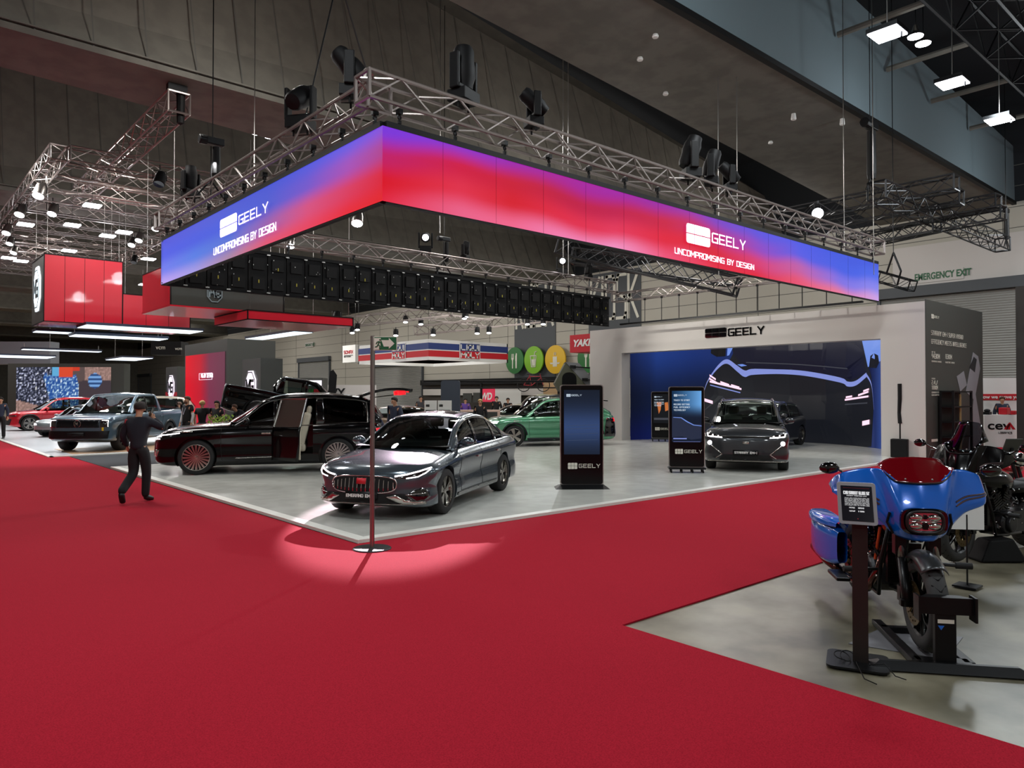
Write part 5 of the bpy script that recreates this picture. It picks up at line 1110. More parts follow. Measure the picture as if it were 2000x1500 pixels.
# cars in the background between the saloon and the green car
def at_depth(x, d): q = DP(x, 772, d); return (q.x, q.y)
c11 = Car('classic_car', 'white car with a red draped front behind the green crossover bonnet', at_depth(1010, 34), math.radians(48.7+180-50), suv(L=4.4, W=1.8, H=1.4, wb=2.6, R=.33, hood=.9, paint='paint_cream', rim='five', seats=False))
c12 = Car('four_wheel_drive', 'cream four wheel drive with a bicycle on its roof rack', at_depth(1050, 39), math.radians(48.7+180-65), suv(L=4.6, W=1.9, H=1.85, wb=2.7, R=.4, hood=1.15, paint='paint_cream', rim='six', seats=False))
c13 = Car('sports_car', 'shiny golden brown car behind the two bending visitors', at_depth(800, 30), math.radians(48.7+180+40), suv(L=4.5, W=1.85, H=1.35, wb=2.7, R=.34, hood=.9, paint=paintm('paint_bronze', '6a5238', .5), rim='five', seats=False))
c11.drape([(-.75, .35), (.75, .35), (.7, .75), (-.7, .75)], 'front_cover', 'red_plain', off=.02, th=.03)
# ================================================= PEOPLE
mat('shirt_navy', '12151f', .85); mat('cloth_black', '0b0b0d', .85); mat('cloth_white', 'c8c8c8', .8); mat('shoe', '0a0909', .5); mat('suit_blue', '1c2438', .8); mat('dress_grey', '3c3c40', .9); mat('lanyard', 'c8d0e0', .5); mat('patch_red', 'a03038', .7)
def skin_mesh(nodes, edges, name, m, parent, sub=1, root=0):
    keys = list(nodes); me = bpy.data.meshes.new(name); me.from_pydata([nodes[k][0] for k in keys], [(keys.index(a), keys.index(b)) for a, b in edges], [])
    o = bpy.data.objects.new(name, me); S.collection.objects.link(o); md = o.modifiers.new('s', 'SKIN'); md.use_smooth_shade = True
    lay = me.skin_vertices[0].data if me.skin_vertices else None
    if lay is None:
        bpy.context.view_layer.update(); bm = bmesh.new(); bm.from_mesh(me); bm.verts.layers.skin.verify(); bm.to_mesh(me); bm.free(); lay = me.skin_vertices[0].data
    for i, k in enumerate(keys):
        r = nodes[k][1]; lay[i].radius = r if isinstance(r, tuple) else (r, r); lay[i].use_root = (i == root)
    sb = o.modifiers.new('u', 'SUBSURF'); sb.levels = sub; sb.render_levels = sub
    bpy.context.view_layer.update(); nm = bpy.data.meshes.new_from_object(o.evaluated_get(bpy.context.evaluated_depsgraph_get())); nm.name = name
    o.modifiers.clear(); o.data = nm; bpy.data.meshes.remove(me); nm.materials.clear(); nm.materials.append(M[m])
    for p in nm.polygons: p.use_smooth = True
    o.parent = parent; return o
BASE = dict(pelvis=(0,0,.95), waist=(0,0,1.08), chest=(.0,0,1.28), neck0=(-.01,0,1.44), neck=(.0,0,1.52), head=(.02,0,1.60), crown=(.015,0,1.68),
    ls=(0,.17,1.41), le=(-.02,.24,1.15), lw=(.05,.25,.92), rs=(0,-.17,1.41), re=(-.02,-.24,1.15), rw=(.05,-.25,.92),
    lh=(0,.09,.93), lk=(.02,.10,.50), la=(-.02,.10,.09), lt=(.13,.11,.035), rh=(0,-.09,.93), rk=(.02,-.10,.50), ra=(-.02,-.10,.09), rt=(.13,-.11,.035))
def person(label, loc, face, pose=None, top='cloth_black', legs='cloth_black', hair='hair_dark', hairlen=0, h=1.75, sleeves='short', z=0, skirt=None, extras=None, group=None, full=True):
    J = dict(BASE); J.update({a: v for a, v in (pose or {}).items() if a in BASE}); k = h/1.76; J = {a: tuple(q*k for q in v) for a, v in J.items()}
    r = thing('person', label, 'person', (loc[0], loc[1], z), math.radians(face), group)
    V = lambda a: Vector(J[a]); N = {}; E = []
    def nd(a, rad): N[a] = (J[a], rad if isinstance(rad, tuple) else rad*k)
    nd('pelvis', (.09*k, .065*k)); nd('waist', (.09*k, .07*k)); nd('chest', (.14*k, .095*k)); nd('neck0', .055); nd('neck', .05); nd('head', (.072*k, .088*k)); nd('crown', (.062*k, .074*k))
    E += [('pelvis', 'waist'), ('waist', 'chest'), ('chest', 'neck0'), ('neck0', 'neck'), ('neck', 'head'), ('head', 'crown')]
    fw = Vector((math.cos(0), 0, 0)); hd_ = V('head')
    for s in 'lr':
        nd(s+'s', .05); nd(s+'e', .038); nd(s+'w', .026); E += [('chest', s+'s'), (s+'s', s+'e'), (s+'e', s+'w')]
        nd(s+'h', .05); nd(s+'k', .045); nd(s+'a', .038); nd(s+'t', .03); E += [('pelvis', s+'h'), (s+'h', s+'k'), (s+'k', s+'a'), (s+'a', s+'t')]
        w = V(s+'w'); d = (w-V(s+'e')).normalized(); sd = d.cross(Vector((1, 0, .2))).normalized(); 
        N[s+'palm'] = (tuple(w+d*.07*k), (.036*k, .018*k)); E.append((s+'w', s+'palm'))
        cur = pose.get(s+'curl', .35) if pose else .35
        fd = pose.get(s+'fdir') if pose else None; bend = Vector(fd) if fd else Vector((.3, -.3 if s == 'l' else .3, 0))
        for q, (off, ln) in enumerate(((-.027, .06), (-.009, .07), (.009, .067), (.027, .052))):
            a_ = w+d*.09*k+sd*off*k; b_ = a_+(d+bend*.3).normalized()*ln*.55*k; c_ = b_+(d+bend*cur*2).normalized()*ln*.5*k
            N[s+'f%da' % q] = (tuple(a_), .0095*k); N[s+'f%db' % q] = (tuple(b_), .009*k); N[s+'f%dc' % q] = (tuple(c_), .0075*k); E += [(s+'palm', s+'f%da' % q), (s+'f%da' % q, s+'f%db' % q), (s+'f%db' % q, s+'f%dc' % q)]
        a_ = w+d*.035*k-sd*.035*k; b_ = a_+(d*.7-sd*.5+bend*.4).normalized()*.035*k; N[s+'tha'] = (tuple(a_), .011*k); N[s+'thb'] = (tuple(b_), .0095*k); E += [(s+'palm', s+'tha'), (s+'tha', s+'thb')]
    N = {a: v for a, v in N.items() if not isinstance(v, type(None))}
    skin_mesh(N, E, 'body', 'skin', r, 1)
    f = MB(); hx, hy, hz = J['head']; f.ell((hx+.083*k, hy, hz-.0*k), (.018*k, .013*k, .025*k), 8, 6)
    for sy in (-1, 1): f.ell((hx+.0*k, hy+sy*.075*k, hz), (.018*k, .01*k, .03*k), 8, 6)
    f.build('nose_and_ears', 'skin', r, world=False, smooth=True)
    f = MB()
    for sy in (-1, 1): f.ell((hx+.078*k, hy+sy*.03*k, hz+.022*k), (.008*k, .012*k, .007*k), 8, 6)
    f.build('eyes', 'hair_dark', r, world=False, smooth=True); MB().ell((hx+.08*k, hy, hz-.042*k), (.008*k, .024*k, .007*k), 8, 6).build('mouth', 'patch_red', r, world=False, smooth=True)
    # hair: cap open over the face
    hb = MB().grid(lambda u, v: (hx-.012*k+.1*k*math.sin(v*(1.9 if math.cos(u*2*PI) > 0 else 2.15))*math.cos(u*2*PI)*(1.0 if math.cos(u*2*PI) < 0 else max(.2, .95-.5*v*v)), hy+.086*k*math.sin(v*1.9)*math.sin(u*2*PI), hz+.035*k+.093*k*math.cos(v*1.9)+(.05*k*v*v if math.cos(u*2*PI) > .2 else 0)), 20, 10, True)
    hb.build('hair', hair, r, world=False, smooth=True, solid=.02)
    if hairlen:
        MB().path([(hx-.07*k, hy, hz+.05*k), (hx-.11*k, hy, hz-.04*k), (hx-.10*k, hy, hz-.04*k-hairlen*.6), (hx-.09*k, hy, hz-.04*k-hairlen)], [.05*k, .06*k, .05*k, .015*k], 8).build('hair_length', hair, r, world=False, smooth=True)
    # clothing
    T = {}; TE = []
    def cn(D, a, rad, src=None): D[a] = (J[src or a], rad)
    T['hem'] = (tuple(V('pelvis')+Vector((0, 0, -.07*k))), (.165*k, .13*k)); TE.append(('hem', 'pelvis')); T['pelvis'] = (tuple(V('pelvis')+Vector((0, 0, .04*k))), (.175*k, .13*k)); T['waist'] = (J['waist'], (.175*k, .125*k)); T['chest'] = (J['chest'], (.195*k, .135*k)); T['neck0'] = (tuple(V('neck0')+Vector((0, 0, .02))), .085*k); TE += [('pelvis', 'waist'), ('waist', 'chest'), ('chest', 'neck0')]
    for s in 'lr':
        T[s+'s'] = (J[s+'s'], .088*k); TE.append(('chest', s+'s'))
        if sleeves == 'long': T[s+'e'] = (J[s+'e'], .065*k); T[s+'w'] = (tuple(V(s+'w')*1.0), .046*k); TE += [(s+'s', s+'e'), (s+'e', s+'w')]
        else: T[s+'e'] = (tuple(V(s+'e')*.6+V(s+'s')*.4), .056*k); TE.append((s+'s', s+'e'))
    skin_mesh(T, TE, 'shirt', top, r, 1)
    if sleeves == 'under':
        for s in 'lr': skin_mesh({'a': (tuple(V(s+'s')*.4+V(s+'e')*.6), .048*k), 'b': (J[s+'e'], .046*k), 'c': (tuple(V(s+'w')), .035*k)}, [('a', 'b'), ('b', 'c')], 'sleeve', 'cloth_white', r, 1)
    L = {'pelvis': (J['pelvis'], (.17*k, .13*k)), 'w': (tuple(V('pelvis')+Vector((0, 0, .11*k))), (.165*k, .125*k))}; LE = [('pelvis', 'w')]
    for s in 'lr': L[s+'h'] = (J[s+'h'], .12*k); L[s+'k'] = (J[s+'k'], .085*k); L[s+'a'] = (tuple(V(s+'a')-(V(s+'k')-V(s+'a'))*.08), .07*k); LE += [('pelvis', s+'h'), (s+'h', s+'k'), (s+'k', s+'a')]
    skin_mesh(L, LE, 'trousers', legs, r, 1)
    if skirt: MB().lathe([(.15*k, .98*k), (.2*k, .8*k), (.25*k, .35*k), (.24*k, .35*k)], n=20).build('skirt', skirt, r, world=False, smooth=True)
    for s in 'lr':
        a_, t_ = V(s+'a'), V(s+'t'); skin_mesh({'h': (tuple(a_+Vector((0, 0, -.02))-(t_-a_)*.15), .058*k), 'a': (tuple(a_*.5+t_*.5), .056*k), 't': (tuple(t_+(t_-a_)*.35), (.055*k, .04*k))}, [('h', 'a'), ('a', 't')], 'shoe', 'shoe', r, 1)
    return r, J, k
p0 = G(270, 981)
r, J, k = person('person in dark shirt and trousers walking with a phone at the ear', (p0.x, p0.y), 48, dict(
    rs=(0, -.175, 1.41), re=(.03, -.42, 1.26), rw=(.10, -.22, 1.44), rfdir=(0, .6, .4), rcurl=.6, ls=(0, .175, 1.41), le=(-.02, .27, 1.15), lw=(.12, .26, .95),
    lk=(.02, .09, .50), la=(-.36, .10, .22), lt=(-.30, .11, .07), rk=(.10, -.09, .5), ra=(.12, -.06, .09), rt=(.27, -.08, .035), lh=(0, .09, .93), head=(.03, -.01, 1.60)), 'shirt_navy', 'cloth_black', h=1.72, sleeves='long')
MB().obox((J['rw'][0]+.02, J['rw'][1]+.06, J['rw'][2]+.1), (.08, .012, .15), Euler((.2, .3, 0)).to_matrix()).build('phone_in_hand', 'black_gloss', r, world=False)
MB().obox((-.055, .15, 1.36), (.05, .1, .08)).build('shoulder_patch', 'patch_red', r, world=False, bevel=.01) 
def crowd(x, yfeet_d, label, face, **kw):
    q = DP(x, 772, yfeet_d); return person(label, (q.x, q.y), face, **kw)
mat('hair_brown', '4a3020', .8)
r, J, k = crowd(366, 22.6, 'bearded person in black tee, white undersleeves and lanyard beside the slate pickup', 200, top='cloth_black', sleeves='under', hair='hair_brown', h=1.8)
MB().obox((.12, .0, 1.12), (.01, .09, .13)).build('badge', 'lanyard', r, world=False); MB().path([(.12, -.08, 1.42), (.14, 0, 1.2), (.12, .08, 1.42)], .006, 5).build('lanyard_cord', 'lanyard', r, world=False)
MB().ell((J['head'][0]+.05, J['head'][1], J['head'][2]-.06), (.05, .06, .045)).build('beard', 'hair_brown', r, world=False, smooth=True)
crowd(395, 23.5, 'blond person in a black top and dark skirt seen from behind', 60, top='cloth_black', skirt='dress_grey', hair='hair_blond', h=1.66)
r, J, k = crowd(424, 23, 'person with a dark ponytail, black tee and white badge', 215, top='cloth_black', hair='hair_dark', hairlen=.15, h=1.66, pose=dict(lw=(.22, .1, 1.15), rw=(.22, -.1, 1.15)))
MB().obox((.12, .0, 1.1), (.01, .08, .12)).build('badge', 'lanyard', r, world=False)
bend = dict(chest=(.22, 0, 1.2), neck0=(.33, 0, 1.31), neck=(.38, 0, 1.36), head=(.44, 0, 1.42), crown=(.46, 0, 1.5), ls=(.26, .17, 1.28), rs=(.26, -.17, 1.28), le=(.4, .2, 1.05), re=(.4, -.2, 1.05), lw=(.55, .15, .95), rw=(.55, -.15, .95), waist=(.08, 0, 1.07))
crowd(741, 19.6, 'person in dark blue leaning towards the raised tailgate', 175, top='suit_blue', sleeves='long', pose=bend, h=1.78)
crowd(772, 20.5, 'person in dark blue jumper behind the saloon roof, head bowed', 190, top='suit_blue', sleeves='long', h=1.8, pose=dict(head=(.05, 0, 1.58), crown=(.06, 0, 1.66)))
crowd(938, 28, 'person with long blond hair and dark jacket behind the green car', 230, top='cloth_black', sleeves='long', hair='hair_blond', hairlen=.35, h=1.68)
crowd(970, 37, 'dark figure standing in front of the pink sign', 220, top='cloth_black', sleeves='long', h=1.78, legs='cloth_black')
crowd(992, 36, 'person in black with folded hands by the white booth', 235, top='cloth_black', sleeves='long', h=1.7, pose=dict(lw=(.2, .05, 1.1), rw=(.2, -.05, 1.1)))
crowd(822, 34, 'person in dark top seen left of the white info panels', 250, top='dress_grey', sleeves='long', h=1.8)
crowd(909, 35, 'person in purple top beside the dark panel', 230, top=mat('cloth_purple', '5a3a8c', .8).name, sleeves='long', h=1.68)
crowd(2, 30, 'person in dark blue at the left picture edge', 250, top='suit_blue', sleeves='long', h=1.75)
crowd(351, 30, 'small dark haired child head behind the pickup bed', 120, top='cloth_black', h=1.55, hair='hair_brown')
crowd(480, 24.5, 'person bending behind the black family car windscreen', 190, top='shirt_navy', sleeves='long', pose=bend, h=1.7, hair='hair_brown')
r, J, k = person('person in dark suit behind the white logistics counter', tuple(DP(1957, 772, 26.8).xy), 212, top='suit_blue', sleeves='long', hair='hair_brown', h=1.78)

# ================================================= DISPLAY TOTEMS
def totem(x, ybase, label, yaw_off, wd=.86, h=1.93, caster=False, dist=None, pic=0):
    c = G(x, ybase); t = thing('display_totem', label, 'display totem', (c.x, c.y, DZ)); a = math.atan2(-c.y, -c.x)+yaw_off
    t.rotation_euler = (0, 0, a)          # local +x looks at the viewer
    zb = .12 if caster else .06; zt = h
    fn = lambda x0: (lambda u, v, d: (x0-d, u, v))
    MB().prism(rrect(-wd/2, zb, wd/2, zt, .05), fn(.045), .09).build('housing', 'steel', t, world=False)
    MB().prism(rrect(-wd/2+.015, zb+.015, wd/2-.015, zt-.015, .045), fn(.05), .01).build('front_glass', 'totem_black', t, world=False)
    sw_, z0, z1 = wd/2-.07, zb+.58, zt-.1
    o = MB().grid(lambda u, v: (.053, (u*2-1)*sw_, z0+(z1-z0)*v), 24, 48).build('screen_face', screenmat('totem_screen', 1) if 'totem_screen' not in M else 'totem_screen', t, world=False, fixn=False)
    def col(co):
        u = (co.y/sw_+1)/2; v = (co.z-z0)/(z1-z0)      # u grows to the viewer's right when y is ... mirrored below
        u = u
        if pic == 0:
            k = math.exp(-((v-.42)/.3)**2); return lin([(18+30*k)/255, (26+42*k)/255, (40+70*k)/255])
        if pic == 1:
            b = smooth01((v-.45)/.3); c_ = [(14+90*b*u)/255, (24+120*b*u+20*b)/255, (44+150*b*u+30*b)/255]
            return lin([min(1, q) for q in c_])
        return lin([.05, .06, .08])
    paint(o, col)
    lit = 'led_white'; UY = Vector((0, 1, 0))
    b = MB(); wl = tile_logo(b, (.056, -wd*.33, zb+.30), UY, UZ, .13*wd/.86, .003); b.build('logo', 'ivory_text', t, world=False)
    b = MB(); stroke_text(b, 'GEELY', (.056, -wd*.33+wl+.03, zb+.325), UY, UZ, .08*wd/.86, .16, 1.1, th=.003, gap=.3); b.build('lettering', 'ivory_text', t, world=False)
    b = MB(); wl = tile_logo(b, (.056, -wd*.36, zt-.23), UY, UZ, .055, .003); stroke_text(b, 'GEELY', (.056, -wd*.36+wl+.015, zt-.215), UY, UZ, .032, .16, 1.3, th=.003)
    if pic:
        for q, tx in enumerate(('TOUCH TO START', 'RECORD SETTING', 'FUEL EFFICIENCY', 'TECHNOLOGY')): stroke_text(b, tx, (.056, -wd*.36, zt-.33-q*.065-(.03 if q else 0)), UY, UZ, .035, .18, .8, th=.003)
        stroke_text(b, ' ', (.056, 0, 1), UY, UZ, .01)
    b.build('lettering', mat('soft_white', '101010', .4, emit=.75, ecol='d8e8f8'), t, world=False)
    m_ = MB()
    if pic == 1:   # dark car profile in the clip
        fn2 = lambda u, v, d: (.055+.002*d, u, v); m_.prism([(-sw_, .95), (-sw_, 1.27), (-.12, 1.26), (.02, 1.17), (.16, 1.10), (sw_, 1.10), (sw_, .78), (.1, .75), (-.1, .82), (-sw_, .8)], fn2, 1); m_.build('car_picture', mat('pic_navy', '050505', .4, emit=1, ecol='18243c'), t, world=False)
        MB().prism([(-.3, 1.262), (-.12, 1.255), (.02, 1.165), (.16, 1.09), (.33, 1.07), (.33, 1.055), (.15, 1.075), (0, 1.15), (-.13, 1.24), (-.3, 1.25)], lambda u, v, d: (.058+.002*d, u, v), 1).build('highlight_picture', 'pic_sky', t, world=False)
        MB().box((.055, -.3, .76), (.058, .0, .785)).box((.055, -.3, .70), (.058, .3, .706)).build('highlight_picture', 'pic_sheen', t, world=False)
    elif pic == 2:
        fn2 = lambda u, v, d: (.055+.002*d, u, v); m_.prism([(-.2, 1.5), (-.02, 1.5), (-.05, 1.2), (-.12, 1.05), (-.16, 1.3)], fn2, 1); m_.prism([(.1, 1.48), (.22, 1.5), (.26, 1.2), (.12, 1.15)], fn2, 1); m_.build('figure_picture', mat('pic_orange', '050505', .4, emit=1, ecol='c06a30'), t, world=False)
        MB().box((.055, -.3, .82), (.058, .3, .90)).build('caption_picture', 'pic_grey', t, world=False)
    else:
        for z_ in (1.12, 1.18, 1.02, .9): m_.tube((.057, -.3, z_), (.057, .3, z_+.02), .006, 4)
        m_.build('car_picture', mat('pic_dim', '050505', .4, emit=1, ecol='30405c'), t, world=False)
    MB().lathe([(.001, 0), (.012, 0), (.012, .004), (.001, .004)], (.052, 0, zt-.05), 'x', 12).build('camera_lens', 'alloy_dark', t, world=False)
    if caster:
        MB().obox((0, 0, .10), (.34, wd+.02, .035)).build('base', 'black_metal', t, world=False)
        cs = MB()
        for sx in (-1, 1):
            for q in (-.44, -.15, .15, .44): 
                MB().lathe([(.001, -.015), (.03, -.015), (.03, .015), (.001, .015)], (sx*.13, q*wd, .032), 'y', 12).tube((sx*.13, q*wd, .04), (sx*.13, q*wd, .09), .012).build('caster', 'black', t, world=False)
    else:
        MB().add([(-.22, -wd/2-.1, 0), (.24, -wd/2-.1, 0), (.24, wd/2+.1, 0), (-.22, wd/2+.1, 0), (-.08, -wd/2, .07), (.08, -wd/2, .07), (.08, wd/2, .07), (-.08, wd/2, .07)], [(0,3,2,1),(4,5,6,7),(0,1,5,4),(1,2,6,5),(2,3,7,6),(3,0,4,7)]).build('base', 'black_metal', t, world=False)
    return t
totem(1136, 957, 'black display totem in front of the green car, dim screen', .12, .82, 1.96)
totem(1341, 926, 'black display totem on casters left of the dark grey crossover', .12, .80, 1.96, True, pic=1)
totem(1293, 864, 'small display totem on casters inside the portal, orange figures', .05, .80, 1.9, True, pic=2)

# ================================================= SIGN POLE
t = thing('exit_sign_pole', 'brushed metal pole with round base and running man exit sign', 'sign post', (4.45, 7.55, 0))
B = (4.45, 7.55)
MB().lathe([(.001, 0), (.225, 0), (.225, .008), (.215, .016), (.04, .022), (.001, .022)], (*B, 0), n=48).build('base_plate', 'alu_dark', t)
m_ = MB().tube((*B, .02), (*B, 2.5), .026, 20); m_.build('pole', 'steel', t, smooth=40); g_ = MB()
for q in range(4):
    a = q*PI/2+.6; g_.tube((B[0]+.026*math.cos(a), B[1]+.026*math.sin(a), .03), (B[0]+.026*math.cos(a), B[1]+.026*math.sin(a), 2.49), .004, 4)
g_.build('slot', 'wall_groove', t)
rx = Vector((math.sin(YAW), -math.cos(YAW), 0)); O = Vector((*B, 0))-Vector((math.cos(YAW), math.sin(YAW), 0))*.035
a = O+rx*.0; z0, z1 = 2.325, 2.488; W_ = .275
def bd(u0, v0, u1, v1, nm, m, d0, d1):
    n = Vector((math.cos(YAW), math.sin(YAW), 0)); P = [O+rx*u+UZ*v-n*d for d in (d0, d1) for u, v in ((u0, v0), (u1, v0), (u1, v1), (u0, v1))]
    return MB().add(P, [(0,3,2,1),(4,5,6,7),(0,1,5,4),(1,2,6,5),(2,3,7,6),(3,0,4,7)]).build(nm, m, t)
bd(.02, z0, .02+W_, z1, 'sign_frame', 'ivory_text', 0, .012); bd(.028, z0+.008, .02+W_-.008, z1-.008, 'sign_face', 'sign_green', .012, .015)
n = Vector((math.cos(YAW), math.sin(YAW), 0)); fn = lambda u, v, d: tuple(O+rx*(.03+u)+UZ*(z0+v)-n*(.015+.003*d))
MB().prism([(.08, .12), (.17, .12), (.17, .145), (.235, .08), (.17, .02), (.17, .045), (.11, .045)], fn, 1).build('arrow', 'ivory_text', t)
q = MB().prism([(.0, .01), (.055, .01), (.07, .03), (.075, .145), (.0, .145)], fn, 1).build('door_symbol', 'ivory_text', t)
fn3 = lambda u, v: fn(u, v, 1.6); m_ = MB()
for a_, b_ in (((.058, .105), (.045, .07)), ((.058, .105), (.03, .095)), ((.03, .095), (.02, .075)), ((.058, .1), (.078, .085)), ((.045, .07), (.065, .05)), ((.065, .05), (.06, .02)), ((.045, .07), (.03, .045)), ((.03, .045), (.008, .04))): m_.tube(fn3(*a_), fn3(*b_), .006, 6)
m_.ell(fn3(.065, .125), (.009, .009, .009)).build('running_figure', 'sign_green', t)

# ================================================= SPEAKERS, RACK, COUNTER AT THE RIGHT
c = G(1754, 893); t = thing('column_speaker', 'black column loudspeaker on a subwoofer by the portal wall', 'loudspeaker', (c.x-.35, c.y-.2, 0)); X, Y = c.x-.35, c.y-.2; rz = Euler((0, 0, math.radians(12))).to_matrix()
MB().obox((X, Y, .30), (.5, .44, .52), rz).build('subwoofer', 'black', t, bevel=.02); MB().tube((X, Y, .56), (X, Y, 1.05), .03, 10).build('pole', 'black_metal', t)
MB().path([(X, Y, 1.0), (X+.02, Y+.02, 1.3), (X, Y, 1.7), (X, Y, 2.13)], .065, 8).build('line_array', 'black', t); MB().obox((X-.05, Y-.225, .4), (.04, .01, .16)).build('handle', 'alloy_dark', t)
c = PY(1878, 840, 7.0); t = thing('rack_cabinet', 'tall open black equipment rack against the dark graphic wall', 'rack', (c.x, 7.25, 0)); X = PY(1862, 800, 7.3).x; X2 = PY(1897, 800, 7.3).x; zt = PY(1880, 763, 7.2).z
m_ = MB()
for x in (X, X2):
    for y in (7.3, 7.62): m_.box((x-.03, y-.03, 0), (x+.03, y+.03, zt))
m_.build('upright', 'black', t)
for i in range(5): MB().box((X, 7.28, .15+i*(zt-.2)/4), (X2, 7.64, .19+i*(zt-.2)/4)).build('shelf', 'black', t)
MB().box((X, 7.60, .1), (X2, 7.64, zt)).build('back_panel', 'black', t); MB().box((X+(X2-X)*.38, 7.3, .2), (X+(X2-X)*.44, 7.33, zt-.1)).build('cable_duct', mat('wood_strip', '8a7448', .6), t)
# logistics counter
a = G(1923, 873); b_ = G(1980, 874); dc = (b_-a); zt = 1.12; t = thing('reception_counter', 'white counter with black and red logistics lettering at far right', 'counter', (a.x, a.y, 0)); dn = dc.normalized(); nn = Vector((dn.y, -dn.x, 0)); nn = nn if nn.dot(Vector((1, 1, 0))) > 0 else -nn
bb = MB(); P = [a, b_, b_+nn*.7, a+nn*.7]; bb.add([p_+UZ*z_ for z_ in (0, zt) for p_ in P], [(0,3,2,1),(4,5,6,7),(0,1,5,4),(1,2,6,5),(2,3,7,6),(3,0,4,7)]); bb.build('counter_body', 'white', t)
bb = MB(); L_ = dc.length; font_text('lettering', 'cev', 'black', tuple(a+dn*.1*L_-nn*.012+UZ*.62), dn, UZ, .30, t, bold=.008, sx=1.25)
fn = lambda u, v, d: tuple(a+dn*(L_*.66+u)-nn*(.01+.006*d)+UZ*(.62+v)); MB().prism([(0, 0), (.16, .24), (.2, .24), (.36, 0), (.27, 0), (.2, .12), (.2, 0)], fn, 1).build('emblem', 'red_plain', t)
bb = MB(); stroke_text(bb, 'LOGISTICS', tuple(a+dn*.48*L_-nn*.01+UZ*.47), dn, UZ, .07, .16, .46*L_/text_w('LOGISTICS', .07, 1), n=-nn); bb.build('lettering', 'black', t)
q = a+dn*.8*L_+nn*.3; tag(MB().obox((q.x, q.y, zt+.13), (.4, .25, .24)).obox((q.x-.1, q.y-.3, zt+.08), (.2, .15, .14)).build('gift_box', 'red_plain', bevel=.02), 'orange red box on the white logistics counter', 'box')
q = a+dn*.2*L_+nn*.3; tag(MB().obox((q.x, q.y, zt+.05), (.3, .22, .1)).ell((q.x, q.y, zt+.14), (.12, .1, .06)).build('model_pack', 'black', bevel=.02), 'black and white items on the left of the logistics counter', 'item')
# white booth behind, red strip
a2 = a+nn*2.2-dn*.8; b2 = b_+nn*2.2+dn*2.0; t = thing('booth_wall', 'white booth wall with red strip of white lettering at far right', 'exhibition wall', (a2.x, a2.y, 0))
m_ = MB(); P = [a2, b2, b2+nn*.1, a2+nn*.1]; m_.add([p_+UZ*z_ for z_ in (.004, 2.45) for p_ in P], [(0,3,2,1),(4,5,6,7),(0,1,5,4),(1,2,6,5),(2,3,7,6),(3,0,4,7)]); m_.build('panel', 'white', t)
m_ = MB(); P = [a2-nn*.03, b2-nn*.03, b2, a2]; m_.add([p_+UZ*z_ for z_ in (1.62, 1.85) for p_ in P], [(0,3,2,1),(4,5,6,7),(0,1,5,4),(1,2,6,5),(2,3,7,6),(3,0,4,7)]); m_.build('header_strip', 'red_plain', t)
ps = CO+ray(1925, 781)*30; font_text('lettering', 'See how we move you', 'white', tuple(a2+dn*1.0-nn*.045+UZ*1.68), dn, UZ, .13, t, bold=.004)
c = DP(2012, 700, 24.5); tag(MB().box((c.x-.6, c.y-.6, .004), (c.x+.3, c.y+.25, 5.4)).build('banner_column', mat('dark_brown', '2c2824', .7)), 'dark brown column at the right picture edge', 'column')

# ================================================= LEFT STAND (behind the grey aisle)
tag(MB().box((4.0, 24.85, 0), (26, 58, .03)).build('display_floor', 'deck_mg'), 'pale floor of the left stand under the pickup and red car', 'display floor')
tag(MB().box((3.95, 24.75, 0), (26, 24.9, .033)).box((3.9, 24.75, 0), (4.05, 58, .033)).build('floor_edging', 'deck_edge'), 'white edging around the left stand floor', 'edging')
q = G(215, 875); tag(MB().box((4.6, 25.2, .03), (10.5, 28.0, .036)).build('floor_light_patch', 'deck_light_patch'), 'light brown rectangle of painted light on the floor under the slate pickup', 'light patch')  # brown slab paints a pool of projected light under the pickup
def hbox(nm, label, a, b, mats, seams=0):
    t = thing('hanging_box', label, 'hanging sign', ((a[0]+b[0])/2, (a[1]+b[1])/2, a[2])); o = MB().box(a, b).build('shell', mats, t, fixn=False)
    for k_, p_ in enumerate(o.data.polygons):      # faces: bottom, top, -y, +x, +y, -x
        p_.material_index = {0: 0, 1: 1, 2: 0, 3: 1, 4: 0, 5: 1}[k_]
    w = MB()
    for x in (a[0]+.1, b[0]-.1):
        for y in (a[1]+.1, b[1]-.1): w.tube((x, y, b[2]), (x, y, 9.25), .008, 4)
    w.build('suspension_wire', 'steel', t); 
    if seams:
        s_ = MB()
        for i in range(1, seams): x = a[0]+(b[0]-a[0])*i/seams; s_.box((x, a[1]-.004, a[2]), (x+.012, a[1], b[2]))
        s_.build('seam', 'black', t)
    e_ = MB()
    for x in (a[0], b[0]): e_.box((x-.015, a[1]-.015, a[2]), (x+.015, a[1]+.015, b[2]))
    for z_ in (a[2], b[2]): e_.box((a[0]-.015, a[1]-.015, z_-.015), (b[0]+.015, a[1]+.015, z_+.015)); e_.box((a[0]-.015, a[1], z_-.015), (a[0]+.015, b[1], z_+.015))
    e_.build('edge_trim', 'black', t)
    return t
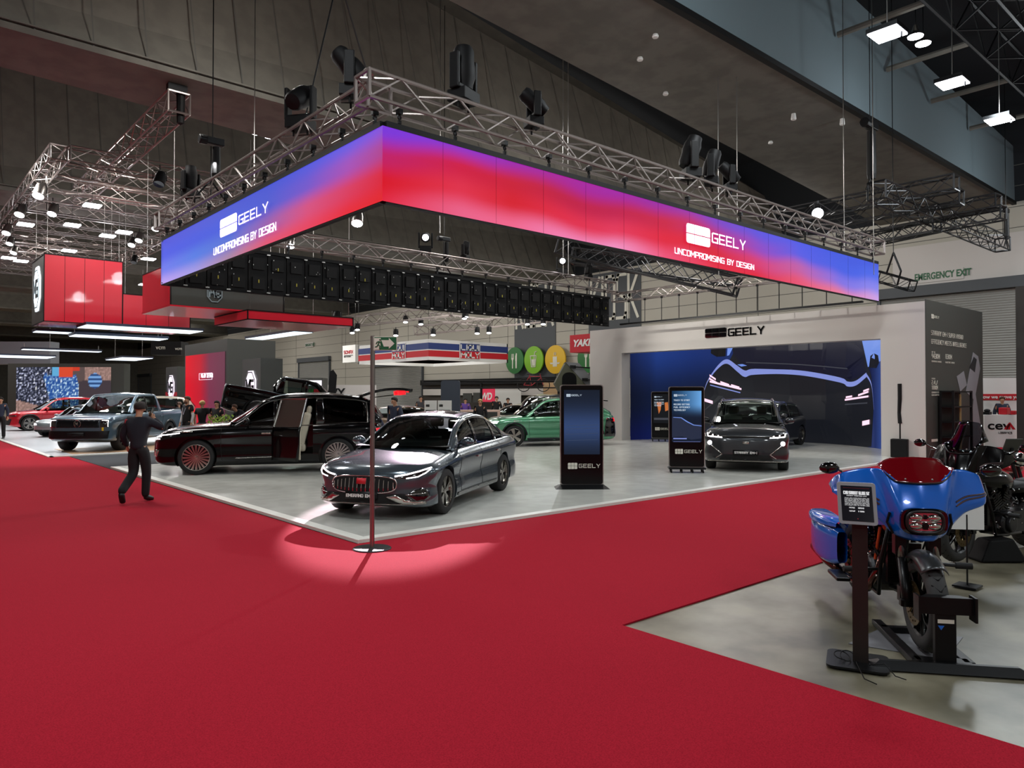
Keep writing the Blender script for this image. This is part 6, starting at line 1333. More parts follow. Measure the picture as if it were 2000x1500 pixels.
def octo(par, c, R, ux, m, txt=True, th=.03, ring=.12):
    ux = Vector(ux); n_ = ux.cross(UZ); b = MB(); c = Vector(c)
    for i in range(8):
        a0 = PI/8+i*PI/4; a1 = a0+PI/4
        P = [c+ux*(r_*math.cos(q_))*.85+UZ*(r_*math.sin(q_)) for r_ in (R, R*(1-ring)) for q_ in (a0, a1)]
        b.add(P+[p_+n_*th for p_ in P], [(0,1,3,2),(4,6,7,5),(0,4,5,1),(2,3,7,6)])
    b.build('logo', m, par, fixn=False); b = MB(); h_ = R*.9
    b_w = text_w('MG', 1, 1, .12); stroke_text(b, 'MG', c-ux*R*.55-UZ*h_/2+n_*.01, ux, UZ, h_, .2, 1.1*R/(b_w*h_), n=n_, gap=.12); b.build('logo_lettering', m, par)
t = hbox('a', 'big red hanging box with a lit octagon logo on its dark left side', (4.4, 28.9, 4.3), (6.8, 31.3, 6.58), ['red_panel', 'booth_dark'], 4)
mat('logo_lit', 'ffffff', emit=1.3, ecol='e4f8ff'); 
MB().prism([(math.cos(PI/8+i*PI/4)*.66, math.sin(PI/8+i*PI/4)*.84) for i in range(8)], lambda u, v, d: (4.4-.04*d, 30.1-u, 5.5+v), 1).build('logo_panel', 'logo_lit', t)
mat('logo_line', '7a8a90', .5); octo(t, (4.35, 30.1, 5.5), .72, (0, -1, 0), 'logo_line', th=.01, ring=.06)
t = hbox('b', 'lower red hanging box right of the big one', (6.82, 28.95, 4.25), (9.15, 31.2, 5.45), ['red_panel', 'red_panel'], 3)
t = hbox('c', 'red sided hanging box with dark front behind the blue banner end', (6.3, 21.6, 4.32), (9.6, 24.4, 5.5), ['booth_dark', 'red_panel'])
MB().box((6.28, 21.58, 4.29), (9.62, 24.42, 4.33)).build('underside', 'red_panel', t); 
octo(t, (7.5, 21.585, 4.75), .28, (1, 0, 0), 'logo_line', th=.01)
t = hbox('d', 'flat red hanging slab under the banner back', (8.2, 20.9, 4.0), (11.6, 23.6, 4.27), ['red_panel', 'red_panel'])
def lightpanel(label, quad, z, th=.1):
    P = [G(x, y, z) for x, y in quad]; xs = [p_.x for p_ in P]; ys = [p_.y for p_ in P]; a = (min(xs), min(ys)); b = (max(xs), max(ys)); t = thing('light_panel', label, 'light panel', ((a[0]+b[0])/2, (a[1]+b[1])/2, z), group='flat hanging light panels')
    MB().box((a[0], a[1], z+.01), (b[0], b[1], z+th)).build('frame', mat('panel_navy', '1c2438', .5), t); MB().box((a[0]+.03, a[1]+.03, z-.01), (b[0]-.03, b[1]-.03, z+.012)).build('diffuser', 'panel_light', t)
    w = MB()
    for x in (a[0]+.1, b[0]-.1): w.tube((x, (a[1]+b[1])/2, z+th), (x, (a[1]+b[1])/2, 4.3 if b[1] > 28.5 and z > 3.9 and a[0] < 9 else 9.2), .008, 4)
    w.build('suspension_wire', 'steel', t)
lightpanel('long flat glowing panel right under the big red box', ((62, 649), (250, 655)), 4.08)
lightpanel('bright slanting glowing panel under the lower red box', ((168, 634), (372, 652)), 4.2)
lightpanel('thin glowing panel below the two wide ones', ((133, 657), (330, 662)), 3.95)
lightpanel('glowing panel over the stand, right of the red wall', ((478, 662), (612, 650)), 4.1)
lightpanel('narrow glowing panel at the left over the picture screen', ((40, 683), (200, 687)), 4.0)
lightpanel('lowest glowing panel at the far left edge', ((-30, 697), (110, 697)), 3.9)
lightpanel('small glowing panel left of the white octagon totem', ((205, 703), (300, 700)), 3.9)
# red gradient wall
Xr = 14.0; y0 = 38.4; y1 = 45.2; t = thing('red_screen_wall', 'tall dark wall with glowing red to purple screen', 'exhibition wall', (Xr, y0, .03))
MB().box((Xr, y0, .03), (Xr+2.6, y1, 4.75)).build('panel', 'booth_dark', t)
o = MB().grid(lambda u, v: (Xr-.02, y1-.2+(y0+.25-y1+.2)*u, .2+3.9*v), 30, 12).build('screen_face', screenmat('red_wall_screen', 1), t, fixn=False)
paint(o, lambda co: lin([q/255 for q in interp([(.3, (105, 52, 72)), (2.6, (120, 45, 72)), (4.0, (190, 14, 40)), (6.6, (225, 0, 28))], co.y)]))
b = MB(); p_ = PX(393, 738, Xr-.03); stroke_text(b, 'MG BY DESIGN', (Xr-.03, p_.y, p_.z), LY, UZ, .22, .18, .8, th=.01); b.build('lettering', 'led_white', t)
p1 = PX(389, 742, Xr-.03); p2 = PX(414, 728, Xr-.03); fr = MB()
for a_, b_ in (((p1.y, p1.z), (p2.y, p1.z)), ((p2.y, p1.z), (p2.y, p2.z)), ((p2.y, p2.z), (p1.y, p2.z)), ((p1.y, p2.z), (p1.y, p1.z))): fr.tube((Xr-.03, *a_), (Xr-.03, *b_), .012, 4)
fr.build('outline', 'led_white', t)
def mgtotem(x0, xc, x1, X, ztop, label):
    ya = PX(x0, 740, X).y; yb = PX(xc, 740, X).y; xe = PY(x1, 740, yb).x; t = thing('logo_totem', label, 'logo totem', (X, yb, .03), group='dark logo totems')
    MB().box((X, yb, .03), (xe, ya, ztop)).build('body', 'booth_dark', t)
    R_ = (ya-yb)*.36; cz = ztop-1.15*R_-.35; cc = (X-.01, (ya+yb)/2, cz)
    MB().prism([(math.cos(PI/8+i*PI/4)*R_*.85, math.sin(PI/8+i*PI/4)*R_) for i in range(8)], lambda u, v, d: (X-.01-.03*d, cc[1]-u, cz+v), 1).build('logo_panel', 'led_white', t)
    octo(t, (X-.05, cc[1], cz), R_*.93, (0, -1, 0), 'booth_dark', th=.01, ring=.07)
    zz = ztop*.36; MB().box((X-.02, yb, 1.75), (X, ya, 2.0)).build('stripe', 'red_plain', t)
mgtotem(324, 346, 368, 14.4, 3.6, 'dark totem with white octagon left of the red wall')
mgtotem(473, 509, 552, 12.2, 3.35, 'dark totem with white octagon right of the red wall')
# picture screen at far left
D_ = 50; a = DP(15, 760, D_); b_ = DP(242, 760, D_); dn = (b_-a); dn.z = 0; L_ = dn.length; dn.normalize(); nn = Vector((dn.y, -dn.x, 0)); nn = nn if nn.dot(-Vector((a.x, a.y, 0))) > 0 else -nn; A0 = Vector((a.x, a.y, 0))
t = thing('picture_screen', 'big dark framed screen showing blue and orange machine parts', 'screen', A0); mt = Matrix((dn, nn, UZ)).transposed()
ztop = DP(100, 710, D_).z; MB().obox(A0+dn*L_/2-nn*.4+UZ*ztop/2, (L_, .8, ztop), mt).build('frame', 'booth_dark', t, fixn=False)
u0 = (32-15)/(242-15)*L_; u1 = (217-15)/(242-15)*L_; v1 = DP(100, 717, D_).z; v0 = .4
o = MB().grid(lambda u, v: tuple(A0+dn*(u0+(u1-u0)*u)+nn*.02+UZ*(v0+(v1-v0)*v)), 110, 46).build('screen_face', screenmat('parts_screen', 1), t, fixn=False)
from mathutils import noise as nz
def pcol(co):
    p_ = co-Vector((0, 0, 0)); u = (Vector((p_.x, p_.y, 0)).dot(dn)-u0)/(u1-u0); v = (p_.z-v0)/(v1-v0)
    n1 = nz.noise(Vector((u*26, v*11, 1))); n2 = nz.noise(Vector((u*60, v*26, 5))); br = max(0, n2*2.2+.1)
    base = (92, 76, 74)
    if v < .38-.2*u or (u > .72 and v > .72) : base = (150+50*n2, 120+40*n2, 112+40*n2)
    if v > .22+.1*n1 and u < .4 and not v < .38-.5*u-.05: base = (28+150*br, 32+150*br, 46+165*br)
    if .33 < u+.15*(v-.5) < .68 and v > .12 and v < .85+.1*n1: base = (36+150*br, 78+140*br, 150+90*br)
    if .45 < u < .60 and v > .8: base = (214, 74, 46)
    if .38 < u < .45 and v > .82: base = (96, 170, 214)
    if .6 < u < .67 and v > .93: base = (200, 60, 40)
    dd = math.hypot((u-.83)*1.9, (v-.72)*.9)
    if dd < .14: base = (40, 70, 120) if (v*22) % 2 < 1 else (120, 165, 220)
    elif u > .66 and v < .72+.06*n1: base = (66, 56, 62)
    return lin([max(0, min(255, q))/255 for q in base])
paint(o, pcol)
# grey fascia with rounded line behind it, black hanging sign
c = DP(80, 700, 62); c2 = DP(245, 700, 60); tag(MB().obox(tuple(DP(15, 690, 62)), (8, 1.2, 1.9), mt).build('hanging_fascia', mat('fascia_grey', '8a8e98', .6), fixn=False), 'grey hanging fascia high above the picture screen', 'hanging sign')
a = DP(303, 668, 52); b_ = DP(361, 668, 52); zz = DP(300, 694, 52).z; t = thing('hanging_sign', 'black hanging sign with small pale lettering above the totem', 'hanging sign', (a.x, a.y, zz)); dd = (b_-a); dd.z = 0; LL = dd.length; dd.normalize(); m3 = Matrix((dd, Vector((-dd.y, dd.x, 0)), UZ)).transposed()
MB().obox(Vector((a.x, a.y, (a.z+zz)/2))+dd*LL/2, (LL, 1.2, a.z-zz), m3).build('panel', 'black', t, fixn=False)
nv = Vector((dd.y, -dd.x, 0)); nv = nv if nv.dot(-a) > 0 else -nv; font_text('lettering', 'vcm', 'ivory_text', tuple(Vector((a.x, a.y, a.z-.55))+dd*.35+nv*.62), dd, UZ, .3, t); font_text('lettering', 'vcm', 'ivory_text', tuple(Vector((a.x, a.y, a.z-.6))+dd*1.7+nv*.62), dd, UZ, .22, t); w = MB().tube((a.x+.2, a.y, a.z), (a.x+.2, a.y, 10), .01, 4); w.build('suspension_wire', 'steel', t)

# ================================================= MIDDLE BACKGROUND
def ringsign(label, xc, zt_px, zb_px, d, xl, xr, bands, cat='hanging sign'):
    c = DP(xc, zt_px, d); zb = DP(xc, zb_px, d).z; yl = PX(xl, 680, c.x).y; xr_ = PY(xr, 680, c.y).x
    t = thing('hanging_sign', label, cat, (c.x, c.y, zb)); H_ = c.z-zb; 
    for f0, f1, m in bands:
        b = MB(); e = .06 if m != 'white' else .05
        b.box((c.x-e+.05, c.y-e+.05, zb+H_*f0), (c.x+.1, yl, zb+H_*f1)); b.box((c.x+.1, c.y-e+.05, zb+H_*f0), (xr_, c.y+.1, zb+H_*f1)); b.box((xr_-.1, c.y, zb+H_*f0), (xr_, yl, zb+H_*f1)); b.box((c.x, yl-.1, zb+H_*f0), (xr_, yl, zb+H_*f1)); b.build('band', m, t)
    w = MB()
    for x, y in ((c.x, c.y), (xr_, c.y), (c.x, yl)): w.tube((x, y, c.z), (x, y, 10), .012, 4)
    w.build('suspension_wire', 'black_metal', t)
    return t, c, zb, H_, yl, xr_
mat('band_blue', '2c3f7c', .5); mat('band_red', 'c81e2a', .5)
t, c, zb, H_, yl, xr_ = ringsign('square hanging ring in white, blue and red with white brand lettering', 837, 662, 703, 46, 700, 992, [(0, 1, 'white'), (.17, .47, 'band_red'), (.52, .83, 'band_blue')])
for plane in (0, 1):
    if plane: o_ = PY(897, 680, c.y-.02); ux = RX; L2 = PY(937, 680, c.y).x-o_.x; org = Vector((o_.x, c.y-.03, 0))
    else: o_ = PX(766, 680, c.x-.02); ux = LY; L2 = o_.y-PX(793, 680, c.x).y; org = Vector((c.x-.03, o_.y, 0))
    nv = Vector((0, -1, 0)) if plane else Vector((-1, 0, 0)); fnb = lambda u, v, d: tuple(org+Vector(ux)*u+UZ*(zb+v)+nv*d*.02)
    MB().prism([(0, H_*.1), (L2, H_*.1), (L2, H_*.92), (0, H_*.92)], lambda u, v, d: fnb(u, v, d), 1).build('logo_border', 'white', t)
    MB().prism([(.06, H_*.14), (L2-.06, H_*.14), (L2-.06, H_*.5), (.06, H_*.5)], lambda u, v, d: fnb(u, v, d*2), 1).build('logo_field', 'band_red', t); MB().prism([(.06, H_*.5), (L2-.06, H_*.5), (L2-.06, H_*.88), (.06, H_*.88)], lambda u, v, d: fnb(u, v, d*2), 1).build('logo_field', 'band_blue', t)
    for s_, f_ in (('LIQUI', .54), ('MOLY', .17)):
        hh = H_*.29; b = MB(); stroke_text(b, s_, org+Vector(ux)*.12+UZ*(zb+H_*f_)+nv*.045, ux, UZ, hh, .2, (L2-.24)/text_w(s_, hh, 1, .2), n=nv, gap=.2); b.build('lettering', 'white', t)
t, c, zb, H_, yl, xr_ = ringsign('small white cube sign with red brand lettering', 694, 673, 707, 64, 668, 742, [(0, 1, 'white')])
for plane in (0, 1):
    b = MB(); ux = RX if plane else LY; nv = Vector((0, -1, 0)) if plane else Vector((-1, 0, 0)); org = Vector((c.x+.3, c.y-.02, zb+H_*.5)) if plane else Vector((c.x-.02, yl-.4, zb+H_*.5)); LL = (xr_-c.x-.7) if plane else (yl-c.y-.8)
    stroke_text(b, 'SONAX', org, ux, UZ, H_*.2, .2, LL/text_w('SONAX', H_*.2, 1), n=nv); b.build('lettering', 'band_red', t)
    b = MB(); b.add([org-UZ*H_*.08, org-UZ*H_*.08+Vector(ux)*LL, org-UZ*H_*.11+Vector(ux)*LL, org-UZ*H_*.11], [(0, 1, 2, 3)]); b.build('underline', 'black', t, solid=.02); b = MB(); stroke_text(b, 'MADE IN GERMANY', org-UZ*H_*.2, ux, UZ, H_*.07, .16, LL*.8/text_w('MADE IN GERMANY', H_*.07, 1), n=nv); b.build('lettering', 'black', t)
# red hanging box beside the portal
X = 27.0; a = PX(1113, 655, X); b_ = PX(1113, 689, X); yE = PX(1200, 650, X).y; t = thing('hanging_sign', 'red hanging box with white slanted brand lettering beside the portal', 'hanging sign', (X, a.y, b_.z)); MB().box((X, yE, b_.z), (X+1.6, a.y, a.z)).build('shell', 'red_plain', t)
font_text('lettering', 'YAKIMA', 'white', (X-.02, a.y-.22, b_.z+(a.z-b_.z)*.34), LY, UZ, (a.z-b_.z)*.38, t, shear=.25, bold=.02, sx=1.15); MB().tube((X+.2, a.y-.15, a.z), (X+.2, a.y-.15, 10), .02, 6).build('suspension_wire', 'black', t)
# far light trusses with warm lamps
G4 = 'far background trusses'
truss('far silver truss with a black lamp at its left end', DP(636, 634, 42), DP(880, 607, 40), .55, 'alu', G4, .03, .018, .6, n=4)
truss('far silver truss above the hanging ring sign', DP(812, 646, 44), DP(1085, 618, 42), .5, 'alu', G4, .03, .018, .6, n=4)
truss('short far truss crossing behind the banner', DP(840, 618, 46), DP(960, 632, 47), .45, 'alu', G4, .03, .018, .6, n=4)
for k_, (x, y) in enumerate(((792, 625), (822, 629), (907, 618), (910, 615), (846, 650), (932, 647), (955, 646), (1030, 629), (1061, 629), (688, 646), (773, 651), (698, 640))):
    p_ = DP(x, y, 41); par(p_, 'warm lit lamp under the banner back, '+['first of the upper row', 'second of the upper row', 'lower of the close pair', 'upper of the close pair', 'left end of the lower row', 'brightest of the lower row', 'right neighbour of the brightest',
        'left of two at the dark bay', 'right of two at the dark bay', 'small one by the truss end', 'small one left of the exit sign', 'small one nearest the left end'][k_], 1.15, True, tgt=(p_.x*.97, p_.y*.97, 0), body='black')
q = DP(658, 622, 41); par(q, 'black unlit lamp on the end of the far silver truss', 2.0, False, body='black')
# storefront under the dark wall bay
def wall_item(nm, x0, y0, x1, y1, X, m, dx=.15, label=None, cat=None):
    a = PX(x0, y0, X); b_ = PX(x1, y1, X); o = MB().box((X-dx, min(a.y, b_.y), min(a.z, b_.z)), (X, max(a.y, b_.y), max(a.z, b_.z))).build(nm, m)
    if label: tag(o, label, cat or nm.replace('_', ' '))
    return o
wall_item('shop_recess', 826, 746, 1092, 812, XW-.07, mat('shop_dark', '3a332c', .7), .05, 'dark shop opening in the end wall under the lettering bays', 'shop front')
wall_item('shop_sign_row', 828, 760, 1075, 772, XW-.3, 'wallwhite', .1, 'long pale strip of shop signs inside the opening', 'sign')
wall_item('shop_canopy', 826, 743, 1095, 748, XW-.2, 'black', .3, 'thin black canopy line over the shop opening', 'canopy')
wall_item('menu_board', 905, 768, 922, 786, XW-1.2, 'booth_dark', .05, 'dark menu board left of the pink sign', 'menu board'); wall_item('menu_board', 925, 767, 938, 786, XW-1.2, 'booth_dark', .05, 'dark menu board next to the pink sign', 'menu board')
wall_item('shop_wall', 968, 762, 1018, 800, XW-1.0, 'white', .05, 'white shop wall right of the pink sign', 'shop wall')
wall_item('wood_panel', 1063, 745, 1112, 806, XW-.9, mat('wood_pale', 'b89870', .6), .1, 'pale wooden panel behind the bicycle', 'wood panel')
t = thing('pink_sign', 'bright pink sign with white scribbled letters', 'sign', tuple(PX(954, 775, 30))); a = PX(940, 757, 30); b_ = PX(967, 785, 30); MB().box((29.9, b_.y, b_.z), (30, a.y, a.z)).build('panel', mat('pink', 'd8284c', .5, emit=.25, ecol='d8284c'), t)
font_text('lettering', 'WD', 'white', (29.88, a.y-.1, b_.z+.15), LY, UZ, .45, t, shear=.2, bold=.02)
for k_, (x, d_) in enumerate(((872, 31), (940, 33), (1098, 35))):
    q = DP(x, 772, d_); tag(MB().box((q.x-.04, q.y-.04, 0), (q.x+.04, q.y+.04, DP(x, 744, d_).z)).build('booth_post', 'black'), ['black booth post behind the dark panel', 'black booth post left of the pink sign', 'black booth post by the green car roof'][k_], 'post')
a = DP(826, 745, 31); b_ = DP(1096, 745, 35); tag(MB().tube(a, b_, .05, 6).tube(a-UZ*.3, b_-UZ*.3, .03, 6).build('booth_beam', 'black'), 'black booth beam over the posts', 'beam')
q0 = DP(861, 772, 27); q1 = DP(898, 772, 27); t = tag(MB().prism(rrect(0, 0, (q1-q0).length, 2.35, .1), lambda u, v, d: tuple(Vector((q0.x, q0.y, v))+(q1-q0).normalized()*u+Vector((.1, .1, 0))*d), 1).build('dark_panel', mat('panel_slate', '2c3440', .6)), 'plain dark slate panel behind the saloon roof', 'panel')
for k_, (x0, x1) in enumerate(((829, 853), (855, 882))):
    q0 = DP(x0, 772, 24); q1 = DP(x1, 772, 24); t = thing('info_board', ('white info board, left of two behind the saloon', 'white info board, right of two behind the saloon')[k_], 'info board', (q0.x, q0.y, 0)); dn = (q1-q0).normalized(); LL = (q1-q0).length
    MB().prism([(0, 1.0), (LL, 1.0), (LL, 1.63), (0, 1.63)], lambda u, v, d: tuple(Vector((q0.x, q0.y, v))+dn*u+Vector((.05, .06, 0))*d), 1).tube((q0.x+.05, q0.y, 0), (q0.x+.05, q0.y, 1.0), .02).build('board', 'white', t)
    b = MB(); wl = tile_logo(b, Vector((q0.x, q0.y, 1.42))+dn*.05-Vector((.01, .012, 0)), dn, UZ, .08); b.build('logo', 'black', t)
    MB().prism([(.04, 1.1), (LL-.04, 1.1), (LL-.04, 1.32), (.04, 1.32)], lambda u, v, d: tuple(Vector((q0.x, q0.y, v))+dn*u-Vector((.01, .012, 0))*d), 1).build('picture', 'booth_dark', t)
q = DP(936, 772, 30); t = thing('shop_counter', 'pale pink shop counter with shelves behind the green car bonnet', 'counter', (q.x, q.y, 0)); rr_ = Vector((math.sin(YAW), -math.cos(YAW), 0))
m_ = MB(); mt2 = Matrix((rr_, Vector((math.cos(YAW), math.sin(YAW), 0)), UZ)).transposed(); m_.obox(q*1+Vector((0, 0, -q.z+.6)), (1.7, .6, 1.2), mt2); m_.build('body', mat('counter_pink', 'd8b8a8', .6), t, fixn=False)
for k_ in range(3): MB().obox(Vector((q.x, q.y, .3+.35*k_))-Vector((math.cos(YAW), math.sin(YAW), 0))*.31, (1.5, .02, .25), mt2).build('shelf_opening', 'booth_dark', t, fixn=False)
# bicycle on the four wheel drive
q = DP(1042, 772, 39); t = thing('bicycle', 'red framed bicycle on the roof rack of the cream four wheel drive', 'bicycle', (q.x, q.y, 1.98)); m_ = MB()
def bp(u, v): return tuple(Vector((q.x, q.y, 1.98+v))+rr_*u)
for nm, u in (('wheel', -.52), ('wheel', .52)):
    m_ = MB().path([bp(u+.34*math.cos(a), .36+.34*math.sin(a)) for a in np.linspace(0, 2*PI, 25)[:-1]], .025, 6, True)
    for a in np.linspace(0, PI, 7)[:-1]: m_.tube(bp(u+.33*math.cos(a), .36+.33*math.sin(a)), bp(u-.33*math.cos(a), .36-.33*math.sin(a)), .004, 3)
    m_.build(nm, 'rubber', t)
m_ = MB()
for a_, b_ in (((-.52, .36), (-.1, .34)), ((-.52, .36), (-.2, .85)), ((-.1, .34), (-.22, .92)), ((-.2, .82), (.36, .82)), ((-.1, .34), (.38, .74)), ((.52, .36), (.34, .95))): m_.tube(bp(*a_), bp(*b_), .022, 6)
m_.build('frame', 'patch_red', t); MB().tube(bp(-.34, .95), bp(-.1, .95), .03).build('saddle', 'black', t); MB().tube(bp(.26, .98), bp(.42, .96), .02).build('handlebar', 'black', t)
# hard shell tent and its vehicle
q = DP(1128, 772, 31); dn = rr_; t = thing('roof_tent', 'dark rooftop tent standing open above the left totem', 'tent', (q.x, q.y, 1.9)); F3 = Vector((math.cos(YAW), math.sin(YAW), 0))
def tp(u, w_, v): return Vector((q.x, q.y, v))+dn*u+F3*w_
lidm = MB(); lidm.add([tp(-.55, -.6, 3.18), tp(-.0, -.6, 3.14), tp(.9, -.6, 2.1), tp(.5, -.6, 2.0), tp(-.55, .6, 3.18), tp(-.0, .6, 3.14), tp(.9, .6, 2.1), tp(.5, .6, 2.0)], [(0,1,5,4),(1,2,6,5),(0,3,2,1),(4,5,6,7),(3,7,6,2),(0,4,7,3)]); lidm.build('hard_shell', mat('tent_grey', '6a6c6e', .5), t)
MB().add([tp(-.55, -.62, 3.15), tp(-1.0, -.62, 2.3), tp(-.8, -.62, 1.95), tp(.5, -.62, 2.0), tp(-.55, .6, 3.15), tp(-1.0, .6, 2.3), tp(-.8, .6, 1.95), tp(.5, .6, 2.0)], [(0,3,2,1),(4,5,6,7),(0,1,5,4),(1,2,6,5),(2,3,7,6)]).build('canvas', mat('canvas_olive', '4a4c3c', .8), t)
MB().prism(rrect(-.7, 2.0, -.1, 2.75, .25), lambda u, v, d: tuple(tp(u, -.64, v)), 1).build('door_opening', 'black', t); 
for u, v in ((-.25, 2.98), (.25, 2.45)): MB().tube(tp(u, -.68, v), tp(u+.75, -.68, v-.05), .025, 6).obox(tp(u, -.68, v), (.25, .1, .12)).build('rack_bar', 'black', t)
MB().box((q.x-.6, q.y-.6, 1.85), (q.x+.6, q.y+.6, 1.97)).build('rack', 'black_metal', t)
c14 = Car('four_wheel_drive', 'dark vehicle carrying the roof tent, hidden behind the left totem', (q.x, q.y), math.radians(48.7-70), suv(L=4.8, W=1.9, H=1.82, wb=2.8, R=.4, hood=1.15, paint='paint_grey', rim='six', seats=False))
# flag, dark stall, yellow green plant
q = DP(640, 772, 40); tag(MB().prism([(0, 0), (.25, .1), (.42, .8), (.5, 2.0), (.3, 2.3), (.12, 2.2), (.05, 1.6)], lambda u, v, d: tuple(Vector((q.x, q.y, .9+v))+rr_*u+F3*d*.03), 1).tube((q.x, q.y, 0), (q.x, q.y, 2), .03).build('feather_flag', 'black'), 'black feather shaped flag behind the family car roof', 'flag')
a = DP(562, 738, 36); b_ = DP(630, 738, 36); t = thing('market_stall', 'black stall with white lit sign and red green goods', 'stall', (a.x, a.y, 0)); MB().obox(Vector(((a.x+b_.x)/2, (a.y+b_.y)/2, a.z/2))+F3*.5, ((b_-a).length, 1, a.z), mt2).build('body', 'booth_dark', t, fixn=False)
p_ = DP(616, 748, 36); MB().obox(p_-F3*.03, (.62, .04, .25), mt2).build('lit_sign', 'led_white', t, fixn=False); font_text('lettering', 'ISUZU', 'black', tuple(p_-F3*.06-rr_*.25-UZ*.06), rr_, UZ, .12, t)
for k_ in range(5): p_ = DP(606+k_*5, 766, 36); MB().obox(p_-F3*.05, (.1, .1, .3), mt2).build('product', ['icon_green', 'icon_green', 'red_plain', 'red_plain', 'red_plain'][k_], t, fixn=False)
a = DP(628, 757, 42); b_ = DP(735, 757, 42); tag(MB().obox(Vector(((a.x+b_.x)/2, (a.y+b_.y)/2, a.z-.5)), ((b_-a).length, .1, 1.3), mt2).build('banner_fence', 'wallwhite', fixn=False), 'pale banner fence with big dark letters behind the family car roof', 'banner')
font_text('printed_letters', 'VVY', 'black', tuple(DP(631, 775, 41.8)), rr_, UZ, .5, None, bold=.02); tag(bpy.data.objects['printed_letters'], 'big dark letters on the pale banner fence', 'lettering')
q = DP(432, 772, 19.5); t = thing('potted_plant', 'yellow green potted plant behind the family car bonnet', 'plant', (q.x, q.y, DZ)); MB().lathe([(.001, 0), (.16, 0), (.2, .75), (.17, .75), (.001, .7)], (q.x, q.y, DZ), n=16).build('pot', 'black', t)
m_ = MB(); rd = random.Random(3)
for i in range(130):
    a_ = rd.random()*2*PI; r_ = .33*rd.random()**.5; h_ = .8+.42*rd.random(); c_ = Vector((q.x+r_*math.cos(a_), q.y+r_*math.sin(a_), h_)); d_ = Vector((rd.uniform(-1, 1), rd.uniform(-1, 1), .8)).normalized()*.12; s_ = d_.cross(UZ).normalized()*.035
    m_.add([c_, c_+d_*.5+s_, c_+d_, c_+d_*.5-s_], [(0, 1, 2, 3)])
m_.build('leaves', mat('leaf', '8aa83c', .6), t, fixn=False)
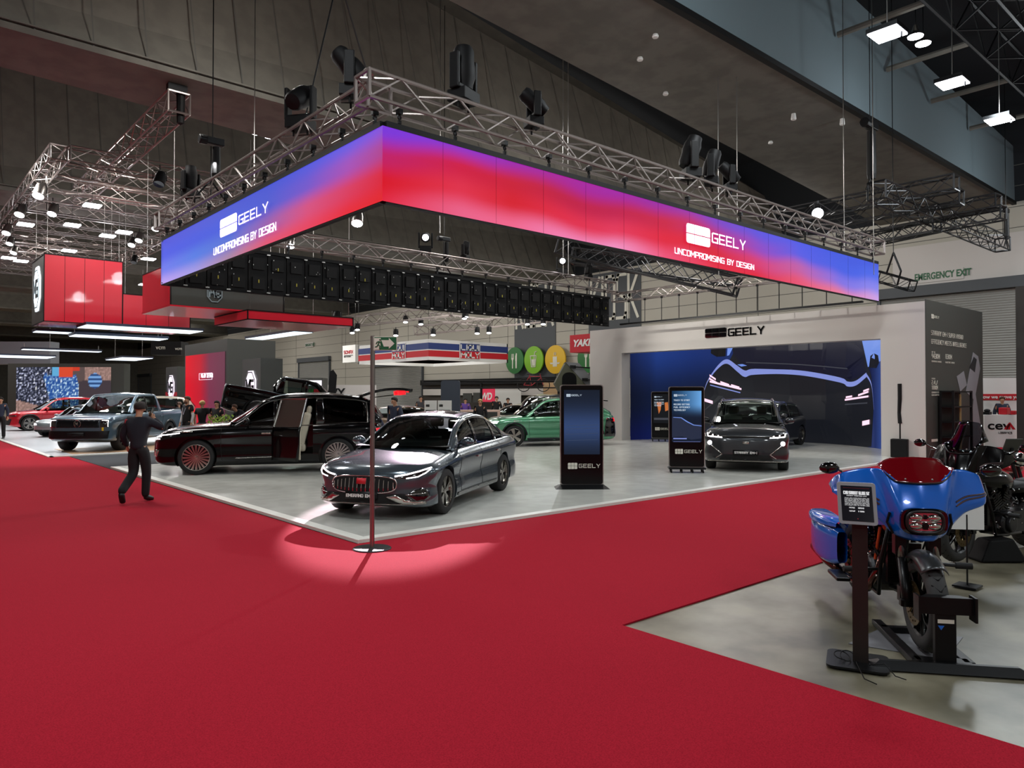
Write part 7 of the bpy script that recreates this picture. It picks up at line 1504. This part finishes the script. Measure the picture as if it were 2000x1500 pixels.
# ================================================= MOTORCYCLES
paintm('paint_azure', '0c66d2', .12, .2); glass('screen_clear', 'c8ccd0', .8); mat('engine_black', '101011', .35, metal=.5); mat('engine_grey', '3a3a3c', .35, metal=.8); mat('orange', 'c8481c', .4); mat('satin_grey', '4a4c4e', .28, metal=.7)
mat('screen_ruby', '6a0610', .06, coat=1); mat('stripe_bronze', '5a4a4a', .3, metal=.5); mat('exhaust', '6a4a44', .12, metal=1); mat('lens_clear', 'cfcfd2', .06, metal=.9); mat('disc_bronze', '6a5a3c', .35, metal=.9)
def motorcycle(label, rear, front, paint_, screen, tall=0., fscale=1., steer=0.0, group=None, pegs=True, lens=True, bags=True):
    rear = Vector(rear); front = Vector(front); d = (front-rear); hd = math.atan2(d.y, d.x); t = thing('motorcycle', label, 'motorcycle', (rear.x, rear.y, 0), hd, group); WB = d.length
    def B(mb, nm, m, **k): return mb.build(nm, m, k.pop('parent', t), world=False, **k)
    def whl(x, R, wd, par_name='wheel'):
        prof = [(R-.10, -wd*.42), (R-.06, -wd/2), (R-.03, -wd*.44), (R-.008, -wd*.25), (R, 0), (R-.008, wd*.25), (R-.03, wd*.44), (R-.06, wd/2), (R-.10, wd*.42), (R-.10, -wd*.42)]
        w = B(MB().lathe(prof, (0, 0, 0), 'y', 48), 'wheel', mat('tyre_grey', '2c2c2c', .7), smooth=50); w.location = (x, 0, R)
        g_ = MB()
        for i in range(26):
            a = i*2*PI/26
            for s in (-1, 1): g_.tube((.995*R*math.cos(a), 0, .995*R*math.sin(a)), ((R-.018)*math.cos(a+.16), s*wd*.33, (R-.018)*math.sin(a+.16)), .006, 4)
        g_.build('tread_groove', 'black', w, world=False)
        r_ = MB().lathe([(R-.10, -wd*.4), (R-.115, -wd*.3), (R-.12, 0), (R-.115, wd*.3), (R-.10, wd*.4)], (0, 0, 0), 'y', 40); r_.lathe([(.001, -wd*.5), (.05, -wd*.5), (.05, wd*.5), (.001, wd*.5)], (0, 0, 0), 'y', 16)
        for i in range(9): a = i*2*PI/9; r_.tube((.045*math.cos(a), wd*.25, .045*math.sin(a)), ((R-.11)*math.cos(a+.12), wd*.3, (R-.11)*math.sin(a+.12)), .011, 5); r_.tube((.045*math.cos(a), -wd*.25, .045*math.sin(a)), ((R-.11)*math.cos(a+.12), -wd*.3, (R-.11)*math.sin(a+.12)), .011, 5)
        r_.build('rim', 'engine_black', w, world=False)
        for s in (-1, 1):
            k = MB().lathe([(.085, s*wd*.62), (.155, s*wd*.62), (.155, s*wd*.62+.006), (.085, s*wd*.62+.006), (.085, s*wd*.62)], (0, 0, 0), 'y', 36)
            for i in range(8): a = i*PI/4; k.tube((.045*math.cos(a), s*wd*.55, .045*math.sin(a)), (.09*math.cos(a+.2), s*wd*.63, .09*math.sin(a+.2)), .008, 5)
            for i in range(16): a = i*PI/8; k.lathe([(.001, -.004), (.007, -.004), (.007, .012), (.001, .012)], (.125*math.cos(a), s*wd*.62, .125*math.sin(a)), 'y', 6)
            k.build('brake_disc', 'disc_bronze', w, world=False)
        return w
    whl(WB, .33, .13); whl(0, .32, .17)
    # front end
    fk = MB()
    for s in (-1, 1): fk.path([(WB+.01, s*.115, .30), (WB-.02, s*.115, .42), (WB-.11, s*.115, .62)], [.036, .038, .03], 12)
    B(fk, 'fork_slider', 'engine_black', smooth=True); fk = MB()
    for s in (-1, 1): fk.tube((WB-.10, s*.115, .60), (WB-.26, s*.115, .98), .0245, 12)
    B(fk, 'fork_tube', 'steel', smooth=True); B(MB().tube((WB-.05, -.14, .33-.0), (WB-.05, .14, .33), .012).obox((WB-.0, -.15, .33), (.05, .03, .05)).obox((WB-.16, -.115, .72), (.08, .08, .16)).obox((WB-.16, .115, .72), (.08, .08, .16)), 'fork_clamp', 'engine_black', bevel=.01)
    for s in (-1, 1): B(MB().obox((WB-.14, s*.105, .36), (.07, .05, .11)).tube((WB-.17, s*.1, .4), (WB-.28, s*.1, .75), .008), 'brake_caliper', 'engine_black', bevel=.015)
    def fn(u, v):
        a = math.radians(52+92*u); r = .365+.006*math.sin(PI*v); y = (2*v-1)*.088; e = abs(2*v-1); r -= .055*e**2.5; return (WB+r*math.cos(a), y, .33+r*math.sin(a))
    B(MB().grid(fn, 22, 10), 'front_fender', 'satin_grey', smooth=True, solid=.004)
    # frame, radiator, engine
    B(MB().path([(WB-.32, 0, .9), (WB-.42, 0, .55), (WB-.52, .0, .28), (.55, 0, .24), (.2, 0, .35)], .022, 8).path([(WB-.3, .14, .84), (WB-.42, .17, .5), (WB-.5, .16, .26), (.5, .15, .24)], .016, 8).path([(WB-.3, -.14, .84), (WB-.42, -.17, .5), (WB-.5, -.16, .26), (.5, -.15, .24)], .016, 8), 'frame', 'engine_black', smooth=True)
    rd_ = MB().obox((WB-.44, 0, .52), (.05, .24, .3))
    for i in range(12): rd_.obox((WB-.41, 0, .39+i*.024), (.01, .22, .006))
    B(rd_, 'radiator', 'engine_black')
    cx = WB*.48; en = MB().lathe([(.001, -.16), (.13, -.16), (.15, -.13), (.15, .13), (.13, .16), (.001, .16)], (cx, 0, .36), 'y', 24).obox((cx-.3, 0, .36), (.34, .26, .24)).lathe([(.001, .16), (.1, .16), (.09, .2), (.001, .2)], (cx, 0, .36), 'y', 24).lathe([(.001, -.2), (.09, -.2), (.1, -.16), (.001, -.16)], (cx, 0, .36), 'y', 24); B(en, 'crankcase', 'engine_grey', bevel=.01)
    for tilt in (.40, -.40):
        cyl = MB()
        for k in range(9):
            q = .14+.03*k; c = (cx+math.sin(tilt)*q, 0, .38+math.cos(tilt)*q); mt = Euler((0, tilt, 0)).to_matrix(); cyl.obox(c, (.17 if k < 7 else .14, .17 if k < 7 else .14, .018), mt)
        cyl.tube((cx+math.sin(tilt)*.1, 0, .38+math.cos(tilt)*.1), (cx+math.sin(tilt)*.42, 0, .38+math.cos(tilt)*.42), .055, 12); B(cyl, 'cylinder', 'engine_black')
        hd2 = (cx+math.sin(tilt)*.44, 0, .38+math.cos(tilt)*.44); B(MB().obox(hd2, (.15, .19, .07), Euler((0, tilt, 0)).to_matrix()), 'rocker_cover', 'orange' if paint_ == 'paint_azure' else 'engine_grey', bevel=.02)
        pr = MB(); pr.tube((cx+math.sin(tilt)*.1+.03, -.12, .42), (cx+math.sin(tilt)*.42, -.1, .38+math.cos(tilt)*.4), .012, 8); B(pr, 'pushrod_tube', 'chrome' if paint_ != 'paint_azure' else 'orange')
    B(MB().lathe([(.001, -.26), (.07, -.25), (.09, -.2), (.09, -.13), (.001, -.13)], (cx+.02, 0, .66), 'y', 24), 'air_cleaner', 'black_gloss', smooth=50)
    # pipes
    B(MB().path([(cx+.2, -.08, .6), (cx+.3, -.15, .45), (cx+.2, -.2, .28), (cx-.2, -.23, .24), (.1, -.26, .27)], .028, 10), 'header_pipe', 'exhaust', smooth=True)
    for s in ((-1, 1) if bags else (-1,)): B(MB().path([(.25, s*.27, .26), (0, s*.29, .285), (-.42, s*.30, .32)], [.035, .052, .055], 14), 'muffler', 'exhaust', smooth=True)
    # tank, seat, side covers, rear fender
    def tank(u, v):
        x = WB*.33+(WB*.40)*u; a = (v-.5)*PI*1.25; wv = .17*math.sin(PI*min(1, .12+u*.83))**.6; h = .17*math.sin(PI*min(1, .1+u*.8))**.5; return (x, wv*math.sin(a), .80+.04*u+h*math.cos(a)*.9)
    B(MB().grid(tank, 24, 18), 'fuel_tank', paint_, smooth=True)
    B(MB().ell((.34, 0, .73), (.30, .17, .07), 20, 10).ell((.02, 0, .76), (.2, .14, .06), 16, 8), 'seat', 'black', smooth=True)
    def rf(u, v): a = math.radians(35+135*u); y = (2*v-1)*.12; r = .40-.05*abs(2*v-1)**2.5; return (r*math.cos(a), y, .34+r*math.sin(a))
    B(MB().grid(rf, 18, 8), 'rear_fender', paint_, smooth=True, solid=.004)
    if bags:
        for s in (-1, 1):
            def sec(x):  # bag section
                f = (x+.46)/.80; return .13+.05*math.sin(PI*min(1, max(0, f))**.7), .27+.12*f**3*0+.12*(1-f)**2, .65
            def bag(u, v):
                x = .34-.80*u; w_, z0, z1 = sec(x); e = 1 if .02 < u < .98 else .8; w_ = w_*(math.sin(PI*min(1, max(.02, u*1.0)))**.18); a = v*2*PI; cy, sy = math.cos(a), math.sin(a)
                yy = .20+w_*.55+w_*.55*math.copysign(abs(cy)**.45, cy); zz = (z0+z1)/2+(z1-z0)/2*math.copysign(abs(sy)**.5, sy)*(math.sin(PI*min(.98, max(.02, u)))**.12); return (x, s*yy, zz)
            B(MB().grid(bag, 26, 28), 'saddlebag', paint_, smooth=True)
            def lid(u, v):
                x = .35-.82*u; w_, z0, z1 = sec(x); w_ = (w_+.012)*(math.sin(PI*min(.99, max(.02, u)))**.18); a = v*PI; return (x, s*(.20+w_*.55+(w_*.58)*math.copysign(abs(math.cos(a))**.5, math.cos(a))), .635+.075*abs(math.sin(a))**.5*(math.sin(PI*min(.98, max(.03, u)))**.2))
            B(MB().grid(lid, 24, 16), 'saddlebag_lid', paint_, smooth=True)
            B(MB().path([(.36-.84*k/14, s*(.20+sec(.35-.8*k/14)[0]*1.12*(math.sin(PI*min(.97, max(.04, k/14)))**.18)), .633) for k in range(15)], .006, 5), 'lid_seam', 'black')
    # fairing
    zt = [(0, 1.165), (.22, 1.17), (.36, 1.22), (.45, 1.26), (.6, 1.255), (.82, 1.225), (.93, 1.19), (1, 1.11)]; zb = [(0, .765), (.2, .768), (.33, .80), (.46, .88), (.62, .955), (.85, 1.0), (1, 1.06)]
    FX = WB+.02; fs = fscale
    def fair(u, v):
        uu = 2*u-1; a = abs(uu); z0, z1 = cmr(zb, a), cmr(zt, a); z = z0+(z1-z0)*v
        ridge = 1-smooth01((a-(.10+.30*(v**.8)))/.16)             # raised middle panel widening upwards
        x = FX-.05-.20*a**1.5-.13*max(0, v-.15)**1.3+.075*ridge*(1-.3*v)-.05*(1-v)**2*(1 if a < .5 else 1-(a-.5)*2)
        x -= .10*smooth01((a-.85)/.15)**2
        return (x, uu*.535*fs, .9+(z-.9)*1.0+tall*.0)
    fg = MB().grid(fair, 72, 26); fo_ = B(fg, 'fairing', paint_, smooth=True, solid=.006)
    # wing trim lines
    for s in (-1, 1):
        for k, vv in enumerate((.30, .38)):
            pts = []
            for i in range(12):
                a = .48+.44*i/11; p_ = fair((1+s*a)/2, vv+.10*(1-i/11)*0); pts.append((p_[0]+.006, p_[1], p_[2]))
            B(MB().path(pts, .007, 5), 'fairing_stripe', 'stripe_bronze')
        B(MB().path([(fair((1+s*.32)/2, .12)[0]+.02, s*.18*fs, .80), (fair((1+s*.4)/2, .2)[0]+.012, s*.215*fs, .88), (fair((1+s*.36)/2, .35)[0]+.015, s*.2*fs, .95)], .01, 6), 'vent', 'black')
    # headlight: black surround, chrome bezel, lens
    hx = fair(.5, .35)[0]+.005
    su = [(.155*math.copysign(abs(math.cos(a))**.55, math.cos(a)), .905+.095*math.copysign(abs(math.sin(a))**.6, math.sin(a))) for a in np.linspace(0, 2*PI, 41)[:-1]]
    B(MB().prism(su, lambda u, v, d: (hx-.03+.045*d-.10*abs(u)*1.2*(d), u*fs, v), 1), 'headlight_surround', 'black_gloss')
    le = [(.118*math.copysign(abs(math.cos(a))**.62, math.cos(a)), .905+.075*math.copysign(abs(math.sin(a))**.7, math.sin(a))) for a in np.linspace(0, 2*PI, 41)]
    B(MB().path([(hx+.02-.04*abs(u), u*fs, v) for u, v in le[:-1]], .012, 8, True), 'headlight_bezel', 'engine_grey', smooth=True)
    hl_ = MB().prism(le[:-1], lambda u, v, d: (hx+.005+.008*d, u*.97*fs, .905+(v-.905)*.97), 1); ho = B(hl_, 'headlight', 'lens_clear')
    k = MB()
    for u in (-.06, .06):
        for v in (.935, .875): k.ell((hx+.018, u*fs, v), (.012, .045*fs, .024), 12, 8)
    k.obox((hx+.02, 0, .905), (.01, .2*fs, .008)); k.build('reflector', 'chrome', ho, world=False, smooth=True); MB().obox((hx+.022, 0, .875), (.01, .03, .045)).obox((hx+.022, 0, .94), (.008, .02, .03)).build('reflector_gap', 'engine_black', ho, world=False)
    # screen
    def scr_(u, v):
        uu = 2*u-1; a = abs(uu); z0 = cmr([(0, 1.165), (.55, 1.17), (.8, 1.21), (1, 1.275)], a); z1 = cmr([(0, 1.345+tall), (.6, 1.335+tall*.95), (.85, 1.31+tall*.6), (1, 1.28+tall*.1)], a); x0 = fair((1+uu*.46)/2, 1)[0]+.012
        vv = v; return (x0-(.14+tall*.35)*vv**.9-.0*a, uu*(.23+.02*(1-v))*fs, z0+(z1-z0)*v)
    B(MB().grid(scr_, 24, 10), 'windscreen', screen, smooth=True, solid=.004)
    B(MB().path([tuple(Vector(scr_(i/16, 0))+Vector((.006, 0, 0))) for i in range(1, 16)], .005, 6), 'screen_trim', 'engine_grey')
    for u in (-.42, -.2, .2, .42): q = scr_(.5+u*.9, .14); B(MB().ell((q[0]+.008, q[1], q[2]), (.005, .008, .008), 8, 6), 'screen_bolt', 'steel', smooth=True)
    # dash behind, bars, mirrors
    B(MB().obox((FX-.25, 0, 1.12), (.14, .5*fs, .16)), 'dashboard', 'black', bevel=.03)
    B(MB().path([(FX-.36, -.12, 1.10), (FX-.40, -.3, 1.13), (FX-.55, -.42, 1.10)], .014, 8).path([(FX-.36, .12, 1.10), (FX-.40, .3, 1.13), (FX-.55, .42, 1.10)], .014, 8), 'handlebar', 'engine_black', smooth=True)
    for s in (-1, 1):
        B(MB().tube((FX-.50, s*.40, 1.11), (FX-.62, s*.47, 1.09), .019, 10), 'grip', 'rubber'); B(MB().path([(FX-.44, s*.34, 1.10), (FX-.43, s*.42, 1.06), (FX-.50, s*.50, 1.05)], .007, 6), 'lever', 'engine_black')
        B(MB().path([(FX-.40, s*.30, 1.13), (FX-.36, s*.42, 1.19), (FX-.33, s*.50, 1.235)], .008, 6).ell((FX-.33, s*.56, 1.245), (.025, .075, .045), 14, 8), 'mirror', 'black_gloss', smooth=True)
    if pegs:
        B(MB().tube((WB-.45, -.17, .46), (WB-.42, -.36, .46), .012).tube((WB-.45, .17, .52), (WB-.40, .36, .52), .014), 'peg_arm', 'engine_black'); B(MB().tube((WB-.40, .35, .52), (WB-.39, .46, .52), .024, 12), 'highway_peg', 'rubber'); B(MB().tube((WB-.42, -.35, .46), (WB-.41, -.44, .46), .022, 12), 'highway_peg', 'rubber')
    for s in (-1, 1):
        B(MB().obox((.62, s*.34, .28), (.32, .11, .03)), 'floorboard', 'engine_black', bevel=.01); 
        cb = MB().path([(FX-.3, s*.09, .98), (WB-.34, s*.14, .75), (WB-.5, s*.12, .5), (cx, s*.14, .62)], .007, 6).path([(FX-.3, s*.06, .95), (WB-.22, s*.13, .7), (WB-.12, s*.12, .42)], .006, 6); B(cb, 'cable', 'black', smooth=True)
    mis = MB(); rr = random.Random(5)
    for i in range(26): mis.obox((cx+rr.uniform(-.25, .3), rr.choice((-1, 1))*rr.uniform(.1, .19), rr.uniform(.3, .8)), (rr.uniform(.02, .07), .03, rr.uniform(.02, .07)), Euler((rr.random(), rr.random(), rr.random())).to_matrix())
    B(mis, 'engine_fitting', 'engine_grey', bevel=.004)
    mis = MB()
    for i in range(20): mis.ell((cx+rr.uniform(-.25, .38), rr.choice((-1, 1))*rr.uniform(.16, .2), rr.uniform(.28, .75)), (.009, .009, .009), 8, 6)
    B(mis, 'bolt_head', 'chrome', smooth=True)
    return t
F3 = Vector((math.cos(YAW), math.sin(YAW), 0)); R3 = Vector((math.sin(YAW), -math.cos(YAW), 0))
pf = F3*5.20+R3*2.92; pr = F3*6.76+R3*3.21
motorcycle('blue touring motorcycle with red windscreen held upright by a black wheel stand', pr, pf, 'paint_azure', 'screen_ruby')
b2f = F3*7.95+R3*4.80; b2r = F3*8.75+R3*6.15
motorcycle('black cruiser motorcycle with clear windscreen behind the blue one', b2r, b2f, 'paint_black', 'screen_clear', tall=.17, fscale=.75, bags=False)
# third machine: only the chrome lamp and red tank reach into the frame
q = DP(1999, 898, 10.2); t = thing('motorcycle', 'motorcycle with round chrome headlight and red tank at the right picture edge', 'motorcycle', (q.x, q.y, 0))
MB().lathe([(.001, -.02), (.09, 0), (.10, .03), (.09, .12), (.03, .18)], (0, 0, 0), 'y', 24).build('headlight', 'chrome', t, world=False, smooth=50).location = (0, 0, q.z)
MB().ell((.25, .2, q.z-.14), (.14, .14, .08), 16, 10).build('fuel_tank', 'paint_red', t, world=False, smooth=True)
fk = MB()
for s in (-1, 1): fk.tube((s*.1, -.02, .33), (s*.1, .12, q.z), .025, 10)
fk.tube((-.36, .18, q.z+.08), (.36, .18, q.z+.08), .015, 8); fk.build('fork', 'engine_black', t, world=False)
for y in (-.05, 1.45): 
    w = MB().lathe([(.22, -.05), (.30, -.06), (.33, 0), (.30, .06), (.22, .05), (.22, -.05)], (0, 0, 0), 'x', 32).build('wheel', 'rubber', t, world=False, smooth=50); w.location = (0, y, .33)
MB().obox((0, .7, .45), (.3, .6, .35)).build('engine', 'engine_black', t, world=False, bevel=.04); MB().ell((0, 1.1, .72), (.16, .35, .08)).build('seat', 'black', t, world=False, smooth=True)

# wheel stand under the blue machine
def wstand(label, c, ang, extra=True):
    t = thing('wheel_stand', label, 'wheel stand', (c.x, c.y, 0), ang)       # local +x = towards the viewer side of the wheel
    MB().add([(.30, -.50, 0), (.46, -.50, 0), (.46, .50, 0), (.30, .50, 0), (.38, -.42, .05), (.41, -.42, .05), (.41, .42, .05), (.38, .42, .05)], [(0,3,2,1),(4,5,6,7),(0,1,5,4),(1,2,6,5),(2,3,7,6),(3,0,4,7)]).build('cross_bar', 'black_metal', t, world=False)
    MB().obox((-.12, -.16, .02), (.9, .07, .04)).obox((-.12, .16, .02), (.9, .07, .04)).obox((-.4, 0, .02), (.06, .36, .04)).build('side_rail', 'black_metal', t, world=False, bevel=.006)
    MB().obox((.345, 0, .20), (.05, .13, .36)).obox((.33, 0, .02), (.16, .34, .04)).build('upright', 'black_metal', t, world=False, bevel=.006)
    MB().add([(.38, -.17, .36), (.38, .17, .36), (.38, .17, .47), (.38, -.17, .47), (.30, -.10, .36), (.30, .10, .36), (.30, .10, .47), (.30, -.10, .47)], [(0,1,2,3),(4,7,6,5),(0,4,5,1),(2,6,7,3),(1,5,6,2),(3,7,4,0)]).obox((.36, .17, .40), (.1, .015, .16)).obox((.36, -.17, .40), (.1, .015, .16)).build('wheel_cradle', 'black_metal', t, world=False)
    MB().add([(.371, -.05, .30), (.371, .05, .30), (.371, .05, .325), (.371, -.05, .325)], [(0, 1, 2, 3)]).build('sticker', 'ivory_text', t, world=False, solid=.002); MB().add([(.372, -.05, .285), (.372, -.01, .285), (.372, -.03, .255)], [(0, 1, 2)]).build('sticker', 'paint_azure', t, world=False, solid=.002)
hdg = math.atan2((pf-pr).y, (pf-pr).x); wstand('black steel wheel stand clamping the blue motorcycle front wheel', pf, hdg)
c = G(1950, 1095); t = thing('wheel_stand', 'black stand foot under the black cruiser motorcycle', 'wheel stand', (c.x, c.y, 0)); MB().add([tuple(c+R3*u+F3*w_+UZ*v) for u, w_, v in ((-.24, -.1, 0), (.26, -.1, 0), (.26, .3, 0), (-.24, .3, 0), (-.10, -.02, .22), (.16, -.02, .24), (.16, .2, .24), (-.10, .2, .22))], [(0,3,2,1),(4,5,6,7),(0,1,5,4),(1,2,6,5),(2,3,7,6),(3,0,4,7)]).build('foot', 'stand_black', t, bevel=.02)
a = G(1700, 1215); tag(MB().prism([(-.42, .16), (.1, -.16), (.5, .3), (-.02, .5)], lambda u, v, d: tuple(Vector((pf.x, pf.y, 0))+R3*(u-.05)+F3*(v+.0)+UZ*(-.010+.004*d)), 1).build('floor_mat', mat('mat_grey', '6c6c70', .5)), 'thin grey plastic sheet on the concrete beneath the blue motorcycle', 'floor mat')
# info stand
c = G(1681, 1296); t = thing('info_stand', 'tablet on a black post beside the blue motorcycle', 'info stand', (c.x, c.y, 0)); V_ = (-Vector((c.x, c.y, 0))).normalized(); H_ = Vector((-V_.y, V_.x, 0))
if H_.dot(R3) < 0: H_ = -H_
def st(u, v, w_): return tuple(Vector((c.x, c.y, 0))+H_*u+UZ*v+V_*w_)
def sbox(nm, m, u0, u1, v0, v1, w0, w1, **k): return MB().add([st(u, v, w_) for w_ in (w0, w1) for u, v in ((u0, v0), (u1, v0), (u1, v1), (u0, v1))], [(0,3,2,1),(4,5,6,7),(0,1,5,4),(1,2,6,5),(2,3,7,6),(3,0,4,7)]).build(nm, m, t, **k)
MB().prism(rrect(-.21, -.19, .17, .17, .05), lambda u, v, d: st(u, .002+.014*d, v), 1).build('base_plate', 'black_metal', t)
sbox('post', mat('post_brown', '191412', .45), -.048, .048, .014, .97, -.03, .03); 
Tm = lambda u, v, d: tuple(Vector(st(u-.015+v*-.055, 1.078+v*.92, .045+d-v*.32)))
MB().prism(rrect(-.118, -.145, .118, .145, .02), lambda u, v, d: Tm(u, v, -.012+.024*d), 1).build('tablet_case', mat('case_grey', '85878a', .45), t, bevel=.004)
MB().prism(rrect(-.095, -.122, .095, .122, .004), lambda u, v, d: Tm(u, v, .012+.002*d), 1).build('tablet_screen', mat('tablet_black', '08080a', .1, emit=1, ecol='0c0c12', coat=1), t)
uxx = (Vector(Tm(.1, 0, 0))-Vector(Tm(0, 0, 0))).normalized(); uzz = (Vector(Tm(0, .1, 0))-Vector(Tm(0, 0, 0))).normalized(); mat('tablet_white', '101010', .4, emit=.8, ecol='e8e8ea')
b = MB(); stroke_text(b, 'CVO STREET GLIDE ST', Tm(-.077, .062, .015), uxx, uzz, .022, .24, .154/text_w('CVO STREET GLIDE ST', .022, 1), th=.001); b.build('lettering', 'tablet_white', t)
b = MB(); stroke_text(b, 'MIDNIGHT FIRESTORM WITH', Tm(-.06, .05, .015), uxx, uzz, .006, .2, .12/text_w('MIDNIGHT FIRESTORM WITH', .006, 1), th=.001)
for k in range(9): stroke_text(b, ['THE ALL NEW LIMITED EDITION MODEL HAS', 'A HIGH OUTPUT ENGINE AND LIGHT PARTS', 'MADE FOR THE ROAD AND THE RACE TRACK', 'WITH CARBON FIBRE TRIM ON BOTH SIDES', 'AND A NEW SUSPENSION SET UP IN FRONT'][k % 5], Tm(-.074, .036-.0065*k, .015), uxx, uzz, .0038, .2, .148/text_w(['THE ALL NEW LIMITED EDITION MODEL HAS', 'A HIGH OUTPUT ENGINE AND LIGHT PARTS', 'MADE FOR THE ROAD AND THE RACE TRACK', 'WITH CARBON FIBRE TRIM ON BOTH SIDES', 'AND A NEW SUSPENSION SET UP IN FRONT'][k % 5], .0038, 1), th=.0005)
for tx, u, v in (('1977CC', -.05, -.035), ('380KG', .005, -.035), ('127HP', -.05, -.058), ('5 YEARS', .005, -.058)): stroke_text(b, tx, Tm(u, v, .015), uxx, uzz, .009, .22, .035/text_w(tx, .009, 1), th=.001)
b.build('lettering', 'tablet_white', t); b = MB().path([Tm(-.08+.16*i/10, .107, .015) for i in range(11)], .0008, 4).ell(Tm(.0, -.105, .014), (.004, .004, .004)); b.build('home_mark', 'patch_red', t)
tag(MB().path([tuple(c+H_*(-.14+.04*math.cos(a)+.006*a)+V_*(.02+.12*math.sin(a)*(.5+.04*a))+UZ*(.02+.035*abs(math.sin(a*.5)))) for a in np.linspace(0, 13, 70)]+[tuple(c+H_*.02+V_*.3+UZ*.006), tuple(c+H_*.09+V_*.36+UZ*.004)], .0035, 5).path([tuple(c+H_*.05+V_*.1+UZ*.03), tuple(c+H_*.14+V_*.12+UZ*.06), tuple(c+H_*.2+V_*.18+UZ*.01), tuple(c+H_*.26+V_*.2+UZ*.004)], .0035, 5).build('loose_cable', 'black', smooth=True), 'loose thin black cable coiled on the info stand base', 'cable')
# small tilted sign stands by the far machines, white card
for k, (x, y, d_, w_) in enumerate(((1826, 890, 12.5, .2), (1975, 875, 11.5, .26))):
    c = DP(x, y, d_); t = thing('info_stand', ('small dark tilted tablet stand beyond the red windscreen', 'dark tablet stand near the chrome headlight')[k], 'info stand', (c.x, c.y, 0)); v_ = Vector((-.6, -.4, .7)).normalized()
    MB().obox(c, (w_, .02, w_*1.3), Euler((.5, 0, YAW-PI/2)).to_matrix()).build('tablet', 'booth_dark', t, bevel=.005); MB().obox((c.x, c.y, c.z/2), (.06, .04, c.z), Euler((0, 0, YAW)).to_matrix()).build('post', 'black', t); MB().obox((c.x, c.y, .01), (.35, .35, .02), Euler((0, 0, YAW)).to_matrix()).build('base_plate', 'black_metal', t)
c = DP(1888, 1005, 6.9); t = thing('price_card', 'blank white card standing between the blue and black motorcycles', 'card', (c.x, c.y, 0)); MB().obox(c, (.30, .008, .28), Euler((0, 0, YAW-PI/2-.15)).to_matrix()).build('card', 'white', t); MB().tube((c.x, c.y, 0), (c.x, c.y, c.z), .008).build('stem', 'black_metal', t)
MB().obox((c.x, c.y, .008), (.2, .2, .016)).build('foot', 'black_metal', t)
